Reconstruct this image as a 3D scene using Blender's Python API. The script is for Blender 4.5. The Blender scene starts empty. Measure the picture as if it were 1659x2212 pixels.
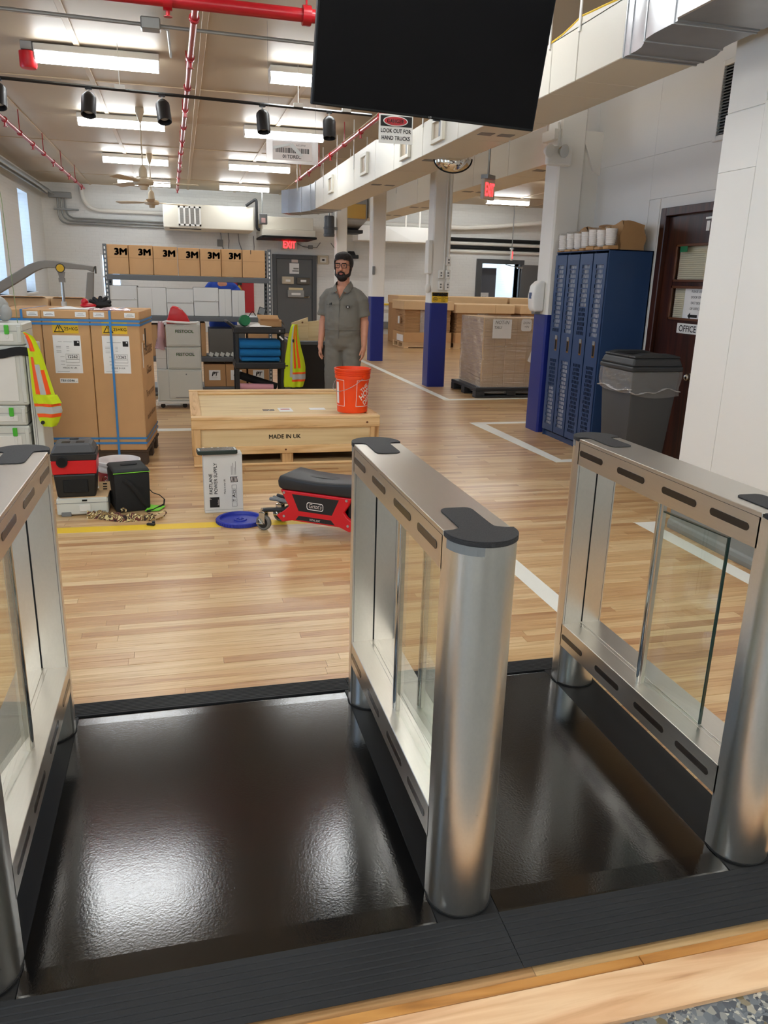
import bpy, bmesh, math, random
from mathutils import Vector, Matrix, noise as mnoise
random.seed(7)
R = math.radians
sc = bpy.context.scene
COL = sc.collection

# ------------------------------------------------------------------ camera, world, exposure
cd = bpy.data.cameras.new('camera'); cam = bpy.data.objects.new('camera', cd); COL.objects.link(cam)
cd.sensor_fit = 'VERTICAL'; cd.sensor_height = 36.0; cd.lens = 1683.28 / 2212 * 36.0
cd.clip_start = 0.05; cd.clip_end = 200
CR = ((0.96940726, -0.24405224, 0.02623104), (-0.04488954, -0.28133423, -0.95855932), (0.24131824, 0.92805687, -0.28368284))
cam.matrix_world = Matrix(((CR[0][0], -CR[1][0], -CR[2][0], 0), (CR[0][1], -CR[1][1], -CR[2][1], 0), (CR[0][2], -CR[1][2], -CR[2][2], 1.5), (0, 0, 0, 1)))
sc.camera = cam
wd = bpy.data.worlds.new('world'); sc.world = wd; wd.use_nodes = True
wd.node_tree.nodes['Background'].inputs[0].default_value = (0.55, 0.75, 1.0, 1)
wd.node_tree.nodes['Background'].inputs[1].default_value = 1.6
sc.view_settings.view_transform = 'Standard'; sc.view_settings.look = 'None'
sc.view_settings.exposure = 0.68; sc.view_settings.gamma = 1.0; sc.view_settings.use_curve_mapping = False
LAMP = 19.0          # radiance of the fluorescent lenses
WINDOW = 2.2         # radiance of the daylight windows

# ------------------------------------------------------------------ mesh helpers
class MB:
    def __init__(s): s.v = []; s.f = []
    def add(s, vs, fs):
        o = len(s.v); s.v += [tuple(p) for p in vs]; s.f += [tuple(i + o for i in f) for f in fs]; return s
    def box(s, x0, x1, y0, y1, z0, z1):
        return s.add([(x0,y0,z0),(x1,y0,z0),(x1,y1,z0),(x0,y1,z0),(x0,y0,z1),(x1,y0,z1),(x1,y1,z1),(x0,y1,z1)],
                     [(0,3,2,1),(4,5,6,7),(0,1,5,4),(1,2,6,5),(2,3,7,6),(3,0,4,7)])
    def obox(s, c, size, M=None):
        m = MB().box(-size[0]/2, size[0]/2, -size[1]/2, size[1]/2, -size[2]/2, size[2]/2)
        M = M or Matrix(); c = Vector(c)
        return s.add([c + (M.to_3x3() @ Vector(p)) for p in m.v], m.f)
    def frustum(s, a, b):          # a, b: (x0,x1,y0,y1,z)
        return s.add([(a[0],a[2],a[4]),(a[1],a[2],a[4]),(a[1],a[3],a[4]),(a[0],a[3],a[4]),(b[0],b[2],b[4]),(b[1],b[2],b[4]),(b[1],b[3],b[4]),(b[0],b[3],b[4])],
                     [(0,3,2,1),(4,5,6,7),(0,1,5,4),(1,2,6,5),(2,3,7,6),(3,0,4,7)])
    def prism(s, poly, a, b, ax='z'):
        n = len(poly)
        P = {'z': lambda p, t: (p[0], p[1], t), 'y': lambda p, t: (p[0], t, p[1]), 'x': lambda p, t: (t, p[0], p[1])}[ax]
        return s.add([P(p, a) for p in poly] + [P(p, b) for p in poly],
                     [tuple(range(n-1, -1, -1)), tuple(range(n, 2*n))] + [(i, (i+1) % n, n+(i+1) % n, n+i) for i in range(n)])
    def cyl(s, p0, p1, r0, r1=None, n=16, cap=True):
        r1 = r0 if r1 is None else r1
        p0 = Vector(p0); p1 = Vector(p1); d = (p1 - p0).normalized()
        a = d.orthogonal().normalized(); b = d.cross(a)
        vs = []
        for p, r in ((p0, r0), (p1, r1)):
            vs += [p + (a*math.cos(2*math.pi*i/n) + b*math.sin(2*math.pi*i/n))*r for i in range(n)]
        fs = [(i, (i+1) % n, n+(i+1) % n, n+i) for i in range(n)]
        if cap: fs += [tuple(range(n-1, -1, -1)), tuple(range(n, 2*n))]
        return s.add(vs, fs)
    def tube(s, pts, r, n=8, flat=None, closed=False):
        pts = [Vector(p) for p in pts]; k = len(pts); rings = []; prev = None
        for i, p in enumerate(pts):
            if closed: d = pts[(i+1) % k] - pts[i-1]
            else: d = pts[min(i+1, k-1)] - pts[max(i-1, 0)]
            d.normalize()
            if prev is None: a = d.orthogonal().normalized() if abs(d.z) > .9 else Vector((0,0,1)).cross(d).normalized()
            else: a = (prev - d*prev.dot(d)).normalized()
            prev = a; b = d.cross(a)
            rr = r[i] if isinstance(r, (list, tuple)) else r
            ra, rb = (rr, rr) if flat is None else (rr*flat[0], rr*flat[1])
            rings.append([p + a*math.cos(2*math.pi*j/n)*ra + b*math.sin(2*math.pi*j/n)*rb for j in range(n)])
        vs = [q for g in rings for q in g]; fs = []
        for i in range(k if closed else k-1):
            for j in range(n):
                i2 = (i+1) % k
                fs.append((i*n+j, i*n+(j+1) % n, i2*n+(j+1) % n, i2*n+j))
        if not closed: fs += [tuple(range(n-1, -1, -1)), tuple((k-1)*n+j for j in range(n))]
        return s.add(vs, fs)
    def lathe(s, prof, c=(0,0,0), n=24):
        c = Vector(c); vs = []; fs = []; m = len(prof)
        for r, z in prof:
            vs += [c + Vector((math.cos(2*math.pi*i/n)*r, math.sin(2*math.pi*i/n)*r, z)) for i in range(n)]
        for k in range(m-1):
            for i in range(n): fs.append((k*n+i, k*n+(i+1) % n, (k+1)*n+(i+1) % n, (k+1)*n+i))
        if prof[0][0] > 1e-6: fs.append(tuple(range(n-1, -1, -1)))
        if prof[-1][0] > 1e-6: fs.append(tuple((m-1)*n+i for i in range(n)))
        return s.add(vs, fs)
    def ell(s, c, r, n=16, m=10, M=None):
        c = Vector(c); vs = [Vector((0,0,-r[2]))]; fs = []
        for k in range(1, m):
            t = math.pi*k/m - math.pi/2
            vs += [Vector((math.cos(t)*math.cos(2*math.pi*i/n)*r[0], math.cos(t)*math.sin(2*math.pi*i/n)*r[1], math.sin(t)*r[2])) for i in range(n)]
        vs.append(Vector((0,0,r[2]))); L = len(vs)-1
        for i in range(n):
            fs.append((0, 1+(i+1) % n, 1+i)); fs.append((L, L-n+i, L-n+(i+1) % n))
        for k in range(m-2):
            for i in range(n): fs.append((1+k*n+i, 1+k*n+(i+1) % n, 1+(k+1)*n+(i+1) % n, 1+(k+1)*n+i))
        if M is not None: vs = [M.to_3x3() @ p for p in vs]
        return s.add([c+p for p in vs], fs)
    def caps(s, p0, p1, r0, r1, n=14):
        p0 = Vector(p0); p1 = Vector(p1); d = p1-p0; L = d.length; d.normalize()
        q = []; rr = []
        for k in range(5):
            t = math.pi/2*k/4; q.append(p0 - d*r0*math.cos(t)); rr.append(max(r0*math.sin(t), r0*.04))
        for k in range(5):
            t = math.pi/2*k/4; q.append(p1 + d*r1*math.sin(t)); rr.append(max(r1*math.cos(t), r1*.04))
        return s.tube(q, rr, n)
    def grid(s, fn, nu, nv, th=None):
        P = [[Vector(fn(i/nu, j/nv)) for i in range(nu+1)] for j in range(nv+1)]
        vs = [p for row in P for p in row]; w = nu+1
        fs = [(j*w+i, j*w+i+1, (j+1)*w+i+1, (j+1)*w+i) for j in range(nv) for i in range(nu)]
        if th:
            th = Vector(th); o = len(vs); vs += [p + th for p in vs[:o]]
            fs += [tuple(o+k for k in reversed(f)) for f in fs]
            e = [i for i in range(w)] + [j*w+nu for j in range(1, nv+1)] + [nv*w+i for i in range(nu-1, -1, -1)] + [j*w for j in range(nv-1, 0, -1)]
            fs += [(e[k], o+e[k], o+e[(k+1) % len(e)], e[(k+1) % len(e)]) for k in range(len(e))]
        return s.add(vs, fs)
    def mesh(s, other, M): return s.add([M @ Vector(p) for p in other.v], other.f)
    def text(s, string, size, o, xd=(1,0,0), yd=(0,0,1), bold=0., align='CENTER', depth=.0006, shear=0., wmax=None, post=None):
        vs, fs = glyphs(string, 0, align, shear)
        if bold:
            b = bold*.6; v0, f0 = vs, fs; vs, fs = [], []
            for dx, dy in ((0,0),(-b,0),(b,0),(0,b),(0,-b),(-b,-b),(b,b)):
                o_ = len(vs); vs = vs + [(p[0]+dx, p[1]+dy, 0) for p in v0]; fs = fs + [tuple(i+o_ for i in f) for f in f0]
        if not vs: return s
        k = size/.7
        if wmax:
            w = max(p[0] for p in vs) - min(p[0] for p in vs)
            kx = min(k, wmax/w) if wmax > 0 else -wmax/w
        else: kx = k
        o = Vector(o); xd = Vector(xd); yd = Vector(yd); nd = xd.cross(yd)
        pts = [(p[0]*kx, p[1]*k) for p in vs]
        if post: return s.add([post(x, y) for x, y in pts], fs)
        return s.add([o + xd*x + yd*y + nd*depth for x, y in pts], fs)
    def build(s, name, m, parent=None, bev=0, smooth=False, world=False, kind=None, seg=1, label=None, ang=35):
        me = bpy.data.meshes.new(name)
        vs = s.v
        if world and parent is not None:
            W = Matrix(); q = parent
            while q is not None: W = q.matrix_basis @ W; q = q.parent
            W = W.inverted(); vs = [W @ Vector(p) for p in vs]
        me.from_pydata([tuple(p) for p in vs], [], s.f)
        bm = bmesh.new(); bm.from_mesh(me)
        if s.f: bmesh.ops.recalc_face_normals(bm, faces=bm.faces) if not getattr(s, 'flat', False) else None
        if bev:
            es = [e for e in bm.edges if len(e.link_faces) == 2 and e.calc_face_angle(0) > .6]
            bmesh.ops.bevel(bm, geom=es, offset=bev, segments=seg, affect='EDGES', profile=.5, clamp_overlap=True)
        bm.to_mesh(me); bm.free()
        if smooth:
            me.shade_smooth(); me.set_sharp_from_angle(angle=R(ang))
        me.materials.append(m)
        o = bpy.data.objects.new(name, me); COL.objects.link(o)
        if parent is not None: o.parent = parent
        if kind: o['kind'] = kind
        if label: o['label'] = label
        return o
GL = {}
def glyphs(t, bold, align, shear):
    key = (t, bold, align, shear)
    if key not in GL:
        c = bpy.data.curves.new('t', 'FONT'); c.body = t; c.size = 1.0; c.align_x = align; c.offset = bold; c.shear = shear; c.resolution_u = 3; c.fill_mode = 'FRONT'
        o = bpy.data.objects.new('t', c); COL.objects.link(o); bpy.context.view_layer.update()
        me = bpy.data.meshes.new_from_object(o.evaluated_get(bpy.context.evaluated_depsgraph_get()))
        GL[key] = ([tuple(v.co) for v in me.vertices], [tuple(p.vertices) for p in me.polygons])
        bpy.data.objects.remove(o); bpy.data.curves.remove(c); bpy.data.meshes.remove(me)
    return GL[key]
def flatmb():
    m = MB(); m.flat = True; return m
def tag(o, label, cat, group=None, kind=None):
    o['label'] = label; o['category'] = cat
    if group: o['group'] = group
    if kind: o['kind'] = kind
    return o
def thing(name, label, cat, loc=(0,0,0), rz=0, group=None):
    o = bpy.data.objects.new(name, None); o.empty_display_size = .05; COL.objects.link(o)
    o.location = loc; o.rotation_euler = (0,0,rz); return tag(o, label, cat, group)
def struct(o): o['kind'] = 'structure'; return o
def dup(root, loc=None, rz=None, label=None, group=None):
    def cp(o, par):
        c = o.copy(); COL.objects.link(c)
        if par is not None: c.parent = par
        for ch in o.children: cp(ch, c)
        return c
    r = cp(root, None)
    if loc is not None: r.location = loc
    if rz is not None: r.rotation_euler = (0,0,rz)
    if label: r['label'] = label
    if group: r['group'] = group
    return r
def arc(cx, cy, r, a0, a1, n):
    return [(cx + r*math.cos(R(a0+(a1-a0)*i/n)), cy + r*math.sin(R(a0+(a1-a0)*i/n))) for i in range(n+1)]
def rrect(x0, x1, y0, y1, r, n=4):
    return arc(x1-r, y0+r, r, -90, 0, n) + arc(x1-r, y1-r, r, 0, 90, n) + arc(x0+r, y1-r, r, 90, 180, n) + arc(x0+r, y0+r, r, 180, 270, n)
def lerp(a, b, t): return a + (b-a)*t
def curve(keys, t):          # piecewise linear: [(t, value)...]
    for (t0, v0), (t1, v1) in zip(keys, keys[1:]):
        if t <= t1: return lerp(v0, v1, (t-t0)/(t1-t0) if t1 > t0 else 0)
    return keys[-1][1]

# ------------------------------------------------------------------ materials
def lin(c): return tuple(((x/255)/12.92 if x/255 <= .04045 else ((x/255+.055)/1.055)**2.4) for x in c) + (1,)
MATS = {}
def mat(name, rgb, rough=.6, metal=0., bump=None, vary=None, spec=.5, coat=0., aniso=None, emit=None):
    """bump=(scale,strength[,stretch xyz]); vary=(scale, amount[,stretch]) - slight tone change in the paint or fibre itself"""
    if name in MATS: return MATS[name]
    m = bpy.data.materials.new(name); m.use_nodes = True; nt = m.node_tree; b = nt.nodes['Principled BSDF']
    b.inputs['Base Color'].default_value = lin(rgb); b.inputs['Roughness'].default_value = rough; b.inputs['Metallic'].default_value = metal
    b.inputs['Specular IOR Level'].default_value = spec; b.inputs['Coat Weight'].default_value = coat; b.inputs['Coat Roughness'].default_value = .26
    def noise(scale, stretch, det=4):
        tc = nt.nodes.new('ShaderNodeTexCoord'); mp = nt.nodes.new('ShaderNodeMapping'); n = nt.nodes.new('ShaderNodeTexNoise')
        mp.inputs['Scale'].default_value = stretch; n.inputs['Scale'].default_value = scale; n.inputs['Detail'].default_value = det
        nt.links.new(tc.outputs['Object'], mp.inputs[0]); nt.links.new(mp.outputs[0], n.inputs['Vector']); return n
    if vary:
        n = noise(vary[0], vary[2] if len(vary) > 2 else (1,1,1)); mx = nt.nodes.new('ShaderNodeMix'); mx.data_type = 'RGBA'
        a = lin(rgb); k = vary[1]
        mx.inputs[6].default_value = tuple(x*(1-k) for x in a[:3])+(1,); mx.inputs[7].default_value = tuple(min(1, x*(1+k)) for x in a[:3])+(1,)
        nt.links.new(n.outputs['Fac'], mx.inputs[0]); nt.links.new(mx.outputs[2], b.inputs['Base Color'])
    if bump:
        n = noise(bump[0], bump[2] if len(bump) > 2 else (1,1,1)); bp = nt.nodes.new('ShaderNodeBump')
        bp.inputs['Strength'].default_value = bump[1]; bp.inputs['Distance'].default_value = .01
        nt.links.new(n.outputs['Fac'], bp.inputs['Height']); nt.links.new(bp.outputs[0], b.inputs['Normal'])
    if emit:
        b.inputs['Emission Color'].default_value = lin(emit[0]); b.inputs['Emission Strength'].default_value = emit[1]
    MATS[name] = m; return m
class NT:
    def __init__(s, name):
        s.m = bpy.data.materials.new(name); s.m.use_nodes = True; s.t = s.m.node_tree; s.b = s.t.nodes['Principled BSDF']; MATS[name] = s.m
    def n(s, kind, **kw):
        o = s.t.nodes.new('ShaderNode'+kind)
        for k, v in kw.items(): setattr(o, k, v)
        return o
    def l(s, a, b): s.t.links.new(a, b)
    def math(s, op, a, b=None, c=None):
        o = s.n('Math', operation=op)
        for i, x in enumerate((a, b, c)):
            if x is None: continue
            if isinstance(x, (int, float)): o.inputs[i].default_value = x
            else: s.l(x, o.inputs[i])
        return o.outputs[0]
    def ramp(s, fac, stops):
        r = s.n('ValToRGB'); e = r.color_ramp.elements
        while len(e) < len(stops): e.new(.5)
        for i, (p, c) in enumerate(stops): e[i].position = p; e[i].color = lin(c)
        s.l(fac, r.inputs[0]); return r.outputs[0]
    def mix(s, fac, a, b, mode='MIX'):
        o = s.n('Mix', data_type='RGBA', blend_type=mode)
        for i, x in ((0, fac), (6, a), (7, b)):
            if isinstance(x, (int, float)): o.inputs[i].default_value = x
            elif isinstance(x, tuple): o.inputs[i].default_value = x
            else: s.l(x, o.inputs[i])
        return o.outputs[2]
OAK = [(0, (186,142,100)), (.18, (202,160,114)), (.5, (214,178,130)), (.8, (220,188,141)), (1, (228,200,156))]
BW = .0572
def floor_mat(name, plank):
    t = NT(name); g = t.n('NewGeometry'); sp = t.n('SeparateXYZ'); t.l(g.outputs['Position'], sp.inputs[0]); x, y = sp.outputs[0], sp.outputs[1]
    if plank:
        oi = t.n('ObjectInfo'); rnd = oi.outputs['Random']; line = None
    else:
        ry = t.math('DIVIDE', y, BW); row = t.math('FLOOR', ry); wn = t.n('TexWhiteNoise', noise_dimensions='1D'); t.l(row, wn.inputs['W'])
        xs = t.math('DIVIDE', t.math('ADD', x, t.math('MULTIPLY', wn.outputs[0], 9.7)), 1.05); cl = t.math('FLOOR', xs)
        cb = t.n('CombineXYZ'); t.l(row, cb.inputs[0]); t.l(cl, cb.inputs[1]); w2 = t.n('TexWhiteNoise', noise_dimensions='3D'); t.l(cb.outputs[0], w2.inputs[0]); rnd = w2.outputs[0]
        fr = t.math('FRACT', ry); line = t.math('MAXIMUM', t.math('LESS_THAN', fr, .025), t.math('LESS_THAN', t.math('FRACT', xs), .0022))
    cb2 = t.n('CombineXYZ'); t.l(t.math('ADD', t.math('MULTIPLY', x, 1.6), t.math('MULTIPLY', rnd, 60)), cb2.inputs[0]); t.l(t.math('MULTIPLY', y, 34), cb2.inputs[1]); t.l(t.math('MULTIPLY', rnd, 31), cb2.inputs[2])
    n1 = t.n('TexNoise'); n1.inputs['Scale'].default_value = 1.6; n1.inputs['Detail'].default_value = 5; n1.inputs['Distortion'].default_value = 1.1; t.l(cb2.outputs[0], n1.inputs['Vector'])
    base = t.ramp(rnd, OAK)
    gr = t.ramp(n1.outputs['Fac'], [(.28, (204,182,158)), (.48, (240,232,220)), (.7, (255,255,255))])
    c = t.mix(.85, base, gr, 'MULTIPLY')
    if line is not None: c = t.mix(t.math('MULTIPLY', line, .55), c, lin((90,60,36)))
    t.l(c, t.b.inputs['Base Color'])
    t.b.inputs['Roughness'].default_value = .3; t.b.inputs['Specular IOR Level'].default_value = .5
    bp = t.n('Bump'); bp.inputs['Strength'].default_value = .05; bp.inputs['Distance'].default_value = .004; t.l(n1.outputs['Fac'], bp.inputs['Height']); t.l(bp.outputs[0], t.b.inputs['Normal'])
    return t.m
def brick_mat(name, rgb):
    t = NT(name); g = t.n('NewGeometry'); sp = t.n('SeparateXYZ'); t.l(g.outputs['Position'], sp.inputs[0])
    cb = t.n('CombineXYZ'); t.l(t.math('ADD', sp.outputs[0], sp.outputs[1]), cb.inputs[0]); t.l(sp.outputs[2], cb.inputs[1])
    br = t.n('TexBrick'); br.inputs['Scale'].default_value = 1; br.inputs['Brick Width'].default_value = .21; br.inputs['Row Height'].default_value = .075; br.inputs['Mortar Size'].default_value = .007; br.inputs['Mortar Smooth'].default_value = .4
    t.l(cb.outputs[0], br.inputs['Vector'])
    n = t.n('TexNoise'); n.inputs['Scale'].default_value = 9; n.inputs['Detail'].default_value = 5; t.l(g.outputs['Position'], n.inputs['Vector'])
    h = t.math('ADD', t.math('MULTIPLY', br.outputs['Fac'], -1), t.math('MULTIPLY', n.outputs['Fac'], .8))
    bp = t.n('Bump'); bp.inputs['Strength'].default_value = .35; bp.inputs['Distance'].default_value = .010; t.l(h, bp.inputs['Height']); t.l(bp.outputs[0], t.b.inputs['Normal'])
    a = lin(rgb); t.l(t.mix(br.outputs['Fac'], a, tuple(v*.97 for v in a[:3])+(1,)), t.b.inputs['Base Color']); t.b.inputs['Roughness'].default_value = .5
    return t.m
def wood_mat(name, stops, axis=0, scale=1., rough=.55):
    t = NT(name); tc = t.n('TexCoord'); mp = t.n('Mapping'); s = [14*scale]*3; s[axis] = 1.0*scale; mp.inputs['Scale'].default_value = s
    oi = t.n('ObjectInfo'); ad = t.n('VectorMath', operation='ADD'); mu = t.n('VectorMath', operation='SCALE'); cb = t.n('CombineXYZ')
    for i in range(3): t.l(oi.outputs['Random'], cb.inputs[i])
    t.l(cb.outputs[0], mu.inputs[0]); mu.inputs['Scale'].default_value = 23; t.l(tc.outputs['Object'], mp.inputs[0]); t.l(mp.outputs[0], ad.inputs[0]); t.l(mu.outputs[0], ad.inputs[1])
    n = t.n('TexNoise'); n.inputs['Scale'].default_value = 1.3; n.inputs['Detail'].default_value = 6; n.inputs['Distortion'].default_value = 1.4; t.l(ad.outputs[0], n.inputs['Vector'])
    t.l(t.ramp(n.outputs['Fac'], stops), t.b.inputs['Base Color']); t.b.inputs['Roughness'].default_value = rough
    bp = t.n('Bump'); bp.inputs['Strength'].default_value = .12; bp.inputs['Distance'].default_value = .004; t.l(n.outputs['Fac'], bp.inputs['Height']); t.l(bp.outputs[0], t.b.inputs['Normal'])
    return t.m
def steel_mat(name, rgb, rough=.3, stretch=(1,1,60), scale=6., amount=.12):
    t = NT(name); t.b.inputs['Metallic'].default_value = 1
    tc = t.n('TexCoord'); mp = t.n('Mapping'); mp.inputs['Scale'].default_value = stretch; n = t.n('TexNoise'); n.inputs['Scale'].default_value = scale; n.inputs['Detail'].default_value = 3
    t.l(tc.outputs['Object'], mp.inputs[0]); t.l(mp.outputs[0], n.inputs['Vector'])
    t.l(t.math('ADD', t.math('MULTIPLY', n.outputs['Fac'], amount), rough-amount/2), t.b.inputs['Roughness'])
    a = lin(rgb); t.l(t.mix(n.outputs['Fac'], tuple(v*.95 for v in a[:3])+(1,), tuple(min(1, v*1.05) for v in a[:3])+(1,)), t.b.inputs['Base Color'])
    return t.m
def glass_mat(name, tint, gloss=(1,1,1), rough=.0, bump=None, haze=None, base_=.045):
    t = NT(name); t.t.nodes.remove(t.b); out = t.t.nodes['Material Output']
    tr = t.n('BsdfTransparent'); tr.inputs[0].default_value = tint+(1,); gl = t.n('BsdfGlossy'); gl.inputs[0].default_value = gloss+(1,); gl.inputs['Roughness'].default_value = rough
    fr = t.n('LayerWeight'); fr.inputs[0].default_value = .5; mx = t.n('MixShader'); fac = t.math('ADD', t.math('MULTIPLY', t.math('POWER', fr.outputs['Facing'], 4.5), .9), base_); base = tr.outputs[0]
    if haze:
        df = t.n('BsdfDiffuse'); df.inputs[0].default_value = haze[0]+(1,); m2 = t.n('MixShader'); m2.inputs[0].default_value = haze[1]; t.l(tr.outputs[0], m2.inputs[1]); t.l(df.outputs[0], m2.inputs[2]); base = m2.outputs[0]
    if bump:
        tc = t.n('TexCoord'); mp = t.n('Mapping'); mp.inputs['Scale'].default_value = bump[2]; n = t.n('TexNoise'); n.inputs['Scale'].default_value = bump[0]; n.inputs['Detail'].default_value = 5; n.inputs['Distortion'].default_value = 1.
        t.l(tc.outputs['Object'], mp.inputs[0]); t.l(mp.outputs[0], n.inputs['Vector'])
        bp = t.n('Bump'); bp.inputs['Strength'].default_value = bump[1]; bp.inputs['Distance'].default_value = .03; t.l(n.outputs['Fac'], bp.inputs['Height']); t.l(bp.outputs[0], gl.inputs['Normal']); t.l(bp.outputs[0], fr.inputs['Normal'])
    t.l(fac, mx.inputs[0]); t.l(base, mx.inputs[1]); t.l(gl.outputs[0], mx.inputs[2]); t.l(mx.outputs[0], out.inputs[0])
    return t.m
def terrazzo_mat():
    t = NT('terrazzo'); g = t.n('NewGeometry'); v = t.n('TexVoronoi'); v.inputs['Scale'].default_value = 62; t.l(g.outputs['Position'], v.inputs['Vector'])
    v2 = t.n('TexVoronoi'); v2.inputs['Scale'].default_value = 150; t.l(g.outputs['Position'], v2.inputs['Vector'])
    def col(vv): sp = t.n('SeparateColor'); t.l(vv.outputs['Color'], sp.inputs[0]); return sp
    s1, s2 = col(v), col(v2)
    st = [(0, (50,54,60)), (.2, (78,84,92)), (.42, (104,110,116)), (.62, (124,128,130)), (.78, (150,148,138)), (.92, (196,192,180)), (.97, (110,98,70))]
    c = t.mix(t.math('LESS_THAN', s1.outputs[1], .55), t.ramp(s2.outputs[0], st), t.ramp(s1.outputs[0], st))
    t.l(c, t.b.inputs['Base Color']); t.b.inputs['Roughness'].default_value = .4
    return t.m
def camo_mat():
    t = NT('camouflage_cloth'); tc = t.n('TexCoord'); n = t.n('TexNoise'); n.inputs['Scale'].default_value = 16; n.inputs['Detail'].default_value = 1.5; n.inputs['Distortion'].default_value = 1.5; t.l(tc.outputs['Object'], n.inputs['Vector'])
    r = t.n('ValToRGB'); r.color_ramp.interpolation = 'CONSTANT'; e = r.color_ramp.elements
    for k in range(4): e.new(.5)
    for i, (p, c) in enumerate([(0, (40,28,22)), (.36, (104,56,44)), (.46, (214,196,136)), (.53, (66,44,32)), (.6, (150,120,70)), (.68, (230,214,170))]): e[i].position = p; e[i].color = lin(c)
    t.l(n.outputs['Fac'], r.inputs[0]); t.l(r.outputs[0], t.b.inputs['Base Color']); t.b.inputs['Roughness'].default_value = .9
    return t.m
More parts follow.
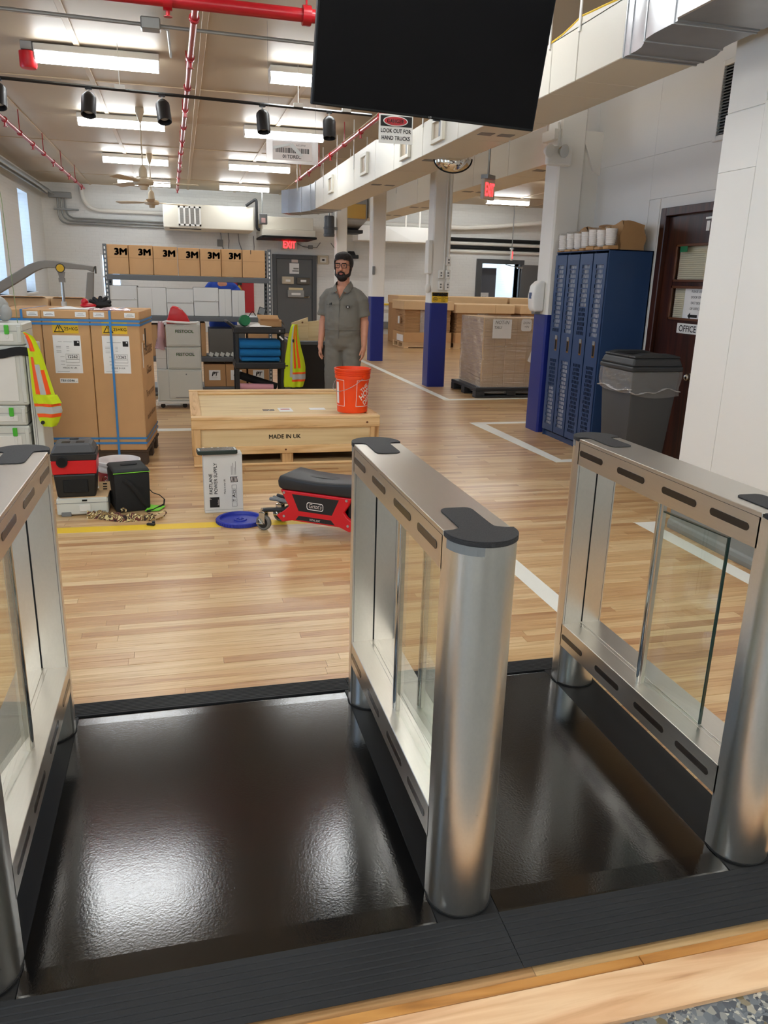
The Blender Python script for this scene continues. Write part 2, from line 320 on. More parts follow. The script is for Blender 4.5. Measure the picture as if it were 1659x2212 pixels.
M = dict(
 floor=floor_mat('oak_strip_floor', False), plank=floor_mat('oak_plank', True), sub=mat('subfloor', (70,46,28), .9),
 oak=wood_mat('threshold_oak', [(.3, (186,132,92)), (.45, (222,176,132)), (.6, (236,198,156)), (.75, (226,182,138))], 0, .8, .4),
 oldoak=wood_mat('varnished_edge', [(.3, (120,74,30)), (.5, (186,126,58)), (.7, (206,150,80))], 0, 1., .4),
 terrazzo=terrazzo_mat(), brick=brick_mat('painted_brick', (226,226,222)),
 ceil=mat('ceiling_cream_paint', (188,170,142), .5, vary=(.7, .05), bump=(2., .05)), batten=mat('batten_paint', (196,174,142), .5),
 wallp=mat('white_panel_paint', (229,227,222), .5, bump=(30, .03)), pil=mat('pilaster_paint', (236,233,225), .45, bump=(25, .02)),
 white=mat('white_enamel', (238,237,232), .4), offw=mat('off_white_plastic', (226,224,216), .45), blue=mat('blue_column_paint', (22,38,122), .4, bump=(40, .03)),
 duct=mat('duct_cream_paint', (220,215,200), .5, bump=(3, .06)), ductb=mat('duct_seam', (120,108,84), .6), galv=mat('galvanised_sheet', (172,174,176), .36, .75, vary=(5, .15), bump=(2.5, .3)),
 red=mat('red_pipe_paint', (168,18,30), .3), grip=mat('grey_conduit', (150,152,150), .4, .6), pipew=mat('white_pipe', (228,226,218), .45),
 black=mat('black_plastic', (22,22,23), .5), matte=mat('matte_black', (14,14,15), .8), blackm=mat('black_powdercoat', (30,30,32), .45), dark=mat('dark_hole', (6,6,6), .9),
 steel=steel_mat('brushed_steel', (228,225,218), .3, (1,1,.6), 150., .09), steelh=steel_mat('brushed_steel_plate', (214,208,198), .32, (30,1.5,30), 8., .08), steeli=steel_mat('satin_inner_plate', (206,210,202), .42, (1,1,1), 40., .06), chrome=mat('chrome', (200,198,192), .1, 1.),
 slot=mat('smoked_lens', (40,32,26), .25), glass=glass_mat('clear_glass', (.93,.965,.945)), glassw=glass_mat('door_glass', (.99,.99,.98)), gedge=mat('glass_green_edge', (4,52,44), .15, coat=.5),
 rub=mat('rubber_cap', (40,39,40), .7, bump=(300, .3), vary=(350, .4)), mat_=mat('pebbled_rubber_mat', (10,10,11), .13, bump=(165, .032), spec=1.), plate=mat('black_base_plate', (15,15,16), .5, spec=.3), ramp=mat('ribbed_rubber_ramp', (34,35,37), .6, vary=(4, .2), spec=.3),
 screen=mat('screen_glass', (6,5,7), .35, spec=.12), bezel=mat('tv_bezel', (18,20,22), .5, spec=.25),
 card=mat('cardboard', (200,156,108), .8, vary=(6, .08), bump=(20, .04)), cardd=mat('brown_cardboard', (184,142,98), .85, vary=(5, .1)), cardl=mat('light_cardboard', (218,184,140), .8, vary=(5, .08)), cardk=mat('cardboard_edges', (132,98,64), .9, vary=(60, .25, (.05,.05,1))),
 wbox=mat('white_carton', (214,212,206), .7, vary=(4, .05)), paper=mat('white_paper', (238,237,234), .7), ink=mat('black_ink', (22,20,19), .7), greyink=mat('grey_ink', (120,118,114), .8), yellow=mat('yellow_label', (232,188,40), .6), ytape=mat('yellow_floor_tape', (236,196,44), .5, vary=(3, .08)), wtape=mat('white_floor_tape', (238,236,226), .45, vary=(3, .05)),
 strap=mat('blue_strapping', (58,128,188), .35), pine=wood_mat('pine_board', [(.26, (168,118,68)), (.4, (222,180,124)), (.6, (238,204,152)), (.8, (230,190,132))], 0, .9), piney=wood_mat('pine_board_across', [(.28, (150,100,54)), (.42, (210,166,110)), (.6, (228,190,138)), (.8, (220,176,118))], 1, .9), pinez=wood_mat('pine_end_grain', [(.3, (160,112,62)), (.5, (222,180,124)), (.75, (230,194,142))], 2, .9),
 ply=wood_mat('plywood', [(.3, (206,174,124)), (.5, (228,202,152)), (.75, (238,216,170))], 0, .45), pallet=mat('pallet_wood', (74,58,44), .85, vary=(8, .2)), pblack=mat('black_pallet_plastic', (38,39,42), .5),
 orange=mat('orange_bucket', (255,78,16), .35), wtext=mat('white_print', (250,240,232), .5), bluelid=mat('blue_lid', (36,52,158), .4), redp=mat('red_plastic', (206,18,30), .35), redr=mat('red_metal', (182,14,30), .35), seat=mat('black_seat_pad', (34,35,37), .45),
 greyp=mat('systainer_grey', (206,207,198), .5), greyd=mat('grey_plastic', (120,122,122), .5), green=mat('green_latch', (72,180,44), .45), greent=mat('green_print', (96,176,62), .6), gtape=mat('green_tape_roll', (14,118,70), .4),
 rack=mat('grey_rack_steel', (98,100,102), .45, .3), fabk=mat('black_nylon', (24,24,25), .8, bump=(120, .15)), limetag=mat('lime_tag', (120,206,50), .5), camo=camo_mat(),
 tealf=mat('blue_moving_blanket', (22,112,172), .9, bump=(60, .3)), hiv=mat('hi_vis_yellow', (206,226,20), .75), hio=mat('hi_vis_orange', (255,92,24), .7), his=mat('silver_reflective', (190,190,186), .45, bump=(20, .15)),
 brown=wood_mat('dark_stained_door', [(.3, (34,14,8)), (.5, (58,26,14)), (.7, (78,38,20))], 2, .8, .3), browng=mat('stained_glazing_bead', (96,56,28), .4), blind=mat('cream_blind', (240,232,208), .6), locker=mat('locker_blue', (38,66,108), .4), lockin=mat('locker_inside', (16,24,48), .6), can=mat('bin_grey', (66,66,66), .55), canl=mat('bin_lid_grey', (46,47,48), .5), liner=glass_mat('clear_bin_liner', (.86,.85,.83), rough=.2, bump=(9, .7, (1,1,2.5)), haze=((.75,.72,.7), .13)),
 film=glass_mat('stretch_film', (.92,.92,.92), rough=.12, bump=(1.8, 1.4, (1,1,12)), haze=((.78,.76,.74), .16), base_=.13), plex=glass_mat('hazy_acrylic', (.88,.86,.86), rough=.15, haze=((.8,.76,.74), .35)), doorg=mat('grey_steel_door', (92,93,92), .45), dframe=mat('grey_door_frame', (78,80,82), .45),
 skin=mat('skin', (206,146,118), .55, vary=(30, .06)), hair=mat('dark_hair', (34,24,20), .7, bump=(90, .5)), cover=mat('grey_coverall', (118,115,106), .85, bump=(14, .5), vary=(10, .06)), covers=mat('coverall_seam', (108,105,98), .85), lips=mat('lips', (186,112,104), .5), eyew=mat('eye_white', (168,150,138), .4), frame=mat('dark_glasses_frame', (40,24,22), .3), bshirt=mat('blue_shirt', (30,72,176), .8), shoe=mat('dark_shoe', (40,34,30), .6),
 pink=mat('pink_foam_wrap', (226,160,170), .5), pinkf=glass_mat('pink_bubble_film', (.9,.66,.68), rough=.15, bump=(14, .6, (1,1,1)), haze=((.85,.55,.58), .5)), cup=mat('cup_white', (238,234,228), .5), sleeve=glass_mat('clear_sleeve', (.94,.93,.92), rough=.1, bump=(20, .5, (1,1,1))), bag=mat('brown_paper_bag', (176,136,92), .85, bump=(10, .9)),
 grbase=mat('grey_wall_base', (128,129,124), .5), armg=mat('grey_lifter_arm', (142,138,132), .45), exitr=mat('exit_letters', (255,60,60), .5, emit=((255,40,44), 4.)), exitb=mat('exit_face', (214,206,196), .5),
 lens=mat('tube_lens', (255,250,236), .4, emit=((244,249,252), LAMP)), winm=mat('daylit_pane', (205,228,255), .3, emit=((176,211,252), WINDOW)), brass=mat('brass', (150,110,60), .35, .8), mirror=mat('convex_mirror', (235,232,225), .03, 1.), tan=mat('tan_plastic', (196,184,160), .5), grglass=mat('tinted_glass', (120,140,150), .1),
)
# ================================================================== STRUCTURE
# ---- floor: boards run along X; the near ones are separate planks, the far ones are told apart by the material only
PZ = [(-1.05, -.575, 1.72, 2.69), (-1.05, 3.02, 2.705, 5.15), (1.535, 3.02, 1.2, 2.705)]
fl = MB()
def fq(x0, x1, y0, y1, z): fl.add([(x0,y0,z),(x1,y0,z),(x1,y1,z),(x0,y1,z)], [(0,1,2,3)])
Y0 = 1.26; r0 = math.floor(1.26/BW)
yA = 5.15; yA = math.ceil(yA/BW)*BW
fq(-3.35, 13, yA, 23.3, 0); fq(-3.35, -1.05, Y0, yA, 0); fq(3.02, 13, Y0, yA, 0)
fq(-1.5, 3.5, Y0, yA+.6, -.014)
fl.add([(-3.35,Y0,-.014),(13,Y0,-.014),(13,Y0,-.3),(-3.35,Y0,-.3)], [(0,1,2,3)])
floor = struct(fl.build('floor', M['floor']))
floor['label'] = 'varnished oak strip floor of the stockroom'
random.seed(11); npl = 0
for row in range(r0+1, int(round(yA/BW))):
    ya, yb = row*BW+.0006, (row+1)*BW-.0006
    if yb < 1.71: spans = [(-1.05, -.41), (1.0, 3.02)]
    elif yb < 2.70: spans = [(-1.05, -.41), (1.36, 3.02)]
    else: spans = [(-1.05, 3.02)]
    for a, b in spans:
        cuts = [a]; x = a - random.random()*1.1
        while x < b:
            x += random.uniform(.55, 1.75)
            if a+.12 < x < b-.12: cuts.append(x)
        cuts.append(b)
        for p, q in zip(cuts, cuts[1:]):
            m = MB().box(p+.0004, q-.0004, ya, yb, -.0135, random.uniform(-.0004, .0002))
            m.build('plank', M['plank'], floor, bev=.0007); npl += 1
# lobby: terrazzo, oak threshold board, old varnished edge strip
lob = MB(); lob.add([(-3.35,-3.6,-.012),(3.1,-3.6,-.012),(3.1,1.118,-.012),(-3.35,1.118,-.012)], [(0,1,2,3)])
struct(lob.build('floor', M['terrazzo'])); bpy.data.objects['floor.001']['label'] = 'grey terrazzo lobby floor beyond the oak threshold'
struct(MB().box(-1.4, 3.04, 1.118, 1.232, -.02, .002).build('trim_1', M['oak'], bev=.003))
struct(MB().box(-1.4, .972, 1.2335, 1.2595, -.02, -.001).build('trim_2', M['oldoak'], bev=.001))
struct(MB().box(.974, 3.04, 1.2335, 1.2595, -.02, -.001).build('trim_3', M['oldoak'], bev=.001))

# ---- ceiling: boards with recessed joints and battens over the long joints
CZ = 3.72
ce = MB(); ce.box(-3.35, 13, -3.6, 23.3, CZ+.02, CZ+.15)
ceiling = struct(ce.build('ceiling', M['sub']))
xs = [-3.35, -2.13, -.9, .33, 1.55, 2.78, 4.0, 5.22, 6.45, 7.67, 8.9, 10.1, 13]; ys = [-3.6, -1.2, 1.25, 3.68, 6.1, 8.55, 11.0, 13.4, 15.85, 18.3, 20.7, 23.3]
pan = {}
for i in range(len(xs)-1):
    for j in range(len(ys)-1):
        w, d = round(xs[i+1]-xs[i], 3), round(ys[j+1]-ys[j], 3)
        if (w, d) not in pan:
            o = MB().box(.003, w-.003, .003, d-.003, 0, .018).build('ceiling_panel', M['ceil'], ceiling, bev=.002); pan[(w, d)] = o
        else:
            o = pan[(w, d)].copy(); COL.objects.link(o); o.parent = ceiling
        o.location = (xs[i], ys[j], CZ)
for x in xs[1:-1]:
    MB().box(x-.03, x+.03, -3.6, 23.2, CZ-.016, CZ+.002).build('batten', M['batten'], ceiling, bev=.004)
for y in (6.1, 11.0, 15.85, 20.7):
    MB().box(-3.3, 12, y-.02, y+.02, CZ-.01, CZ+.002).build('batten', M['batten'], ceiling, bev=.003)

# ---- walls
def wall_with_holes(x, holes, y0, y1, z0, z1, th):     # wall in plane X=x, thickness th towards -X
    m = MB(); hs = sorted(holes); y = y0
    for a, b, c, d in hs:
        m.box(x-th, x, y, a, z0, z1); m.box(x-th, x, a, b, z0, c); m.box(x-th, x, a, b, d, z1); y = b
    m.box(x-th, x, y, y1, z0, z1); return m
wins = [(-2.4, -.9, 1.05, 3.25), (1.2, 2.7, 1.05, 3.25), (4.95, 6.4, 1.05, 3.25), (8.7, 10.15, 1.05, 3.25), (12.45, 13.9, 1.05, 3.25), (16.3, 17.72, 1.05, 3.2), (19.75, 20.95, 1.05, 3.25)]  # the first five are out of view, added for the daylight they give
wl = struct(wall_with_holes(-3.35, wins, -3.6, 23.3, -.3, CZ+.1, .42).build('wall_left', M['brick']))
for i, (a, b, c, d) in enumerate(wins):
    fr = MB()
    for y in (a, (a+b)/2-.03, b-.06): fr.box(-3.68, -3.62, y, y+.06, c, d)
    for z in (c, (c+d)/2-.03, d-.06): fr.box(-3.685, -3.615, a, b, z, z+.06)
    w = struct(fr.build('window_%d' % (i+1), M['white'], bev=.004))
    for ya in (a+.06, (a+b)/2+.03):
        for za in (c+.06, (c+d)/2+.03):
            MB().box(-3.655, -3.645, ya, ya+(b-a)/2-.09, za, za+(d-c)/2-.09).build('pane', M['winm'], w)
    MB().box(-3.7, -3.30, a-.03, b+.03, c-.05, c).build('window_sill', M['white'], w, bev=.004)
# back wall, with the right-hand doorway and a small window
wb = MB(); DX0, DX1, DZ = 8.78, 9.98, 2.10; BWX0, BWX1, BWZ0, BWZ1 = -2.02, -1.5, .9, 2.02
wb.box(-3.8, BWX0, 23.0, 23.35, -.3, CZ+.1).box(BWX0, BWX1, 23.0, 23.35, -.3, BWZ0).box(BWX0, BWX1, 23.0, 23.35, BWZ1, CZ+.1)
wb.box(BWX1, DX0, 23.0, 23.35, -.3, CZ+.1).box(DX0, DX1, 23.0, 23.35, DZ, CZ+.1).box(DX1, 13, 23.0, 23.35, -.3, CZ+.1)
wall_back = struct(wb.build('wall_back', M['brick']))
w8 = MB()
for x in (BWX0, BWX0+.24, BWX1-.05): w8.box(x, x+.05, 23.05, 23.1, BWZ0, BWZ1)
for z in (BWZ0, 1.40, BWZ1-.05): w8.box(BWX0, BWX1, 23.04, 23.11, z, z+.05)
w8 = struct(w8.build('window_8', M['white'], bev=.004))
for x0, x1 in ((BWX0+.05, BWX0+.24), (BWX0+.29, BWX1-.05)):
    for z0, z1 in ((BWZ0+.05, 1.40), (1.45, BWZ1-.05)): MB().box(x0, x1, 23.07, 23.08, z0, z1).build('pane', M['winm'], w8)
# corridor behind the right doorway
co = MB(); co.box(8.3, 8.45, 23.3, 27, -.05, 2.9).box(10.9, 11.05, 23.3, 27, -.05, 2.9).box(8.3, 11.05, 27, 27.15, -.05, 2.9).box(8.3, 11.05, 23.3, 27.1, 2.9, 3.0)
struct(co.build('wall_corridor', M['brick'])); struct(MB().box(8.3, 11.05, 23.3, 27.1, -.06, 0).build('floor', M['terrazzo']))
tag(MB().box(9.0, 10.2, 25.0, 25.3, 2.80, 2.899).build('corridor_light', mat('corridor_lens', (255,250,244), .4, emit=((206,228,255), 48.))), 'bright ceiling light in the corridor behind the right doorway', 'ceiling light')
struct(MB().box(9.3, 10.1, 26.9, 26.99, 0, 1.9).build('door_4', mat('pale_blue_door', (170,200,232), .5), bev=.005))
# right wall with the office door (door 3), its return and the near pilaster
wr = MB()
for y0, y1 in ((4.2, 4.9), (4.9, 5.40), (6.36, 7.55), (7.55, 8.05)): wr.box(4.09, 4.2, y0, y1, 0, CZ)
wr.box(4.09, 4.2, 5.40, 6.36, 2.14, CZ)
wall_right = struct(wr.build('wall_right', M['wallp']))
for y0, y1, z0, z1 in ((4.2, 5.38, 2.26, 3.7), (5.38, 6.625, 2.255, 2.62), (5.38, 6.625, 2.62, 3.7), (6.625, 7.68, 2.62, 3.7), (6.625, 7.68, 0, 2.62), (7.68, 8.05, 0, 3.7), (6.45, 6.62, 0, 2.25)):
    MB().box(4.080, 4.0895, y0+.001, y1-.001, z0, z1-.001).build('wall_panel', M['wallp'], wall_right, bev=.0012)
struct(MB().box(3.9, 12.9, 8.06, 8.16, 0, CZ).build('wall_cross', M['wallp'])) if False else None
pl = MB().box(3.062, 4.2, -3.6, 4.265, 0, CZ)
pil = struct(pl.build('wall_pilaster', M['pil']))
for y0, y1, z0, z1, dx in ((3.95, 4.262, 2.46, 3.7, .006), (2.6, 3.945, 2.475, 3.7, .006), (-3.6, 2.595, 2.475, 3.7, .006), (3.95, 4.272, 2.15, 2.455, .008), (3.95, 4.266, .32, 2.148, .012), (2.6, 3.945, .32, 2.47, .012), (-3.6, 2.595, .32, 2.47, .012)):
    MB().box(3.062-dx, 3.066, y0, y1, z0, z1).build('wall_panel', M['pil'], pil, bev=.002)
bb = MB(); prof = [(3.062,.0),(3.034,.0),(3.030,.03),(3.034,.055),(3.046,.066),(3.046,.31),(3.062,.318)]
bb.prism(prof, -3.6, 4.272, 'y'); struct(bb.build('baseboard_right', M['grbase'], bev=.002))
# far right wall and front (lobby) wall close the room
struct(MB().box(12.6, 12.8, 4, 23.3, -.1, CZ+.1).build('wall_far_right', M['brick']))
struct(MB().box(4.2, 12.8, 4.0, 4.2, -.1, CZ+.1).build('wall_cross', M['wallp']))
struct(MB().box(-3.8, 4.2, -3.8, -3.6, -.1, CZ+.1).build('wall_front', M['wallp']))
for k, x0 in ((5, -.2), (6, .78)): struct(MB().box(x0, x0+.95, -3.598, -3.55, 0, 2.1).build('door_%d' % k, M['brown'], bev=.005))  # unseen dark doors, added to give dark streaks in the steel posts

lv_ = thing('wall_louver', 'grey louvred vent high on the right wall beside the pilaster', 'vent', (4.07, 5.45, 2.9))
MB().box(4.05, 4.0795, 5.76, 5.80, 2.60, 3.16).box(4.05, 4.0795, 5.10, 5.14, 2.60, 3.16).box(4.05, 4.0795, 5.14, 5.76, 3.12, 3.16).box(4.05, 4.0795, 5.14, 5.76, 2.60, 2.64).build('frame', M['wallp'], lv_, world=True, bev=.004)
for k in range(22):
    z = 2.645+k*.0215; MB().add([(4.052,5.14,z),(4.052,5.76,z),(4.076,5.76,z+.016),(4.076,5.14,z+.016),(4.052,5.14,z+.003),(4.052,5.76,z+.003),(4.076,5.76,z+.019),(4.076,5.14,z+.019)], [(0,1,2,3),(7,6,5,4),(0,4,5,1),(3,2,6,7)]).build('slat', M['greyd'], lv_, world=True)
MB().box(4.077, 4.0795, 5.14, 5.76, 2.64, 3.12).build('backing', M['dark'], lv_, world=True)
# ---- columns, white above blue
def column(i, x0, x1, y0, y1):
    c = .018
    def pr(z0, z1, g=0):
        a, b, d, e = x0-g, x1+g, y0-g, y1+g
        return MB().prism([(a+c,d),(b-c,d),(b,d+c),(b,e-c),(b-c,e),(a+c,e),(a,e-c),(a,d+c)], z0, z1)
    o = struct(pr(1.216, CZ, -.002).build('column', M['pil'])); o['label'] = 'square white column with a blue foot'
    struct(pr(0, 1.216).build('blue_casing', M['blue'], o))
    return o
col3 = column(3, 3.62, 3.90, 7.56, 7.86); col2 = column(2, 3.53, 3.80, 11.22, 11.50); col1 = column(1, 3.54, 3.80, 15.03, 15.3); col4 = column(4, 3.56, 3.82, 18.75, 19.02)
pr = MB().prism([(3.56, 2.95), (4.09, 2.95), (4.09, 2.55), (4.0, 2.6), (3.93, 2.76), (3.88, 2.86), (3.56, 2.86)], 7.57, 7.85, 'y'); struct(pr.build('column_bracket', M['pil'], col3))
struct(MB().box(3.9, 4.095, 7.6, 7.85, 0, 2.95).build('column_filler', M['pil'], col3))

# ---- doors
# door_1: grey metal door in the back wall
d = struct(MB().box(2.66, 3.66, 22.93, 22.985, .01, 2.03).build('door_1', M['doorg'], bev=.004))
MB().box(2.54, 2.655, 22.9, 23.0, 0, 2.15).box(3.665, 3.79, 22.9, 23.0, 0, 2.15).box(2.655, 3.665, 22.9, 23.0, 2.035, 2.15).build('door_frame', M['dframe'], d, bev=.004)
MB().cyl((3.56,22.93,1.02),(3.56,22.87,1.02),.028).tube([(3.56,22.87,1.02),(3.50,22.865,1.015),(3.42,22.865,1.01)],.014).build('door_handle', M['chrome'], d, smooth=True)
# door_2: right-hand doorway with the leaf swung into the room
d = MB().box(8.62, 8.78, 22.9, 23.3, 0, 2.22).box(9.98, 10.12, 22.9, 23.3, 0, 2.22).box(8.78, 9.98, 22.9, 23.3, 2.10, 2.22).build('door_2', M['dframe'], bev=.004); struct(d)
lf = MB().obox((10.55, 22.72, 1.05), (1.12, .045, 2.06), Matrix.Rotation(R(-10), 3, 'Z')).build('door_leaf', M['doorg'], d, bev=.004)
MB().obox((10.62, 22.665, 1.42), (.16, .02, .32), Matrix.Rotation(R(-10), 3, 'Z')).build('vision_panel', M['grglass'], lf)
MB().obox((10.0, 22.83, 2.0), (.26, .08, .06)).tube([(10.05,22.8,2.0),(9.75,22.75,2.02),(9.5,22.88,2.08)], .012).build('door_closer', M['galv'], d)
MB().box(8.80, 9.42, 23.36, 23.40, 0, 1.98).build('inner_leaf', mat('dark_grey_leaf', (96,100,108), .5), d, bev=.004)
n = flatmb(); n.box(8.93, 9.2, 23.345, 23.355, 1.0, 1.25).build('notice', M['paper'], d)
MB().text('EXIT', .05, (9.06, 23.344, 1.1)).build('notice_lettering', M['greyink'], d)
# door_3: dark stained office door in the right wall
GA, GB, GZ0_, GZM, GZ1_ = 5.60, 6.15, 1.25, 1.545, 1.865
d = struct(MB().box(4.098, 4.14, 5.42, 6.30, .01, GZ0_).box(4.098, 4.14, 5.42, GA, GZ0_, 2.09).box(4.098, 4.14, GB, 6.30, GZ0_, 2.09).box(4.098, 4.14, GA, GB, GZ1_, 2.09).box(4.1, 4.138, GA, GB, GZM-.016, GZM+.016).build('door_3', M['brown']))
MB().box(4.055, 4.2, 6.305, 6.385, 0, 2.165).box(4.055, 4.2, 5.34, 5.415, 0, 2.165).box(4.055, 4.2, 5.415, 6.305, 2.095, 2.165).build('door_frame', M['brown'], d, bev=.006)
for z0, z1 in ((GZ0_, GZM-.016), (GZM+.016, GZ1_)):
    MB().box(4.088, 4.104, GA, GB, z0, z0+.02).box(4.088, 4.104, GA, GB, z1-.02, z1).box(4.088, 4.104, GA, GA+.022, z0, z1).box(4.088, 4.104, GB-.022, GB, z0, z1).build('glazing_bead', M['browng'], d, bev=.003)
    MB().box(4.116, 4.12, GA, GB, z0, z1).build('pane', M['glassw'], d)
    s = MB(); z = z0+.012
    while z < z1-.02:
        s.add([(4.128,GA+.01,z),(4.128,GB-.01,z),(4.142,GB-.01,z+.014),(4.142,GA+.01,z+.014)], [(0,1,2,3)]); z += .0165
    s.build('blind_slats', M['blind'], d, kind='stuff')
    MB().box(4.15, 4.155, GA+.01, GB-.01, z0, z1).build('blind_back', M['blind'], d)
MB().ell((4.06, 5.72, .80), (.032,.032,.032)).cyl((4.065,5.72,.80),(4.1,5.72,.80),.014).cyl((4.092,5.72,.80),(4.099,5.72,.80),.034).build('door_knob', M['chrome'], d, smooth=True)
sg = MB().box(4.093, 4.0985, 5.70, 6.0, 1.145, 1.228).build('name_plate', M['white'], d, bev=.003)
flatmb().text('OFFICE', .052, (4.0922, 5.85, 1.161), (0,-1,0), (0,0,1), bold=.012, wmax=-.235).build('lettering', M['ink'], sg)
MB().box(4.112, 4.1145, 5.62, 5.97, 1.262, 1.525).build('notice', M['paper'], d)
t = flatmb()
for i, s in enumerate(('PLEASE USE', 'DOOR ON', 'EAST SIDE', 'OF OFFICE')): t.text(s, .02, (4.1113, 5.81, 1.478-i*.046), (0,-1,0), (0,0,1))
t.add([(4.1115, y+.11, z+.165) for y, z in ((5.79, 1.125), (5.755, 1.155), (5.755, 1.137), (5.66, 1.137), (5.66, 1.113), (5.755, 1.113), (5.755, 1.095))], [tuple(range(7))])
t.build('notice_lettering', M['ink'], d)
MB().box(4.094, 4.0985, 5.74, 5.78, 1.955, 2.03).box(4.094, 4.0985, 5.725, 5.80, 2.045, 2.06).build('door_sticker', M['white'], d)
MB().box(4.086, 4.0875, 5.98, 6.08, 1.80, 1.845).build('green_sticker', M['gtape'], d)

# ---- conduit and pipes that belong to the building
def pipe(name, pts, r, m, label, cat='pipe', group=None, n=10):
    o = MB().tube(pts, r, n).build(name, m, smooth=True); return tag(o, label, cat, group)
def bend(p0, p1, p2, r, n=5):        # rounded corner
    p0, p1, p2 = map(Vector, (p0, p1, p2)); a = (p0-p1).normalized()*r; b = (p2-p1).normalized()*r
    return [p1 + a*(1-t)**2 + b*t**2 for t in [i/n for i in range(n+1)]]
def sprinkler(name, a, b, r, label, nc, hang=CZ):
    a = Vector(a); b = Vector(b); t = thing(name, label, 'sprinkler pipe', a, 0, 'red sprinkler pipes')
    MB().tube([a, b], r, 12).build('pipe', M['red'], t, smooth=True, world=True)
    for i in range(nc):
        p = a.lerp(b, (i+.5)/nc); dd = (b-a).normalized()
        MB().cyl(p-dd*.03, p+dd*.03, r*1.45, n=12).build('coupling', M['red'], t, smooth=True, world=True)
        if i % 2 == 0: MB().tube([p+Vector((0,0,r)), (p.x, p.y, hang)], .007, 6).tube([p + Vector((math.cos(R(k*30))*r*1.3*(dd.y), 0, math.sin(R(k*30))*r*1.3)) for k in range(12)], .008, 5, closed=True).build('hanger', M['red'], t, world=True)
        else: MB().cyl(p, p-Vector((0,0,r+.05)), .014, n=8).lathe([(.004,0),(.03,-.004),(.03,-.008)], p-Vector((0,0,r+.05)), 10).build('sprinkler_head', M['red'], t, world=True)
    return t
sprinkler('sprinkler_pipe', (-3.345, 6.23, 3.30), (2.4, 6.30, 3.30), .045, 'thick red sprinkler main crossing the top of the view', 6)
sprinkler('sprinkler_pipe', (.205, 6.28, 3.37), (.045, 20.6, 3.42), .026, 'red sprinkler branch pipe running down the ceiling centre to the back', 12)
sprinkler('sprinkler_pipe', (-2.15, 8.6, 3.40), (-2.06, 20.7, 3.40), .026, 'red sprinkler branch pipe above the left windows', 12)
sprinkler('sprinkler_pipe', (2.46, 9.6, 3.42), (2.42, 17.2, 3.42), .026, 'red sprinkler branch pipe above the cream duct', 7)
sprinkler('sprinkler_pipe', (5.9, 9.5, 3.35), (5.95, 22.6, 3.35), .026, 'red sprinkler branch pipe beyond the columns at right', 8)
# ================================================================== TURNSTILES
MP = [(1.444,.0005),(1.444,.0055),(1.452,.0068),(1.515,.0100),(2.53,.0100),(2.575,.0085),(2.592,.0055),(2.592,.0005)]
mb = MB().prism(MP, -.409, .538, 'x')
tag(mb.build('lane_mat', M['mat_'], bev=.001), 'wide black pebbled mat in the left lane between the turnstiles', 'mat')
mb = MB().prism(MP, .6985, 1.362, 'x')
tag(mb.build('lane_mat', M['mat_'], bev=.001), 'narrower black pebbled mat in the right lane, by the glass with the dark edge', 'mat')
def ramp(name, x0, x1, ya, yb, label):      # thick edge at ya, thin edge at yb
    n = 9; poly = [(ya, 0), (ya, .0105)]
    for i in range(1, n):
        t = i/n; y = lerp(ya, yb, t); z = lerp(.0105, .002, t); s = 1 if yb > ya else -1
        poly += [(y-.003*s, z+.0008), (y, z-.0016), (y+.003*s, z+.0008)]
    poly += [(yb, .001), (yb, 0)]
    if yb < ya: poly = poly[::-1]
    o = MB().prism(poly, x0, x1, 'x').build(name, M['ramp']); return tag(o, label, 'ramp')
ramp('edge_ramp', -.57, .694, 1.4425, 1.285, 'ribbed black edge ramp in front of the left lane')
ramp('edge_ramp', .6955, 1.6, 1.4425, 1.285, 'ribbed black edge ramp in front of the right lane, nearest the terrazzo corner')
ramp('edge_ramp', -.57, .56, 2.5935, 2.70, 'ribbed black edge ramp at the far side of the left lane')
ramp('edge_ramp', .562, 1.53, 2.5935, 2.70, 'ribbed black edge ramp at the far side of the right lane')
def stadium(u0, u1, v0, v1, n=6):
    r = (v1-v0)/2; return arc(u1-r, v0+r, r, -90, 90, n) + arc(u0+r, v0+r, r, 90, 270, n)
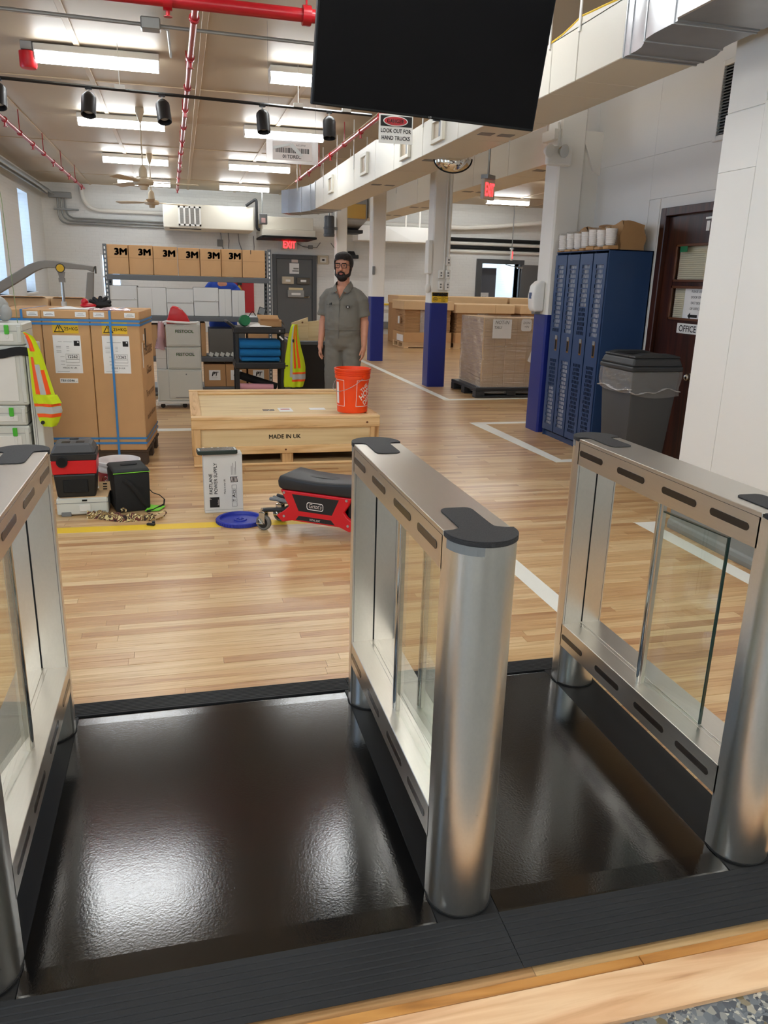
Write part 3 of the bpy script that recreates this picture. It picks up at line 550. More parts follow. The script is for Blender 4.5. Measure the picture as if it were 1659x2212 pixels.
def turnstile(cx, label, poles, yend=1.737):
    t = thing('turnstile', label, 'turnstile', (cx, 2.017, 0))
    W = lambda m, n, mt, p=t, **k: m.build(n, mt, p, world=True, **k)
    H = .08; NK, TL = .040, .180
    W(MB().box(cx-H+.0005, cx+H-.0005, 1.444, 2.592, .0005, .0095), 'base_plate', M['plate'], bev=.001)
    for near in (True, False):
        yc = 1.525 if near else 2.510; s = -1 if near else 1; yi = yc - s*.030
        half = [(cx+p, yc+s*q) for p, q in arc(0, 0, H, 0, 180, 28)] + [(cx-H, yi), (cx+H, yi)]
        if s < 0: half = half[::-1]
        W(MB().prism(half, .014, .9685), 'end_post', M['steel'], smooth=True, bev=.0008)
        low = [(cx+p, yc-s*q) for p, q in arc(0, 0, H-.001, 0, 180, 28)]
        if s > 0: low = low[::-1]
        W(MB().prism(low, .014, .172), 'leg', M['steel'], smooth=True)
        W(MB().prism([(cx+p, yc+q) for p, q in arc(0, 0, H+.003, 0, 357, 40)], .0095, .0145), 'foot_gasket', M['matte'])
        MB().box(cx-.0025, cx+.0025, min(yi, yi-s*.0012), max(yi, yi-s*.0012), .262, .885).build('seam', M['matte'], t, world=True)
        W(MB().box(cx-H+.006, cx-H+.0075, min(yi, yi-s*.0008), max(yi, yi-s*.0008), .262, .885).box(cx+H-.0075, cx+H-.006, min(yi, yi-s*.0008), max(yi, yi-s*.0008), .262, .885), 'fold_line', M['greyd'])
        # rubber cap: half disc and a tongue along the top
        c0 = [(cx+p*1.03, yc+s*q*1.03) for p, q in arc(0, 0, H, 0, 180, 24)]; ed = H*1.03
        lf = [(cx-ed, yc-s*.0115)] + [(cx-ed+(ed-NK)*math.sin(R(a)), yc-s*(.0115+.022*(1-math.cos(R(a))))) for a in (30, 55, 75)] + [(cx-NK, yc-s*.046), (cx-NK, yc-s*(TL-.022))] + [(cx-NK+.02*(1-math.cos(R(a))), yc-s*(TL-.022+.022*math.sin(R(a)))) for a in (25, 50, 75, 90)]
        poly = c0 + lf + [(2*cx-x, y) for x, y in reversed(lf)]
        if s < 0: poly = poly[::-1]
        cap = W(MB().prism(poly, .9795, .9822), 'rubber_cap', M['rub'], bev=.0008)
        rim = c0 + [(cx-ed, yc-s*.0115), (cx+ed, yc-s*.0115)]
        if s < 0: rim = rim[::-1]
        W(MB().prism(rim, .969, .9794), 'cap_rim', M['rub'], cap, bev=.001, smooth=True)
        rd = [(cx+p, yc+s*q) for p, q in arc(0, 0, H+.0012, 104, 176, 12)] + [(cx+p, yc+s*q) for p, q in arc(0, 0, H-.004, 176, 104, 12)]
        if s < 0: rd = rd[::-1]
        W(MB().prism(rd, .948, .9685), 'reader_insert', M['greyd'])
    ya, yb = 1.547, 2.488
    tb = W(MB().box(cx-H, cx+H, ya, yb, .885, .979), 'top_beam', M['steelh'], bev=.0015)
    W(MB().box(cx-H-.0006, cx-H, ya+.002, yb-.002, .966, .9672).box(cx+H, cx+H+.0006, ya+.002, yb-.002, .966, .9672), 'lid_joint', M['slot'], tb)
    bbm = W(MB().box(cx-H, cx+H, ya, yb, .172, .262), 'bottom_beam', M['steelh'], bev=.0015)
    W(MB().box(cx-.016, cx+.016, ya, yb, .262, .2632).box(cx-.004, cx+.004, ya, yb, .2632, .266), 'centre_channel', M['steelh'], bbm, bev=.0006)
    for par, zc in ((tb, .930), (bbm, .214)):
        for y0, y1 in ((1.585, 1.74), (1.80, 1.966), (2.06, 2.22), (2.315, 2.475)):
            for sx in (-1, 1):
                xx = cx+sx*H; W(MB().prism(stadium(y0, y1, zc-.0105, zc+.0105), xx-.0012 if sx < 0 else xx-.002, xx+.002 if sx < 0 else xx+.0012, 'x'), 'slot', M['slot'], par)
    for px, gx in poles:
        pg = W(MB().cyl((px, 2.02, .262), (px, 2.02, .886), .0115, n=20), 'pivot_pole', M['chrome'], smooth=True)
        W(MB().box(px-.006, px+.006, 2.0, 2.009, .262, .886), 'glass_clamp', M['steelh'], pg)
        a = Vector((px, 2.003, 0)); b = Vector((gx, yend, 0)); d = (b-a).normalized(); nn = Vector((-d.y, d.x, 0))*.0048
        def pane(p, q, z0, z1): return MB().prism([(p+nn).to_tuple()[:2], (q+nn).to_tuple()[:2], (q-nn).to_tuple()[:2], (p-nn).to_tuple()[:2]], z0, z1)
        g = W(pane(a, b-d*.004, .2665, .846), 'glass_panel', M['glass'])
        W(pane(b-d*.0038, b, .2665, .850), 'glass_edge', M['gedge'], g, label='dark green edge of the glass panel')
        W(pane(a, b-d*.0038, .8465, .850), 'glass_edge', M['gedge'], g, label='dark green edge of the glass panel')
        W(MB().ell((gx+.02, 1.68, .872), (.007, .007, .014), 10, 8), 'stop_pin', M['chrome'], smooth=True)
    return t
turnstile(-.489, 'leftmost steel turnstile pedestal, cut by the left edge of the picture', [(-.449, -.478)])
turnstile(.618, 'middle steel turnstile pedestal standing between the two black lanes', [(.580, .590), (.657, .646)], 1.60)
turnstile(1.442, 'rightmost steel turnstile pedestal with a dark-edged glass pane', [(1.406, 1.436)])

# ================================================================== TELEVISION
yaw, tilt = .187, .203
rx = Vector((math.cos(yaw), math.sin(yaw), 0)); bk = Vector((-math.sin(yaw), math.cos(yaw), 0)); up = Vector((0,0,1))*math.cos(tilt) - bk*math.sin(tilt); nb = bk*math.cos(tilt) + Vector((0,0,1))*math.sin(tilt)
tvM = Matrix((rx, nb, up)).transposed().to_4x4(); tvM.translation = Vector((1.233, 4.058, 2.274))
tv = thing('television', 'large black flat television hanging tilted from the ceiling, switched off', 'television', (1.233, 4.058, 2.274))
bx = MB().mesh(MB().box(-.615, .615, 0, .028, 0, .71), tvM).build('tv_case', M['bezel'], tv, world=True, bev=.004)
MB().mesh(MB().box(-.607, .607, -.0012, .0005, .012, .702), tvM).build('screen', M['screen'], tv, world=True)
MB().mesh(MB().box(-.4, .4, .028, .062, .1, .55), tvM).build('rear_housing', M['black'], tv, world=True, bev=.01)
MB().mesh(MB().box(.028, .06, .001, .02, -.006, 0), tvM).build('sensor_bump', M['black'], tv, world=True)
MB().mesh(flatmb().text('LG', .009, (0, -.0016, .003), (1,0,0), (0,0,1)), tvM).build('maker_logo', M['his'], tv, world=True)
pole = tvM @ Vector((0, .06, .4))
MB().cyl(pole, (pole.x, pole.y, CZ), .025).build('mount_pole', M['black'], tv, world=True, smooth=True)

# ================================================================== LIGHT FITTINGS
def lamp_proto(label):
    t = thing('ceiling_light', label, 'ceiling light', (0,0,CZ-.0165), 0, 'fluorescent ceiling lights')
    MB().box(-.61, .61, -.105, .105, -.065, 0).build('housing', M['white'], t, bev=.006)
    prof = [(p*1.0, -.066+q) for p, q in [(-.075,-.01),(-.075,-.05),(-.064,-.076),(-.038,-.088),(.038,-.088),(.064,-.076),(.075,-.05),(.075,-.01)]]
    MB().prism(prof, -.598, .598, 'x').build('lens', M['lens'], t)
    prof2 = [(p*1.04, -.064+q*1.04) for p, q in [(-.075,0),(-.075,-.05),(-.064,-.076),(-.038,-.088),(.038,-.088),(.064,-.076),(.075,-.05),(.075,0)]]
    for s in (-1, 1): MB().prism(prof2, s*.598, s*.61, 'x').build('end_cap', M['white'], t)
    return t
rows = [(-2.6, 'unseen row added over the back of the lobby'), (-.4, 'unseen row added over the lobby by the turnstiles'), (2.2, 'unseen row added above the turnstiles'), (5.85, 'in front of the television'), (9.52, 'first row behind the television'), (13.1, 'second row from the front'), (17.05, 'third row from the front'), (20.95, 'by the back wall')]  # lobby rows and the row above the turnstiles are unseen, added for light
lp = None
for xc, side in ((-.71, 'left'), (1.66, 'centre')):
    for y, w in rows:
        lb = 'fluorescent ceiling light, %s column, %s' % (side, w)
        if lp is None: lp = lamp_proto(lb); o = lp
        else: o = dup(lp, None, None, lb)
        o.location = (xc, y, CZ-.0165)
for y, w in ((-2.6, 'back'), (-.4, 'front')): dup(lp, (-2.75, y, CZ-.0165), None, 'fluorescent ceiling light added unseen over the %s of the lobby by the window wall' % w)  # third lobby column, out of view, added to brighten what the posts reflect
for xc, side in ((6.25, 'inner'), (8.57, 'outer')):
    for y, w in ((9.5, 'front'), (13.1, 'second'), (17.05, 'third'), (20.8, 'back')):
        o = dup(lp, (xc, y, CZ-.0165), None, 'fluorescent ceiling light beyond the columns, %s column, %s row' % (side, w))
# red beacon at the near left light
b = thing('warning_beacon', 'red beacon lamp at the left end of the nearest left ceiling light', 'beacon', (-1.385, 9.5, 3.56))
MB().lathe([(.05,.09),(.085,.08),(.085,-.05),(.075,-.07),(0,-.075)], (-1.385,9.5,3.55), 12).build('red_lens', M['redp'], b, world=True, smooth=True)
MB().box(-1.44, -1.33, 9.44, 9.56, 3.64, 3.72).build('junction_box', M['galv'], b, world=True, bev=.004)
# track and its five spot heads
tr = thing('light_track', 'black track rail across the ceiling carrying the spot lamps', 'light track', (0, 9.3, 3.42))
MB().tube([(-2.6, 9.03, 3.30), (2.2, 9.49, 3.30)], .016, 4).build('rail', M['blackm'], tr, world=True)
for x in (-2.2, -.5, 1.35, 1.9): MB().cyl((x, 9.03+.096*(x+2.6), 3.31), (x, 9.03+.096*(x+2.6), CZ), .004, n=6).box(x-.05, x+.05, 9.01+.096*(x+2.6), 9.05+.096*(x+2.6), 3.305, 3.345).build('rail_hanger', M['offw'], tr, world=True)
def spot(x, y, rz, label, tiltd=22):
    t = thing('track_spot', label, 'spot lamp', (x, 9.03+.096*(x+2.6), 3.285), rz, 'black track spot lamps')
    MB().cyl((0,0,0), (0,0,-.07), .011, n=10).build('stem', M['offw'], t)
    MB().box(-.03, .03, -.02, .02, -.012, .012).build('adapter', M['blackm'], t)
    Rm = Matrix.Rotation(R(-tiltd), 4, 'X'); Rm.translation = Vector((0, 0, -.06))
    MB().mesh(MB().lathe([(0,.012),(.045,.008),(.068,-.02),(.072,-.04),(.072,-.215),(.064,-.215),(.062,-.15),(.03,-.12),(0,-.115)], (0,0,0), 20), Rm).build('can', M['blackm'], t, smooth=True)
    MB().mesh(MB().ell((0,0,-.165), (.052,.052,.022), 14, 8), Rm).build('bulb', M['his'], t, smooth=True)
    return t
spot(-1.62, 9.12, R(0), 'black track spot lamp cut by the left edge, first of five')
spot(-.80, 9.20, R(-8), 'black track spot lamp under the left light, second of five')
spot(-.09, 9.27, R(14), 'black track spot lamp between the red branch pipe and the left light')
spot(.955, 9.37, R(8), 'black track spot lamp above the barcode sign, fourth of five', 14)
spot(1.70, 9.44, R(-5), 'black track spot lamp beside the television corner, rightmost of five', 12)
# ceiling fans
def fan(x, y, zt, zh, a0, label):
    t = thing('ceiling_fan', label, 'ceiling fan', (x, y, zh), 0, 'cream ceiling fans')
    MB().lathe([(.0,.0),(.055,0),(.06,-.06),(.025,-.16),(.01,-.2)][::-1], (x, y, CZ-.0), 14).build('canopy', M['ceil'], t, world=True, smooth=True)
    MB().cyl((x, y, zh+.12), (x, y, CZ-.1), .010, n=8).build('down_rod', M['ceil'], t, world=True)
    MB().lathe([(0,-.1),(.05,-.1),(.06,-.05),(.13,-.035),(.145,0),(.13,.03),(.06,.06),(.055,.17),(.02,.22),(0,.22)], (x, y, zh), 20).build('motor', M['ceil'], t, world=True, smooth=True)
    for k in range(3):
        a = R(a0+120*k); Rm = Matrix.Translation((x, y, zh)) @ Matrix.Rotation(a, 4, 'Z') @ Matrix.Rotation(R(9), 4, 'X')
        MB().mesh(MB().prism([(.13,-.03),(.3,-.065),(.72,-.08),(.76,-.06),(.76,.06),(.72,.08),(.3,.065),(.13,.03)], -.006, .004), Rm).build('blade', M['ceil'], t, world=True, bev=.002)
fan(-.43, 12.4, 3.6, 2.76, 2, 'cream ceiling fan on a long rod, the nearer of two')
fan(-.45, 16.8, 3.6, 2.85, 30, 'cream ceiling fan on a long rod, the farther one in front of the air unit')
# ceiling conduits
pipe('conduit', [(-2.6, 8.05, 3.63), (3.0, 8.3, 3.63)], .016, M['grip'], 'grey conduit running across the ceiling under the red main')
jb = MB().box(-.23, -.06, 8.08, 8.2, 3.58, 3.68).build('junction_box', M['grip'], bev=.01); tag(jb, 'grey junction box on the ceiling conduit', 'junction box')
pipe('conduit', [(-.1, 8.17, 3.63), (.0, 8.35, 3.66), (.02, 9.4, 3.68)], .012, M['grip'], 'short grey conduit from the junction box to the nearest light')
for i in range(6): pipe('conduit', [(-3.26+.055*i, -1, 3.5-.05*(i % 3)), (-3.26+.055*i, 22.6, 3.5-.05*(i % 3))], .021, M['grip'], 'grey conduit of the bundle along the window wall, %s' % ('nearest the wall','second from the wall','third from the wall','fourth from the wall','fifth from the wall','outermost')[i], group='conduits along the window wall')
for i in range(3): pipe('conduit', bend((-2.95+.09*i, 22.9, 3.45), (-2.95+.09*i, 22.92, 2.72-.06*i+.12), (-.4, 22.92, 2.84-.06*i), .28, 6)[:0] + [(-2.95+.09*i, 22.92, 3.45)] + bend((-2.95+.09*i, 22.92, 3.45), (-2.95+.09*i, 22.92, 2.86-.07*(2-i)), (-.3, 22.92, 2.86-.07*(2-i)), .26, 6) + [(-.2, 22.92, 2.86-.07*(2-i))], .022, M['grip'], 'grey conduit bending along the back wall to the air unit, %s' % ('lowest of three','middle of three','highest of three')[i], group='bent conduits on the back wall')
pipe('conduit', [(-2.35, 22.9, 3.68)] + bend((-2.35, 22.9, 3.68), (-2.35, 22.9, 3.08), (-.3, 22.9, 3.08), .5, 8) + [(2.0, 22.9, 3.08)], .05, M['pipew'], 'thick white pipe bending along the top of the back wall')
tag(MB().box(-3.15, -2.6, 22.8, 22.95, 3.34, 3.48).build('wall_trough', M['grip'], bev=.006), 'grey wiring trough in the top left corner of the back wall', 'trough')
tag(MB().box(-3.05, -2.45, 22.87, 22.96, 3.05, 3.09).build('strut_rail', M['grip'], bev=.004), 'short grey strut across the bent conduits', 'strut')

# ================================================================== DUCTS
d1 = thing('air_duct', 'long cream painted air duct with square side vents, hung over the aisle', 'duct', (2.8, 10, 2.78))
XL, XR, ZB, ZT, ZT2 = 2.55, 3.03, 2.78, 3.10, 3.26
cuts = [4.60, 5.18, 5.57, 6.53, 7.48, 8.61, 9.79]
for a, b in zip(cuts, cuts[1:]):
    MB().box(XL, XR, a+.004, b-.004, ZB, ZT).build('duct_section', M['duct'], d1, world=True, bev=.004)
    MB().box(XL+.004, XR-.004, b-.01, b+.01, ZB+.004, ZT-.004).build('duct_joint', M['ductb'], d1, world=True)
MB().add([(XL,9.80,ZB),(XR,9.80,ZB),(XR,10.74,ZB),(XL,10.74,ZB),(XL,9.80,ZT),(XR,9.80,ZT),(XR,10.74,ZT2),(XL,10.74,ZT2)], [(0,3,2,1),(4,5,6,7),(0,1,5,4),(1,2,6,5),(2,3,7,6),(3,0,4,7)]).build('duct_section', M['duct'], d1, world=True, bev=.004)
for a, b in ((10.75, 12.1), (12.1, 13.4), (13.4, 14.7), (14.7, 15.55)):
    MB().box(XL, XR, a+.004, b-.004, ZB, ZT2).build('duct_section', M['duct'], d1, world=True, bev=.004)
    MB().box(XL+.004, XR-.004, a-.01, a+.01, ZB+.004, ZT2-.004).build('duct_joint', M['ductb'], d1, world=True)
for yc, w, z0, z1 in ((8.05,.19,2.83,3.06), (9.25,.19,2.83,3.06), (11.35,.2,2.90,3.17), (13.9,.2,2.90,3.17)):       # square vents on the aisle side
    f = MB(); y0, y1 = yc-w, yc+w
    for q in ((y0, y0+.045, z0, z1), (y1-.045, y1, z0, z1), (y0+.045, y1-.045, z0, z0+.04), (y0+.045, y1-.045, z1-.04, z1)): f.box(XL-.035, XL, *q)
    v = f.build('vent_frame', M['duct'], d1, world=True, bev=.004)
    MB().box(XL-.012, XL-.002, y0+.045, y1-.045, z0+.04, z1-.04).build('vent_blank', M['ceil'], v, world=True)
    MB().box(XL-.018, XL-.011, y0+.045, y0+.16, z0+.04, z1-.04).build('vent_slot', M['greyd'], v, world=True)
for yc in (7.15, 8.85, 11.3):
    for xc in (2.70, 2.89):
        MB().box(xc-.065, xc+.065, yc-.06, yc+.06, ZB-.004, ZB+.002).build('underside_vent', M['greyd'], d1, world=True)
for y in (5.17, 5.6, 7.48, 8.61, 9.8, 12.1, 13.4, 14.7):
    for x in (XL-.006, XR+.006): MB().box(x-.004, x+.004, y-.012, y+.012, ZT-.04, CZ).build('hanger_strap', M['offw'], d1, world=True)
fp = [(5.6,3.10),(5.42,3.108),(5.28,3.128),(5.17,3.147),(5.05,3.137),(4.9,3.126),(4.77,3.115),(4.62,3.101)]
MB().prism(fp+[(4.62,3.09),(5.62,3.09)], XL, XL+.006, 'x').build('insulation_flap', M['duct'], d1, world=True)
MB().tube([(XL+.003, y, z) for y, z in fp], .007, 6).build('yellow_edge', M['ytape'], d1, world=True, smooth=True, label='torn yellow insulation edge')
# galvanised offset near the camera
g = thing('galvanised_duct', 'shiny galvanised offset piece at the near end of the cream duct', 'duct', (2.7, 4.3, 2.78))
path = [(4.595, 0), (4.46, 0), (4.38, -.012), (4.30, -.045), (4.23, -.075), (4.14, -.086), (4.0, -.088), (3.93, -.088)]
L = [(XL+dx, y) for y, dx in path]; Rr = [(XR+dx, y) for y, dx in path]
MB().prism(L + Rr[::-1], ZB, 3.12).build('offset_body', M['galv'], g, world=True, smooth=True, ang=40)
for y, dx in ((4.59, 0), (4.52, 0), (4.27, -.06), (3.96, -.088)):
    MB().box(XL+dx-.006, XR+dx+.006, y-.006, y+.006, ZB-.006, 3.126).build('seam_rib', M['galv'], g, world=True, bev=.002)
MB().box(XL-.10, XR-.075, 2.6, 3.925, ZB+.005, 3.3).build('plenum', M['galv'], g, world=True, bev=.006)
for x in (XL-.05, XR-.1): MB().box(x-.004, x+.004, 3.4, 3.43, 3.29, CZ).build('hanger_strap', M['galv'], g, world=True)
# galvanised elbow at the far end
e = thing('galvanised_elbow', 'shiny galvanised elbow at the far end of the cream duct', 'duct', (2.5, 16, 2.7))
el = MB(); cxx, cyy = 1.55, 15.57; vs = []; n = 7
for i in range(n+1):
    a = R(62*i/n); ro = XR-cxx; ri = XL-cxx
    for r_ in (ri, ro):
        x = cxx+r_*math.cos(a); y = cyy+r_*math.sin(a); k_ = i/n
        vs += [(x, y, ZB-.04*k_), (x, y, ZT2-.10*k_)]
fs = [(0,1,3,2)]
for i in range(n):
    o = 4*i; q = o+4; fs += [(o,q,q+1,o+1),(o+2,o+3,q+3,q+2),(o,o+2,q+2,q),(o+1,q+1,q+3,o+3)]
fs.append((4*n,4*n+2,4*n+3,4*n+1))
el.add(vs, fs).build('elbow_body', M['galv'], e, world=True, smooth=True, ang=25)
for i in (0, 2, 4, 6):
    a = R(62*i/n); MB().mesh(MB().box(XL-cxx-.012, XR-cxx+.012, -.006, .006, ZB-.012-.04*i/n, ZT2+.012-.1*i/n), Matrix.Translation((cxx, cyy, 0)) @ Matrix.Rotation(a, 4, 'Z')).build('seam_rib', M['galv'], e, world=True, bev=.002)
for x, y in ((2.3, 16.2), (2.75, 16.1)): MB().box(x-.006, x+.006, y-.006, y+.006, 3.15, CZ).build('hanger_rod', M['offw'], e, world=True)
# second duct, right of the columns
d2 = thing('air_duct', 'second cream air duct running beyond the row of columns', 'duct', (4.8, 14, 2.97))
cuts = [8.2, 9.85, 11.1, 12.5, 13.9, 15.6, 17.2, 19.0, 20.6]
for a, b in zip(cuts, cuts[1:]):
    MB().box(4.55, 5.13, a+.004, b-.004, 2.97, 3.42).build('duct_section', M['duct'], d2, world=True, bev=.004)
    MB().box(4.553, 5.127, b-.008, b+.008, 2.973, 3.416).build('duct_joint', M['ductb'], d2, world=True)
for y in (10.4, 13.2, 16.4, 18.6):
    for xc in (4.72, 4.96): MB().box(xc-.08, xc+.08, y-.08, y+.08, 2.966, 2.972).build('underside_vent', M['greyd'], d2, world=True)
for y in (9.9, 11.1, 12.5, 13.9, 15.6, 17.2, 19.0):
    for x in (4.54, 5.132): MB().box(x, x+.008, y-.012, y+.012, 3.3, CZ).build('hanger_strap', M['offw'], d2, world=True)
# galvanised box with a yellow liner behind column, back duct box
t = thing('galvanised_plenum', 'galvanised plenum with a tan liner between the two far columns', 'duct', (4.1, 20.4, 2.8))
MB().add([(3.85,19.8,2.92),(4.52,19.8,2.92),(4.52,21,2.72),(3.85,21,2.72),(3.85,19.8,CZ),(4.52,19.8,CZ),(4.52,21,CZ),(3.85,21,CZ)], [(0,3,2,1),(4,5,6,7),(0,1,5,4),(1,2,6,5),(2,3,7,6),(3,0,4,7)]).build('plenum_body', M['galv'], t, world=True, bev=.005)
MB().box(4.0, 4.48, 19.77, 19.80, 2.95, 3.28).build('tan_liner', mat('tan_liner', (214,176,96), .7), t, world=True, bev=.01)
MB().box(3.8, 4.6, 20.6, 21.4, 2.66, 2.74).build('drip_tray', M['pblack'], t, world=True, bev=.005)

# ================================================================== AIR UNIT, BACK WALL FITTINGS
ac = thing('air_unit', 'long cream ceiling air unit with a striped grille on the back wall', 'air conditioner', (.8, 21.3, 2.66))
MB().box(-.32, 1.92, 21.4, 22.82, 2.65, 3.22).build('cabinet', M['duct'], ac, world=True, bev=.02)
for x in (-.1, 1.6): MB().box(x, x+.1, 22.8, 22.999, 2.66, 2.76).build('wall_bracket', M['greyd'], ac, world=True)
f = MB(); GX0, GX1, GZ0, GZ1 = .05, .60, 2.71, 3.17
f.box(GX0, GX1, 21.38, 21.4, GZ0, GZ0+.04).box(GX0, GX1, 21.38, 21.4, GZ1-.04, GZ1)
for k in range(5): f.box(GX0+k*.1275, GX0+k*.1275+.04, 21.38, 21.4, GZ0, GZ1)
f.build('grille_frame', M['white'], ac, world=True)
for k in range(4):
    s = MB(); x0 = GX0+k*.1275+.04
    for j in range(16): s.box(x0, x0+.0875, 21.386, 21.398, GZ0+.04+j*.024, GZ0+.061+j*.024)
    s.build('grille_slats', mat('grille_grey', (150,148,142), .5), ac, world=True, kind='stuff')
MB().box(-.18, .6, 21.45, 21.7, 2.642, 2.652).build('outlet_slot', M['dark'], ac, world=True)
MB().tube([(1.72, 21.35, 3.24)] + bend((1.72, 21.35, 3.24), (1.98, 21.3, 3.42), (1.98, 21.3, 2.7), .08) + bend((1.98, 21.3, 3.4), (1.98, 21.3, 2.68), (2.2, 21.3, 2.68), .08), .035, 8).build('insulated_pipe', M['matte'], ac, world=True, smooth=True)
pl2 = thing('duct_box', 'cream boxed duct with a black underside above the grey back door', 'duct', (2.9, 21.6, 2.6))
MB().box(2.14, 3.45, 21.4, 22.8, 2.72, 3.02).build('upper_box', M['duct'], pl2, world=True, bev=.01)
MB().box(2.12, 3.5, 21.3, 22.98, 2.55, 2.715).build('lower_box', M['duct'], pl2, world=True, bev=.01)
MB().box(2.11, 3.52, 21.25, 22.9, 2.50, 2.549).build('underside', M['matte'], pl2, world=True)
t = thing('disconnect_switch', 'small grey switch box with a label beside the air unit', 'switch box', (2.12, 20.9, 2.9))
MB().box(2.02, 2.22, 21.0, 21.12, 2.8, 3.05).build('box', M['greyd'], t, world=True, bev=.01); MB().box(2.07, 2.17, 20.995, 21.0, 2.84, 2.95).build('label', mat('pink_label', (226,190,190), .6), t, world=True)
MB().cyl((2.1,21.06,3.05),(2.1,21.06,CZ),.012,n=8).build('feed_conduit', M['grip'], t, world=True)
t = thing('motor_canister', 'dark grey cylindrical canister hung on the back column', 'canister', (3.4, 18.7, 2.5))
MB().lathe([(0,0),(.12,0),(.13,.02),(.13,.06),(.12,.07),(.12,.16),(.13,.17),(.13,.2),(.12,.21),(.12,.42),(.1,.45),(0,.45)], (3.38,18.7,2.45), 16).build('canister', mat('dark_grey_casting', (74,78,84), .5), t, world=True, smooth=True)
MB().cyl((3.38,18.7,2.89),(3.38,18.7,3.1),.015,n=8).box(3.38,3.57,18.66,18.74,2.6,2.66).build('bracket', M['grip'], t, world=True)
# exit signs
def exit_sign(x, y, z, w, h, rz, label, rod=None):
    t = thing('exit_sign', label, 'exit sign', (x, y, z), rz)
    MB().box(-w/2, w/2, 0, .05, -h/2, h/2).build('case', M['exitb'], t, bev=.008)
    flatmb().text('EXIT', h*.62, (0, -.002, -h*.31), bold=.03, wmax=-w*.78).build('lettering', M['exitr'], t)
    if rod: MB().cyl((0,.03,h/2),(0,.03,rod-z),.014,n=8).box(-.09,.09,-.02,.08,h/2,h/2+.05).build('hanger', M['grip'], t)
exit_sign(3.02, 22.9, 2.42, .44, .3, 0, 'lit red exit sign over the grey back door')
MB().box(2.74, 2.79, 22.93, 22.99, 2.34, 2.5)
exit_sign(3.83, 9.9, 2.64, .27, .24, R(38), 'lit red exit sign hung on a rod in front of the second duct', 3.72)
exit_sign(9.46, 22.3, 2.33, .2, .3, R(60), 'small lit red exit sign over the right doorway', CZ)
# wall gadgets on the back wall
pipe('cable', [(3.25, 22.95, 2.45), (3.4, 22.95, 2.38), (3.55, 22.95, 2.36), (3.8, 22.95, 2.36), (3.9, 22.95, 2.5)], .012, M['greyd'], 'dark cable to the right of the back exit sign', 'cable')
tag(MB().box(3.56, 3.68, 22.9, 22.98, 2.32, 2.42).build('cable_box', M['greyd'], bev=.006), 'small grey cable box right of the back exit sign', 'cable box')
t = thing('wall_thermostat', 'tan wall control plate beside the grey back door', 'thermostat', (3.98, 22.95, 2.03)); MB().box(3.83, 4.14, 22.96, 23.0, 1.92, 2.16).build('plate', M['tan'], t, world=True, bev=.006); MB().box(3.90, 4.07, 22.94, 22.96, 1.97, 2.1).build('cover', M['offw'], t, world=True); MB().box(3.95, 4.02, 22.935, 22.94, 2.01, 2.06).build('display', M['ink'], t, world=True)
t = thing('barcode_scanner_dock', 'small black device on a white bracket on the wall between two columns', 'device', (4.7, 22.9, 2.15)); MB().box(4.55, 4.98, 22.8, 22.98, 2.1, 2.2).frustum((4.66,4.9,22.82,22.98,2.2),(4.7,4.86,22.86,22.98,2.3)).build('body', M['black'], t, world=True, bev=.01); MB().box(4.66, 4.86, 22.95, 23.0, 2.3, 2.55).build('bracket', M['offw'], t, world=True); MB().tube([(4.7,22.96,2.2),(4.4,22.96,2.25),(4.2,22.96,2.5)],.008,6).build('cable', M['black'], t, world=True)
for i, (x, z0, z1) in enumerate(((1.15, 2.65, 2.1), (1.35, 2.65, 2.25), (1.62, 2.65, 2.2), (2.03, 2.6, 2.05))):
    pipe('cable', [(x, 22.9, z0), (x+.02, 22.95, lerp(z0,z1,.5)), (x+.1*(1-i % 2), 22.95, z1)], .012, M['greyd'], 'loose grey cable hanging from the air unit, %s' % ('leftmost','second from the left','third from the left','rightmost')[i], 'cable', 'cables under the air unit')
tag(MB().box(1.05, 1.2, 22.92, 23, 2.3, 2.48).build('outlet_box', M['greyd'], bev=.006), 'small grey outlet box under the air unit', 'outlet box')
tag(MB().ell((1.55, 22.86, 2.12), (.22, .135, .1), 14, 8).build('security_horn', M['black'], smooth=True), 'black rounded device on the back wall above the rack boxes', 'device')
# door trays and papers on door 1
for i, (x0, x1, z0, z1, m, lb) in enumerate(((2.8, 3.13, 1.36, 1.56, M['tan'], 'tan wall tray on the grey back door, upper left'), (3.22, 3.58, 1.36, 1.54, mat('smoked_tray', (88,80,68), .4), 'smoked wall tray on the grey back door, upper right'), (2.96, 3.42, 1.0, 1.2, mat('grey_tray', (150,150,146), .5), 'light grey wall tray on the grey back door, lowest'))):
    t = thing('wall_tray', lb, 'tray', ((x0+x1)/2, 22.9, z0)); MB().box(x0, x1, 22.83, 22.925, z0, z1).build('tray_body', m, t, world=True, bev=.01); MB().box(x0+.1, x1-.1, 22.824, 22.83, z0+.06, z0+.12).build('label', M['paper'], t, world=True)
    if i == 2: MB().box(x0+.03, x1-.03, 22.86, 22.9, z1, z1+.06).build('folder', mat('manila', (226,206,160), .7), t, world=True)
t = thing('door_notice', 'white paper notice taped to the grey back door', 'notice', (3.15, 22.92, 1.8)); MB().box(3.02, 3.29, 22.922, 22.928, 1.64, 1.92).build('sheet', M['paper'], t, world=True); MB().box(3.13, 3.28, 22.92, 22.922, 1.76, 1.80).box(3.10, 3.28, 22.92, 22.922, 1.70, 1.73).build('print', M['greyink'], t, world=True)
tag(MB().box(3.09, 3.25, 22.922, 22.93, 1.98, 2.02).build('door_plate', mat('pinkish_plate', (206,186,176), .6)), 'small beige plate on the grey back door above the notice', 'plate') if False else None
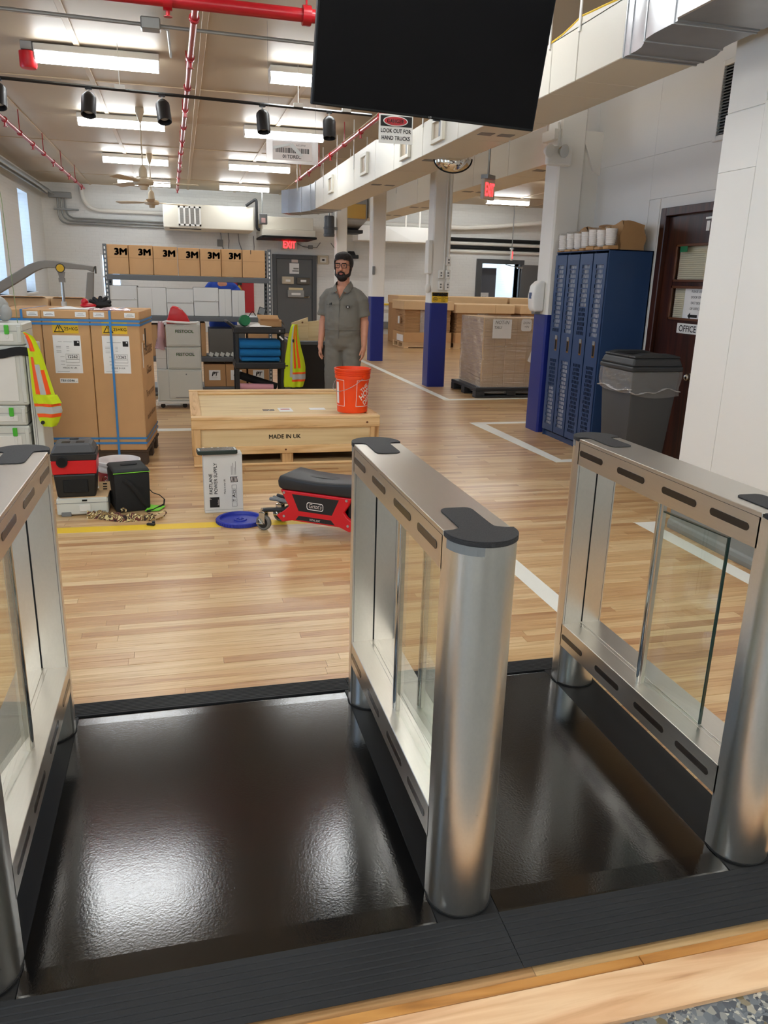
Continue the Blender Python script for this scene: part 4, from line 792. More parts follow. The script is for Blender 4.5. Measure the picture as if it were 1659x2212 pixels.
tag(MB().box(3.08, 3.26, 22.922, 22.93, 1.945, 2.02).build('door_plate', mat('pinkish_plate', (206,186,176), .6)), 'small beige plate on the grey back door above the notice', 'plate')
# right-hand back wall: pipes, white unit heater box
pipe('pipe', [(4.7, 22.7, 3.05), (8.1, 22.7, 3.05), (9.0, 22.65, 3.12), (10.6, 22.4, 3.3)], .065, M['pipew'], 'thick white pipe high on the right back wall')
for z, m, lb in ((2.745, M['matte'], 'upper black pipe above the right doorway'), (2.635, M['pipew'], 'white pipe between two black pipes above the right doorway'), (2.525, M['matte'], 'lower black pipe above the right doorway'), (2.415, M['pipew'], 'lowest white pipe above the right doorway')): pipe('pipe', [(7.4, 22.945, z), (12.55, 22.945, z)], .052, m, lb)
t = thing('duct_box', 'white boxed duct with folded faces on the right back wall', 'duct', (5.8, 22, 2.7)); MB().box(4.75, 7.3, 21.9, 22.6, 2.55, 2.95).build('box', M['white'], t, world=True, bev=.015); MB().add([(4.9,21.895,2.58),(6.3,21.895,2.58),(5.6,21.86,2.9)], [(0,1,2)]).build('crease', M['white'], t, world=True)
for x in (6.1, 6.5): MB().cyl((x,21.95,2.95),(x,21.95,3.7),.03,n=8).build('hanger_rod', M['pipew'], t, world=True)
gr_ = thing('guard_rail', 'yellow guard rail on the back wall behind the pallets', 'rail', (5.3, 22.85, 0)); MB().tube([(4.0, 22.85, .86), (6.6, 22.85, .86)], .03, 10).build('rail', M['ytape'], gr_, world=True, smooth=True)
for x in (4.1, 5.3, 6.5): MB().cyl((x, 22.85, .0), (x, 22.85, .86), .025, n=10).build('rail_post', M['ytape'], gr_, world=True)
tag(MB().box(4.15, 5.25, 22.6, 22.8, .0, .16).build('kerb', M['ytape'], bev=.01), 'yellow kerb at the foot of the back wall', 'kerb')
tag(MB().box(4.15, 6.45, 22.9, 22.99, .17, .36).build('kerb_pad', M['greyd'], bev=.01), 'grey pad above the yellow kerb at the back wall', 'pad')
t = thing('fire_point_board', 'red fire point board on the back wall seen through the rack', 'board', (1.55, 22.95, 1.0)); MB().box(1.46, 2.02, 22.965, 22.999, .55, 1.52).build('board', M['redr'], t, world=True)
t = thing('fire_extinguisher', 'yellow and silver fire extinguisher on the red board', 'fire extinguisher', (1.6, 22.85, .8)); MB().lathe([(0,0),(.08,0),(.085,.02),(.085,.42),(.05,.5),(.02,.52),(.02,.56)], (1.6,22.85,.75), 16).build('cylinder', mat('extinguisher_yellow', (222,186,60), .4), t, world=True, smooth=True); MB().box(1.57,1.68,22.83,22.965,1.3,1.36).tube([(1.6,22.85,1.33),(1.5,22.83,1.2),(1.5,22.83,.95)],.012,6).build('valve', M['black'], t, world=True)

# ================================================================== MIRROR, SIGNS, EMERGENCY LIGHT, COLUMN FITTINGS
t = thing('convex_mirror', 'half dome safety mirror with a black rim under the cream duct', 'mirror', (2.93, 8.72, 2.79))
Mm = Matrix.Translation((2.93, 8.72, 2.79)) @ Matrix.Rotation(R(-14), 4, 'Z') @ Matrix.Rotation(R(-20), 4, 'X')
def dome(u, v):
    a = math.pi*(1+u); r = v; return Mm @ Vector((.205*r*math.cos(a), -.12*math.sqrt(max(0, 1-r*r)), .155*r*math.sin(a)))
MB().grid(dome, 20, 8).build('dome', M['mirror'], t, world=True, smooth=True)
MB().tube([dome(i/20, 1) for i in range(21)], .009, 6).build('rim', M['matte'], t, world=True)
MB().grid(lambda u, v: Mm @ Vector((.205*v*math.cos(math.pi*(1+u)), .004, .155*v*math.sin(math.pi*(1+u)))), 20, 2).build('backing', M['greyd'], t, world=True)
MB().mesh(MB().box(-.1, .1, -.0, .03, -.02, .02), Mm).build('bracket', M['greyd'], t, world=True)
t = thing('emergency_light', 'white twin-head emergency light on the near column', 'emergency light', (3.55, 7.62, 2.7))
MB().obox((3.60, 7.53, 2.70), (.26, .07, .17)).build('housing', M['white'], t, world=True, bev=.02, seg=2)
for x, y in ((3.47, 7.48), (3.60, 7.44)): MB().lathe([(0,.03),(.04,.03),(.06,0),(.064,-.02),(.05,-.022),(0,-.01)], (0,0,0), 16).v and MB().mesh(MB().lathe([(0,.04),(.035,.035),(.055,0),(.06,-.02),(.05,-.022),(0,-.012)], (0,0,0), 16), Matrix.Translation((x, y, 2.735)) @ Matrix.Rotation(R(-80), 4, 'X') @ Matrix.Rotation(R(-20), 4, 'Y')).build('lamp_head', M['chrome'] if x > 3.5 else M['white'], t, world=True, smooth=True)
MB().tube([(3.6,7.55,2.78),(3.6,7.54,2.9),(3.58,7.54,3.0)], .012, 6).build('feed_tube', M['pipew'], t, world=True)
# DANGER sign
t = thing('danger_sign', 'white danger sign with a red oval hanging beside the television', 'sign', (1.6, 6.0, 2.55), R(0))
SX0, SX1, SZ0, SZ1 = 1.443, 1.697, 2.463, 2.655
MB().box(SX0, SX1, 5.998, 6.003, SZ0, SZ1).build('plate', M['white'], t, world=True)
MB().box(SX0+.012, SX1-.008, 5.9966, 5.998, 2.575, 2.645).build('black_band', M['ink'], t, world=True)
el = lambda rx_, rz_, y: MB().prism([(1.566+rx_*math.cos(R(a)), 2.611+rz_*math.sin(R(a))) for a in range(0, 360, 12)], y, y+.0008, 'y')
el(.092, .034, 5.9955).build('oval_border', M['white'], t, world=True); el(.085, .028, 5.9944).build('oval', M['redr'], t, world=True)
flatmb().text('DANGER', .024, (1.566, 5.9936, 2.599), bold=.03, wmax=-.125, depth=.0002).build('lettering', M['white'], t, world=True, label='white lettering')
flatmb().text('LOOK OUT FOR', .026, (1.57, 5.9972, 2.534), bold=.03, wmax=-.226).build('lettering', M['ink'], t, world=True)
flatmb().text('HAND TRUCKS', .026, (1.57, 5.9972, 2.487), bold=.03, wmax=-.212).build('lettering', M['ink'], t, world=True)
for x in (SX0+.02, SX1-.02): MB().cyl((x, 6.0, SZ1), (x, 6.0, CZ), .0012, n=4).build('hanging_wire', M['greyd'], t, world=True)
# barcode sign
t = thing('barcode_sign', 'hazy acrylic sign with a barcode hanging from the ceiling', 'sign', (1.08, 8, 2.6))
MB().box(.845, 1.335, 7.998, 8.004, 2.545, 2.765).build('acrylic_sheet', M['plex'], t, world=True)
MB().box(.905, 1.275, 7.995, 7.998, 2.575, 2.735).build('paper', mat('aged_label_paper', (206,196,190), .6), t, world=True)
m = MB(); x = .93; random.seed(3)
while x < 1.25:
    w = random.choice((.003, .005, .008)); m.box(x, x+w, 7.9938, 7.995, 2.638, 2.682); x += w+random.choice((.004, .006))
m.build('barcode', M['ink'], t, world=True)
flatmb().text('01TDREC', .03, (1.085, 7.9944, 2.592), bold=.02).text('A E-3TW', .016, (1.17, 7.9944, 2.70)).build('lettering', M['ink'], t, world=True)
MB().add([(.905,7.99,2.66),(1.06,7.985,2.70),(1.08,7.988,2.725),(.91,7.992,2.69)], [(0,1,2,3)]).add([(1.06,7.985,2.70),(1.09,7.985,2.725),(1.19,7.984,2.62),(1.16,7.986,2.61)], [(0,1,2,3)]).build('peeling_tape', M['his'], t, world=True)
for x in (.87, 1.31): MB().cyl((x, 8, 2.765), (x, 8, CZ), .0012, n=4).build('hanging_wire', M['greyd'], t, world=True)
# fittings on column 2
t = thing('alarm_box', 'white vertical box on the side of the second column', 'control box', (3.5, 11.3, 1.75)); MB().box(3.46, 3.527, 11.2, 11.36, 1.62, 2.08).build('box', M['offw'], t, world=True, bev=.01); MB().tube([(3.5,11.25,1.62),(3.5,11.25,1.45)],.018,8).ell((3.49,11.25,1.42),(.045,.045,.07),12,8).build('bell', M['offw'], t, world=True, smooth=True)
pipe('conduit', [(3.765, 11.2, CZ), (3.765, 11.2, 1.42)], .022, M['pipew'], 'white conduit down the front of the second column')
pipe('conduit', [(3.71, 11.205, 3.0), (3.71, 11.205, 1.6)], .012, M['pipew'], 'thin white conduit down the second column')
for x, z, lb in ((3.66, 1.62, 'left one of the upper pair'), (3.765, 1.8, 'topmost, alone'), (3.765, 1.62, 'right one of the upper pair'), (3.66, 1.46, 'left one of the lower pair'), (3.765, 1.46, 'right one of the lower pair')):
    t = thing('wall_outlet', 'white outlet plate on the second column, '+lb, 'outlet', (x, 11.2, z), 0, 'outlets on the second column'); MB().box(-.035, .035, -.03, .015, -.06, .06).build('plate', M['white'], t, bev=.006); MB().box(-.012, .012, -.032, -.03, .008, .03).box(-.012, .012, -.032, -.03, -.03, -.008).build('socket', M['greyd'], t)
t = thing('caution_sign', 'yellow and black caution sign on the second column', 'sign', (3.67, 11.2, 1.32)); MB().box(3.545, 3.79, 11.205, 11.212, 1.226, 1.368).build('plate', M['yellow'], t, world=True)
MB().box(3.55, 3.785, 11.203, 11.205, 1.316, 1.364).build('black_band', M['ink'], t, world=True); flatmb().text('CAUTION', .036, (3.667, 11.2025, 1.322), bold=.02, wmax=-.22).build('lettering', M['yellow'], t, world=True, label='yellow lettering')
m = flatmb()
for i, s in enumerate(('FORKLIFT', 'AND HAND TRUCK', 'TRAFFIC', 'IN AISLE')): m.text(s, .012, (3.72, 11.204, 1.297-i*.019), bold=.02)
m.build('small_lettering', M['ink'], t, world=True); MB().tube([(3.597+.035*math.cos(R(a)), 11.204, 1.272+.026*math.sin(R(a))) for a in range(0, 360, 30)], .003, 5, closed=True).box(3.575, 3.62, 11.2035, 11.205, 1.268, 1.278).build('pictogram', M['ink'], t, world=True)
tag(MB().box(3.55, 3.6, 15.0, 15.03, 1.62, 1.77).build('switch_plate', M['greyd'], bev=.004), 'small grey switch plate on the third column', 'switch')
# hand sanitiser dispenser on column 3
t = thing('soap_dispenser', 'white soap dispenser on the near column above the blue paint', 'dispenser', (3.56, 7.72, 1.4))
MB().prism([(3.618, 1.245), (3.618, 1.545), (3.56, 1.55), (3.505, 1.50), (3.487, 1.39), (3.50, 1.28), (3.52, 1.24)], 7.62, 7.76, 'y').build('cover', M['white'], t, world=True, bev=.022, seg=3, smooth=True)
MB().box(3.484, 3.49, 7.66, 7.71, 1.37, 1.43).build('window', mat('dispenser_window', (60,80,120), .3), t, world=True); MB().box(3.53, 3.60, 7.65, 7.73, 1.215, 1.25).build('spout', M['greyd'], t, world=True, bev=.008)
# ================================================================== FLOOR TAPES
def tape(poly, m, label, z=.0004):
    o = MB().prism(poly, .0001, z+.0004).build('floor_tape', m); tag(o, label, 'floor tape')
tape([(-1.05,4.785),(-1.05,4.895),(1.7,4.81),(1.7,4.70)], M['ytape'], 'yellow tape strip across the floor under the blue lid')
tape([(3.35,9.86),(3.45,9.98),(4.7,10.02),(4.7,9.93)], M['wtape'], 'white tape crossing in front of the wrapped pallet')
tape([(3.36,9.9),(3.46,9.99),(3.42,22),(3.32,22)], M['wtape'], 'long white tape line running back past the columns')
tape([(3.09,8.2),(3.3,8.2),(4.0,8.2),(4.0,8.09),(3.26,8.09)], M['wtape'], 'white tape at the far side of the locker square')
tape([(3.09,8.18),(3.25,8.09),(3.27,6.26),(3.17,6.16)], M['wtape'], 'white tape along the aisle side of the locker square')
tape([(3.18,6.17),(3.28,6.27),(3.62,6.27),(3.62,6.17)], M['wtape'], 'white tape at the near side of the locker square')
tape([(1.685,2.72),(1.685,4.3),(1.79,4.3),(1.79,2.72)], M['wtape'], 'white tape strip beside the middle turnstile, ending at the dark ramp')
tape([(2.87,4.39),(2.985,4.30),(2.985,1.4),(2.885,1.4)], M['wtape'], 'white tape strip along the grey wall base seen through the turnstile glass')
tape([(2.86,4.40),(2.985,4.30),(3.03,4.30),(3.03,4.40)], M['wtape'], 'short white tape end turning towards the pilaster')
tape([(-.6,8.03),(-.6,8.17),(.45,8.17),(.45,8.03)], M['wtape'], 'white tape crossing behind the wooden crate')

# ================================================================== WOODEN CRATE AND WHAT STANDS ON IT
cr = thing('wooden_crate', 'long low wooden shipping crate stencilled MADE IN UK', 'crate', (.82, 7.2, 0))
def part(n, m, b, bev=.003, par=None, **k): return b.build(n, M[m] if isinstance(m, str) else m, par or cr, bev=bev, world=True, **k)
cx0, cx1, cy0, cy1 = .04, 1.60, 6.39, 8.0
part('side_panel', 'ply', MB().box(cx0+.02, cx1-.02, cy0+.025, cy0+.04, .10, .33))
part('side_panel', 'ply', MB().box(cx0+.02, cx0+.035, cy0+.04, cy1-.04, .10, .33)); part('side_panel', 'ply', MB().box(cx1-.035, cx1-.02, cy0+.04, cy1-.04, .10, .33)); part('side_panel', 'ply', MB().box(cx0+.02, cx1-.02, cy1-.04, cy1-.025, .10, .33))
part('top_rail_board', 'pine', MB().box(cx0, cx1, cy0-.012, cy0+.024, .315, .388)); part('bottom_rail_board', 'pine', MB().box(cx0+.075, cx1-.005, cy0, cy0+.024, .10, .165))
part('corner_board', 'pinez', MB().box(cx0, cx0+.073, cy0, cy0+.024, .095, .314)); part('corner_board', 'pinez', MB().box(cx1-.075, cx1-.004, cy0, cy0+.024, .166, .314))
for x0, x1 in ((cx0+.01, cx0+.10), (.77, .862), (cx1-.11, cx1-.01)):
    part('skid_block', 'pinez', MB().box(x0, x1, cy0+.01, cy0+.15, .022, .098)); part('skid_block', 'pinez', MB().box(x0, x1, cy1-.15, cy1-.01, .022, .098))
    part('skid_board', 'pine', MB().box(x0, x1, cy0+.152, cy1-.152, .07, .098))
part('base_board', 'pine', MB().box(cx0+.01, cx1-.01, cy0+.01, cy0+.14, .001, .0215)); part('base_board', 'pine', MB().box(cx0+.01, cx1-.01, cy1-.14, cy1-.01, .001, .0215))
part('crate_floor', mat('crate_inside', (70,50,30), .9), MB().box(cx0+.04, cx1-.04, cy0+.04, cy1-.04, .099, .12))
part('lid_panel', 'ply', MB().box(cx0+.05, cx1-.05, cy0+.05, cy1-.05, .365, .385))
part('lid_board', 'pine', MB().box(cx0, cx1, cy0-.014, cy0+.085, .389, .411)); part('lid_board', 'pine', MB().box(cx0, cx1, cy1-.09, cy1, .389, .418))
part('lid_board', 'piney', MB().box(cx0, cx0+.085, cy0+.087, cy1-.092, .386, .413)); part('lid_board', 'piney', MB().box(cx1-.085, cx1, cy0+.087, cy1-.092, .386, .413))
part('lid_batten', 'pine', MB().box(cx0+.087, cx1-.087, cy1-.17, cy1-.095, .386, .404))
part('stencil', 'ink', flatmb().text('MADE IN UK', .034, (.795, cy0+.0245, .222), bold=.03, wmax=-.265), bev=0, label='black stencilled words MADE IN UK')
part('knot', mat('wood_knot', (110,64,32), .7), MB().prism([(1.49+.010*math.cos(R(a)), .352+.009*math.sin(R(a))) for a in range(0,360,30)], cy0-.0126, cy0-.012, 'y'), bev=0)
part('knot', MATS['wood_knot'], MB().prism([(.80+.009*math.cos(R(a)), .132+.008*math.sin(R(a))) for a in range(0,360,30)], cy0-.0006, cy0, 'y'), bev=0)
for x0, x1, y0, y1, lb in ((.80, .92, 6.78, 6.98, 'printed paper label lying on the crate lid'), (1.08, 1.22, 6.85, 6.96, 'white paper strip on the crate lid left of the orange bucket'), (.66, .76, 6.84, 6.92, 'clear tape patch on the crate lid')):
    o = MB().box(x0, x1, y0, y1, .3855, .387).build('paper_slip', M['paper'] if 'clear' not in lb else M['film']); tag(o, lb, 'paper')
    if 'printed' in lb: MB().box(x0+.02, x1-.02, y0+.10, y0+.15, .3871, .3876).build('print', M['redr'], o)
# orange bucket
def bucket_part(t, name, prof, m, c, n=64, **k): return MB().lathe(prof, c, n).build(name, m, t, world=True, smooth=True, **k)
BC = (1.405, 6.60, .4115)
b = thing('bucket', 'bright orange plastic bucket standing on the wooden crate', 'bucket', BC)
bucket_part(b, 'body', [(0,0),(.126,0),(.131,.006),(.142,.285),(.142,.29),(.152,.29),(.152,.30),(.1515,.315),(.146,.317),(.146,.322),(.1545,.324),(.1545,.331),(.147,.333),(.147,.338),(.156,.340),(.156,.347),(.148,.349),(.148,.356),(.158,.358),(.158,.372),(.146,.373),(.144,.36),(.128,.02),(.12,.012),(0,.012)], M['orange'], BC)
def onbucket(a0, z0, tilt_=0., r0=.1331, c=BC, kk=.0378):
    def f(x, y):
        u = x*math.cos(tilt_)-y*math.sin(tilt_); v = x*math.sin(tilt_)+y*math.cos(tilt_); z = z0+v; r = r0+kk*z; a = R(a0)+u/r
        return (c[0]+math.cos(a)*r, c[1]+math.sin(a)*r, c[2]+z)
    return f
lg = flatmb()
for s, h, zz in (('THE', .03, .045), ('HOME', .052, -.012), ('DEPOT', .04, -.066)):
    f0 = onbucket(-42, .17, R(38)); lg.text(s, h, (0,0,0), bold=.035, wmax=-.17 if s != 'THE' else -.09, post=lambda x, y, zz=zz: f0(x, y+zz))
fr = onbucket(-42, .17)
for (x0, x1, y0, y1) in ((-.11,.11,.108,.112),(-.11,.11,-.112,-.108),(-.112,-.108,-.112,.112),(.108,.112,-.112,.112)):
    nseg = 8
    for i in range(nseg):
        a, c2 = lerp(x0,x1,i/nseg), lerp(x0,x1,(i+1)/nseg); lg.add([fr(a,y0), fr(c2,y0), fr(c2,y1), fr(a,y1)], [(0,1,2,3)])
lg.build('shop_logo', M['wtext'], b, world=True, label='white square logo print with slanted shop lettering')
l2 = flatmb(); f2 = onbucket(-165, .17)
for (x0, x1, y0, y1) in ((-.08,.08,.108,.112),(-.08,.08,-.112,-.108),(.078,.082,-.112,.112),(-.02,.02,-.09,.09)):
    for i in range(6):
        a, c2 = lerp(x0,x1,i/6), lerp(x0,x1,(i+1)/6); l2.add([f2(a,y0), f2(c2,y0), f2(c2,y1), f2(a,y1)], [(0,1,2,3)])
l2.build('side_print', M['wtext'], b, world=True)
hp0 = [(BC[0]-.157, BC[1]-.01, BC[2]+.305)] + [(BC[0]-.157*math.cos(R(a)), BC[1]-.166*math.sin(R(a))-.006, BC[2]+.305-.12*math.sin(R(a))) for a in range(8, 175, 12)] + [(BC[0]+.157, BC[1], BC[2]+.305)]
ha = R(-62); hp = [(BC[0]+(x-BC[0])*math.cos(ha)-(y-BC[1])*math.sin(ha), BC[1]+(x-BC[0])*math.sin(ha)+(y-BC[1])*math.cos(ha), z) for x, y, z in hp0]
MB().tube(hp, .0022, 6).build('wire_handle', M['galv'], b, world=True, smooth=True)
for s in (-1, 1): MB().cyl((BC[0]+s*.148*math.cos(ha), BC[1]+s*.148*math.sin(ha), BC[2]+.305), (BC[0]+s*.162*math.cos(ha), BC[1]+s*.162*math.sin(ha), BC[2]+.305), .018, n=12).build('handle_lug', M['orange'], b, world=True)

# ================================================================== WHITE BOX, TABLET, BLUE LID
t = thing('power_supply_box', 'white carton printed FASTLANE POWER SUPPLY standing on end', 'box', (.22, 5.12, 0), R(2))
MB().box(-.125, .125, -.055, .055, 0, .398).build('carton', M['wbox'], t, bev=.003)
MB().box(-.122, .122, -.0562, -.0552, .02, .021).build('flap_line', M['greyink'], t)
tx = flatmb(); yy = -.0556
tx.text('FASTLANE', .021, (-.072, yy, .128), (0,0,1), (-1,0,0), bold=.02, align='LEFT').text('POWER SUPPLY', .021, (-.040, yy, .128), (0,0,1), (-1,0,0), bold=.02, align='LEFT').text('Made in the UK', .011, (.012, yy, .128), (0,0,1), (-1,0,0), bold=.01, align='LEFT')
tx.build('lettering', M['ink'], t, label='black lettering')
MB().box(-.092, -.030, -.0562, -.0552, .038, .108).build('logo_square', M['ink'], t); flatmb().text('F', .015, (-.080, -.0564, .098), (0,0,1), (-1,0,0), bold=.03).text('fastlane', .009, (-.034, -.0564, .072), (0,0,1), (-1,0,0), bold=.02).build('logo_lettering', M['wtext'], t)
ic = MB()
for k in range(5):
    z = .052+.030*k; ic.box(.053, .0545, -.0562, -.0552, z-.013, z+.013).box(.0835, .085, -.0562, -.0552, z-.013, z+.013).box(.053, .085, -.0562, -.0552, z-.0135, z-.0125)
ic.box(.053, .085, -.0562, -.0552, .1845, .186).build('icon_boxes', M['ink'], t)
flatmb().text('CE', .016, (.076, -.0564, .142), (0,0,1), (-1,0,0), bold=.01).text('T', .018, (.076, -.0564, .082), (0,0,1), (-1,0,0), bold=.03).text('^', .03, (.086, -.0564, .112), (0,0,1), (-1,0,0), bold=.03).build('icon_marks', M['ink'], t)
MB().box(.045, .092, -.0562, -.0552, .205, .243).build('black_label', M['ink'], t)
q = MB()
for k in range(5): q.add([(.047+.009*k, -.0565, .207), (.050+.009*k, -.0565, .207), (.056+.009*k, -.0565, .241), (.053+.009*k, -.0565, .241)], [(0,1,2,3)])
q.build('label_hatching', M['wtext'], t)
for k, ln in enumerate((.06,.08,.05,.09)): MB().box(.052+.009*k, .0545+.009*k, -.0562, -.0552, .255, .255+ln).build('fine_print', M['greyink'], t)
t = thing('rugged_tablet', 'dark green rugged tablet lying across the white box', 'tablet', (.185, 5.09, .3985), R(4))
MB().prism(rrect(-.125, .13, -.055, .06, .014), 0, .026).build('case', mat('dark_green_case', (32,46,40), .5), t, bev=.004); MB().box(-.10, .105, -.042, .047, .026, .0265).build('screen', mat('dull_screen', (88,84,78), .25), t)
bp = MB()
for x in (-.085, -.03, .01, .07): bp.box(x, x+.012, .048, .056, .0262, .0272)
for y in (-.03, 0, .03): bp.box(-.120, -.108, y-.008, y+.008, .0262, .0272).box(.112, .124, y-.008, y+.008, .0262, .0272)
bp.build('buttons', M['offw'], t)
t = thing('blue_cover', 'royal blue bucket lid lying on the floor over the yellow tape', 'bucket lid', (.31, 4.845, .001))
MB().lathe([(0,.012),(.022,.012),(.024,.018),(.04,.018),(.042,.010),(.125,.010),(.13,.026),(.142,.028),(.150,.024),(.152,.004),(.150,0),(.145,0),(.142,.02),(.133,.02),(.128,.004),(0,.004)], (0,0,0), 40).build('lid_disc', M['bluelid'], t, smooth=True)
rb = MB()
for k in range(48):
    a = 2*math.pi*k/48; rb.obox((.1525*math.cos(a), .1525*math.sin(a), .010), (.004, .007, .016), Matrix.Rotation(a, 3, 'Z'))
rb.build('grip_ribs', M['bluelid'], t); MB().ell((.0, 0, .016), (.012,.012,.008), 10, 6).build('centre_bung', M['bluelid'], t, smooth=True)

# ================================================================== RED ROLLING SEAT
t = thing('rolling_stool', 'red and black rolling work seat on casters beside the middle turnstile', 'stool', (.607, 4.655, 0), math.atan2(-.59, .81))
S = lambda n, m, b, **k: b.build(n, M[m] if isinstance(m, str) else m, t, **k)
seat = MB()
def seatf(x): return .018*((x-.24)/.24)**2
xs_ = [0, .03, .12, .24, .36, .45, .48]
pf = [(x, .355+seatf(x)) for x in xs_] + [(.495, .33), (.49, .292), (.46, .282), (.02, .282), (-.012, .295), (-.015, .335)]
seat.prism(pf, -.135, .135, 'y'); S('seat_pad', 'seat', seat, bev=.018, seg=3, smooth=True)
S('pad_recess', 'black', MB().prism(stadium(.14, .34, -.03, .03), .3565, .3585), bev=.001)
for s in (-1, 1):
    y0, y1 = s*.105, s*.135
    pn = [(.005,.283),(.475,.283),(.455,.235),(.425,.19),(.445,.165),(.505,.125),(.465,.075),(.40,.098),(.08,.098),(.015,.08),(-.025,.118),(.03,.155),(.062,.185),(.035,.23)]
    S('side_panel', 'redp', MB().prism(pn if s > 0 else pn, min(y0,y1), max(y0,y1), 'y'), bev=.006, seg=2)
    yo = s*.137; ya, yb = min(s*.134, yo), max(s*.134, yo)
    S('black_plate', 'black', MB().prism([(.085,.265),(.395,.265),(.35,.165),(.13,.165)], ya, yb, 'y'), bev=.001)
    S('name_slot', 'black', MB().prism([(.13,.135),(.345,.135),(.37,.108),(.11,.108)], ya, yb, 'y'), bev=.001)
    for x, z in ((.032,.268),(.445,.268),(.03,.12),(.455,.115)): S('bolt', 'galv', MB().cyl((x, s*.134, z), (x, s*.139, z), .008, n=10))
    xd = (1,0,0) if s < 0 else (-1,0,0)
    S('maker_badge', 'wtext', flatmb().text("Griot's", .026, (.24, s*.1378, .195), xd, bold=.02, shear=.3, wmax=-.085), label='white script maker lettering')
    rr_ = rrect(.185, .295, .182, .228, .014); ro = flatmb(); ri = rrect(.189, .291, .186, .224, .011); k_ = len(rr_)
    ro.add([(x, s*.1376, z) for x, z in rr_] + [(x, s*.1376, z) for x, z in ri], [(i, (i+1) % k_, k_+(i+1) % k_, k_+i) for i in range(k_)]); S('badge_outline', 'wtext', ro)
    S('slot_lettering', 'wtext', flatmb().text('DETAIL SEAT', .012, (.24, s*.1378, .115), xd, bold=.02, wmax=-.07))
S('shelf_tray', 'black', MB().box(-.01, .49, -.104, .104, .14, .155), bev=.004)
S('end_panel', 'black', MB().box(.44, .47, -.10, .10, .155, .28), bev=.004)
S('stored_cloth', mat('yellow_cloth', (206,186,60), .9), MB().ell((.20, -.09, .262), (.06, .03, .02), 12, 8).ell((.28, -.085, .258), (.05, .03, .018), 12, 8), smooth=True)
for y in (-.06, -.02, .03): S('stored_tool', 'greyd' if y < 0 else 'black', MB().tube([(.05, y, .17+.2*abs(y)), (-.06, y-.01, .185+.2*abs(y)), (-.11, y+.01, .19)], [.009, .011, .012], 8), smooth=True)
for x, y in ((-.13, -.105), (-.13, .105), (.60, -.105), (.60, .105)):
    s = -1 if x < .2 else 1
    S('caster_arm', 'black', MB().tube([(x-s*.14, y*.8, .145), (x-s*.03, y, .135), (x, y, .13)], [.02,.02,.018], 8, flat=(1.1,.7)), smooth=True)
    S('caster_fork', 'chrome', MB().cyl((x, y, .115), (x, y, .14), .018, n=12).box(x-.02, x+.02, y-.026, y-.02, .045, .118).box(x-.02, x+.02, y+.02, y+.026, .045, .118).box(x-.02, x+.02, y-.026, y+.026, .112, .118), bev=.002)
    w = S('caster_wheel', mat('grey_tyre', (112,110,104), .5), MB().mesh(MB().lathe([(.02,-.014),(.044,-.014),(.05,-.008),(.05,.008),(.044,.014),(.02,.014)], (0,0,0), 24), Matrix.Translation((x, y, .0505)) @ Matrix.Rotation(R(90), 4, 'X')), smooth=True)
    MB().cyl((x, y-.0145, .05), (x, y+.0145, .05), .034, n=20).build('wheel_hub', M['black'], t)
    MB().tube([(x-.015, y-.03, .075), (x-.01*s, y-.034, .05), (x+.03*s, y-.034, .05)], .007, 6).build('brake_lever', M['chrome'], t, smooth=True)

# ================================================================== TOOLS ON THE FLOOR, LEFT
t = thing('systainer_case', 'flat grey systainer on the floor carrying the red and black vacuum', 'tool case', (-.64, 5.28, 0), R(1))
MB().box(-.185, .125, -.15, .15, .008, .118).build('case_body', M['greyp'], t, bev=.008); MB().box(-.187, .127, -.152, .152, .085, .088).build('case_seam', M['greyd'], t)
MB().box(-.05, .02, -.157, -.15, .028, .075).build('latch', M['offw'], t, bev=.003); MB().box(-.03, .0, -.154, -.148, .098, .108).build('handle_slot', M['dark'], t)
for x in (-.13, .08): MB().box(x-.03, x+.03, -.156, -.149, .0, .03).build('foot_clip', M['greyd'], t, bev=.004)
t = thing('cardboard_flap', 'flattened piece of cardboard with slots between the vacuum and the black bag', 'cardboard', (-.58, 5.26, .1185))
MB().box(-.80, -.51, 5.14, 5.36, .1187, .124).add([(-.575,5.28,.125),(-.50,5.28,.125),(-.50,5.30,.18),(-.575,5.30,.18),(-.575,5.284,.125),(-.50,5.284,.125),(-.50,5.304,.18),(-.575,5.304,.18)], [(0,1,2,3),(7,6,5,4),(0,4,5,1),(1,5,6,2),(2,6,7,3),(3,7,4,0)]).build('flap', M['cardl'], t, world=True)
for z in (.135, .15, .167): MB().box(-.55, -.525, 5.2755+.36*(z-.125), 5.2805+.36*(z-.125), z-.003, z+.003).build('slot', M['dark'], t, world=True)
t = thing('shop_vacuum', 'red and black cordless shop vacuum standing on the grey case', 'vacuum cleaner', (-.70, 5.235, .1245), R(2))
MB().frustum((-.115,.115,-.105,.105,0), (-.128,.128,-.118,.118,.155)).build('lower_tank', M['black'], t, bev=.012, seg=2)
MB().box(-.075, .075, -.121, -.11, .035, .12).build('tank_panel', M['matte'], t, bev=.004)
MB().frustum((-.130,.130,-.120,.120,.1555), (-.135,.135,-.125,.125,.243)).build('red_band', M['redp'], t, bev=.004)
MB().frustum((-.135,.135,-.125,.125,.2435), (-.137,.137,-.127,.127,.285)).build('motor_head', M['blackm'], t, bev=.004)
MB().frustum((-.136,.136,-.126,.126,.2855), (-.105,.105,-.085,.10,.345)).build('top_cover', mat('dark_grey_cover', (70,70,72), .5), t, bev=.012)
for x in (-.045, .04): MB().box(x-.026, x+.026, -.06, .0, .340, .3465).build('latch_window', M['screen'], t, bev=.002)
MB().box(-.03, .025, .05, .075, .344, .352).build('carry_grip', M['black'], t, bev=.003)
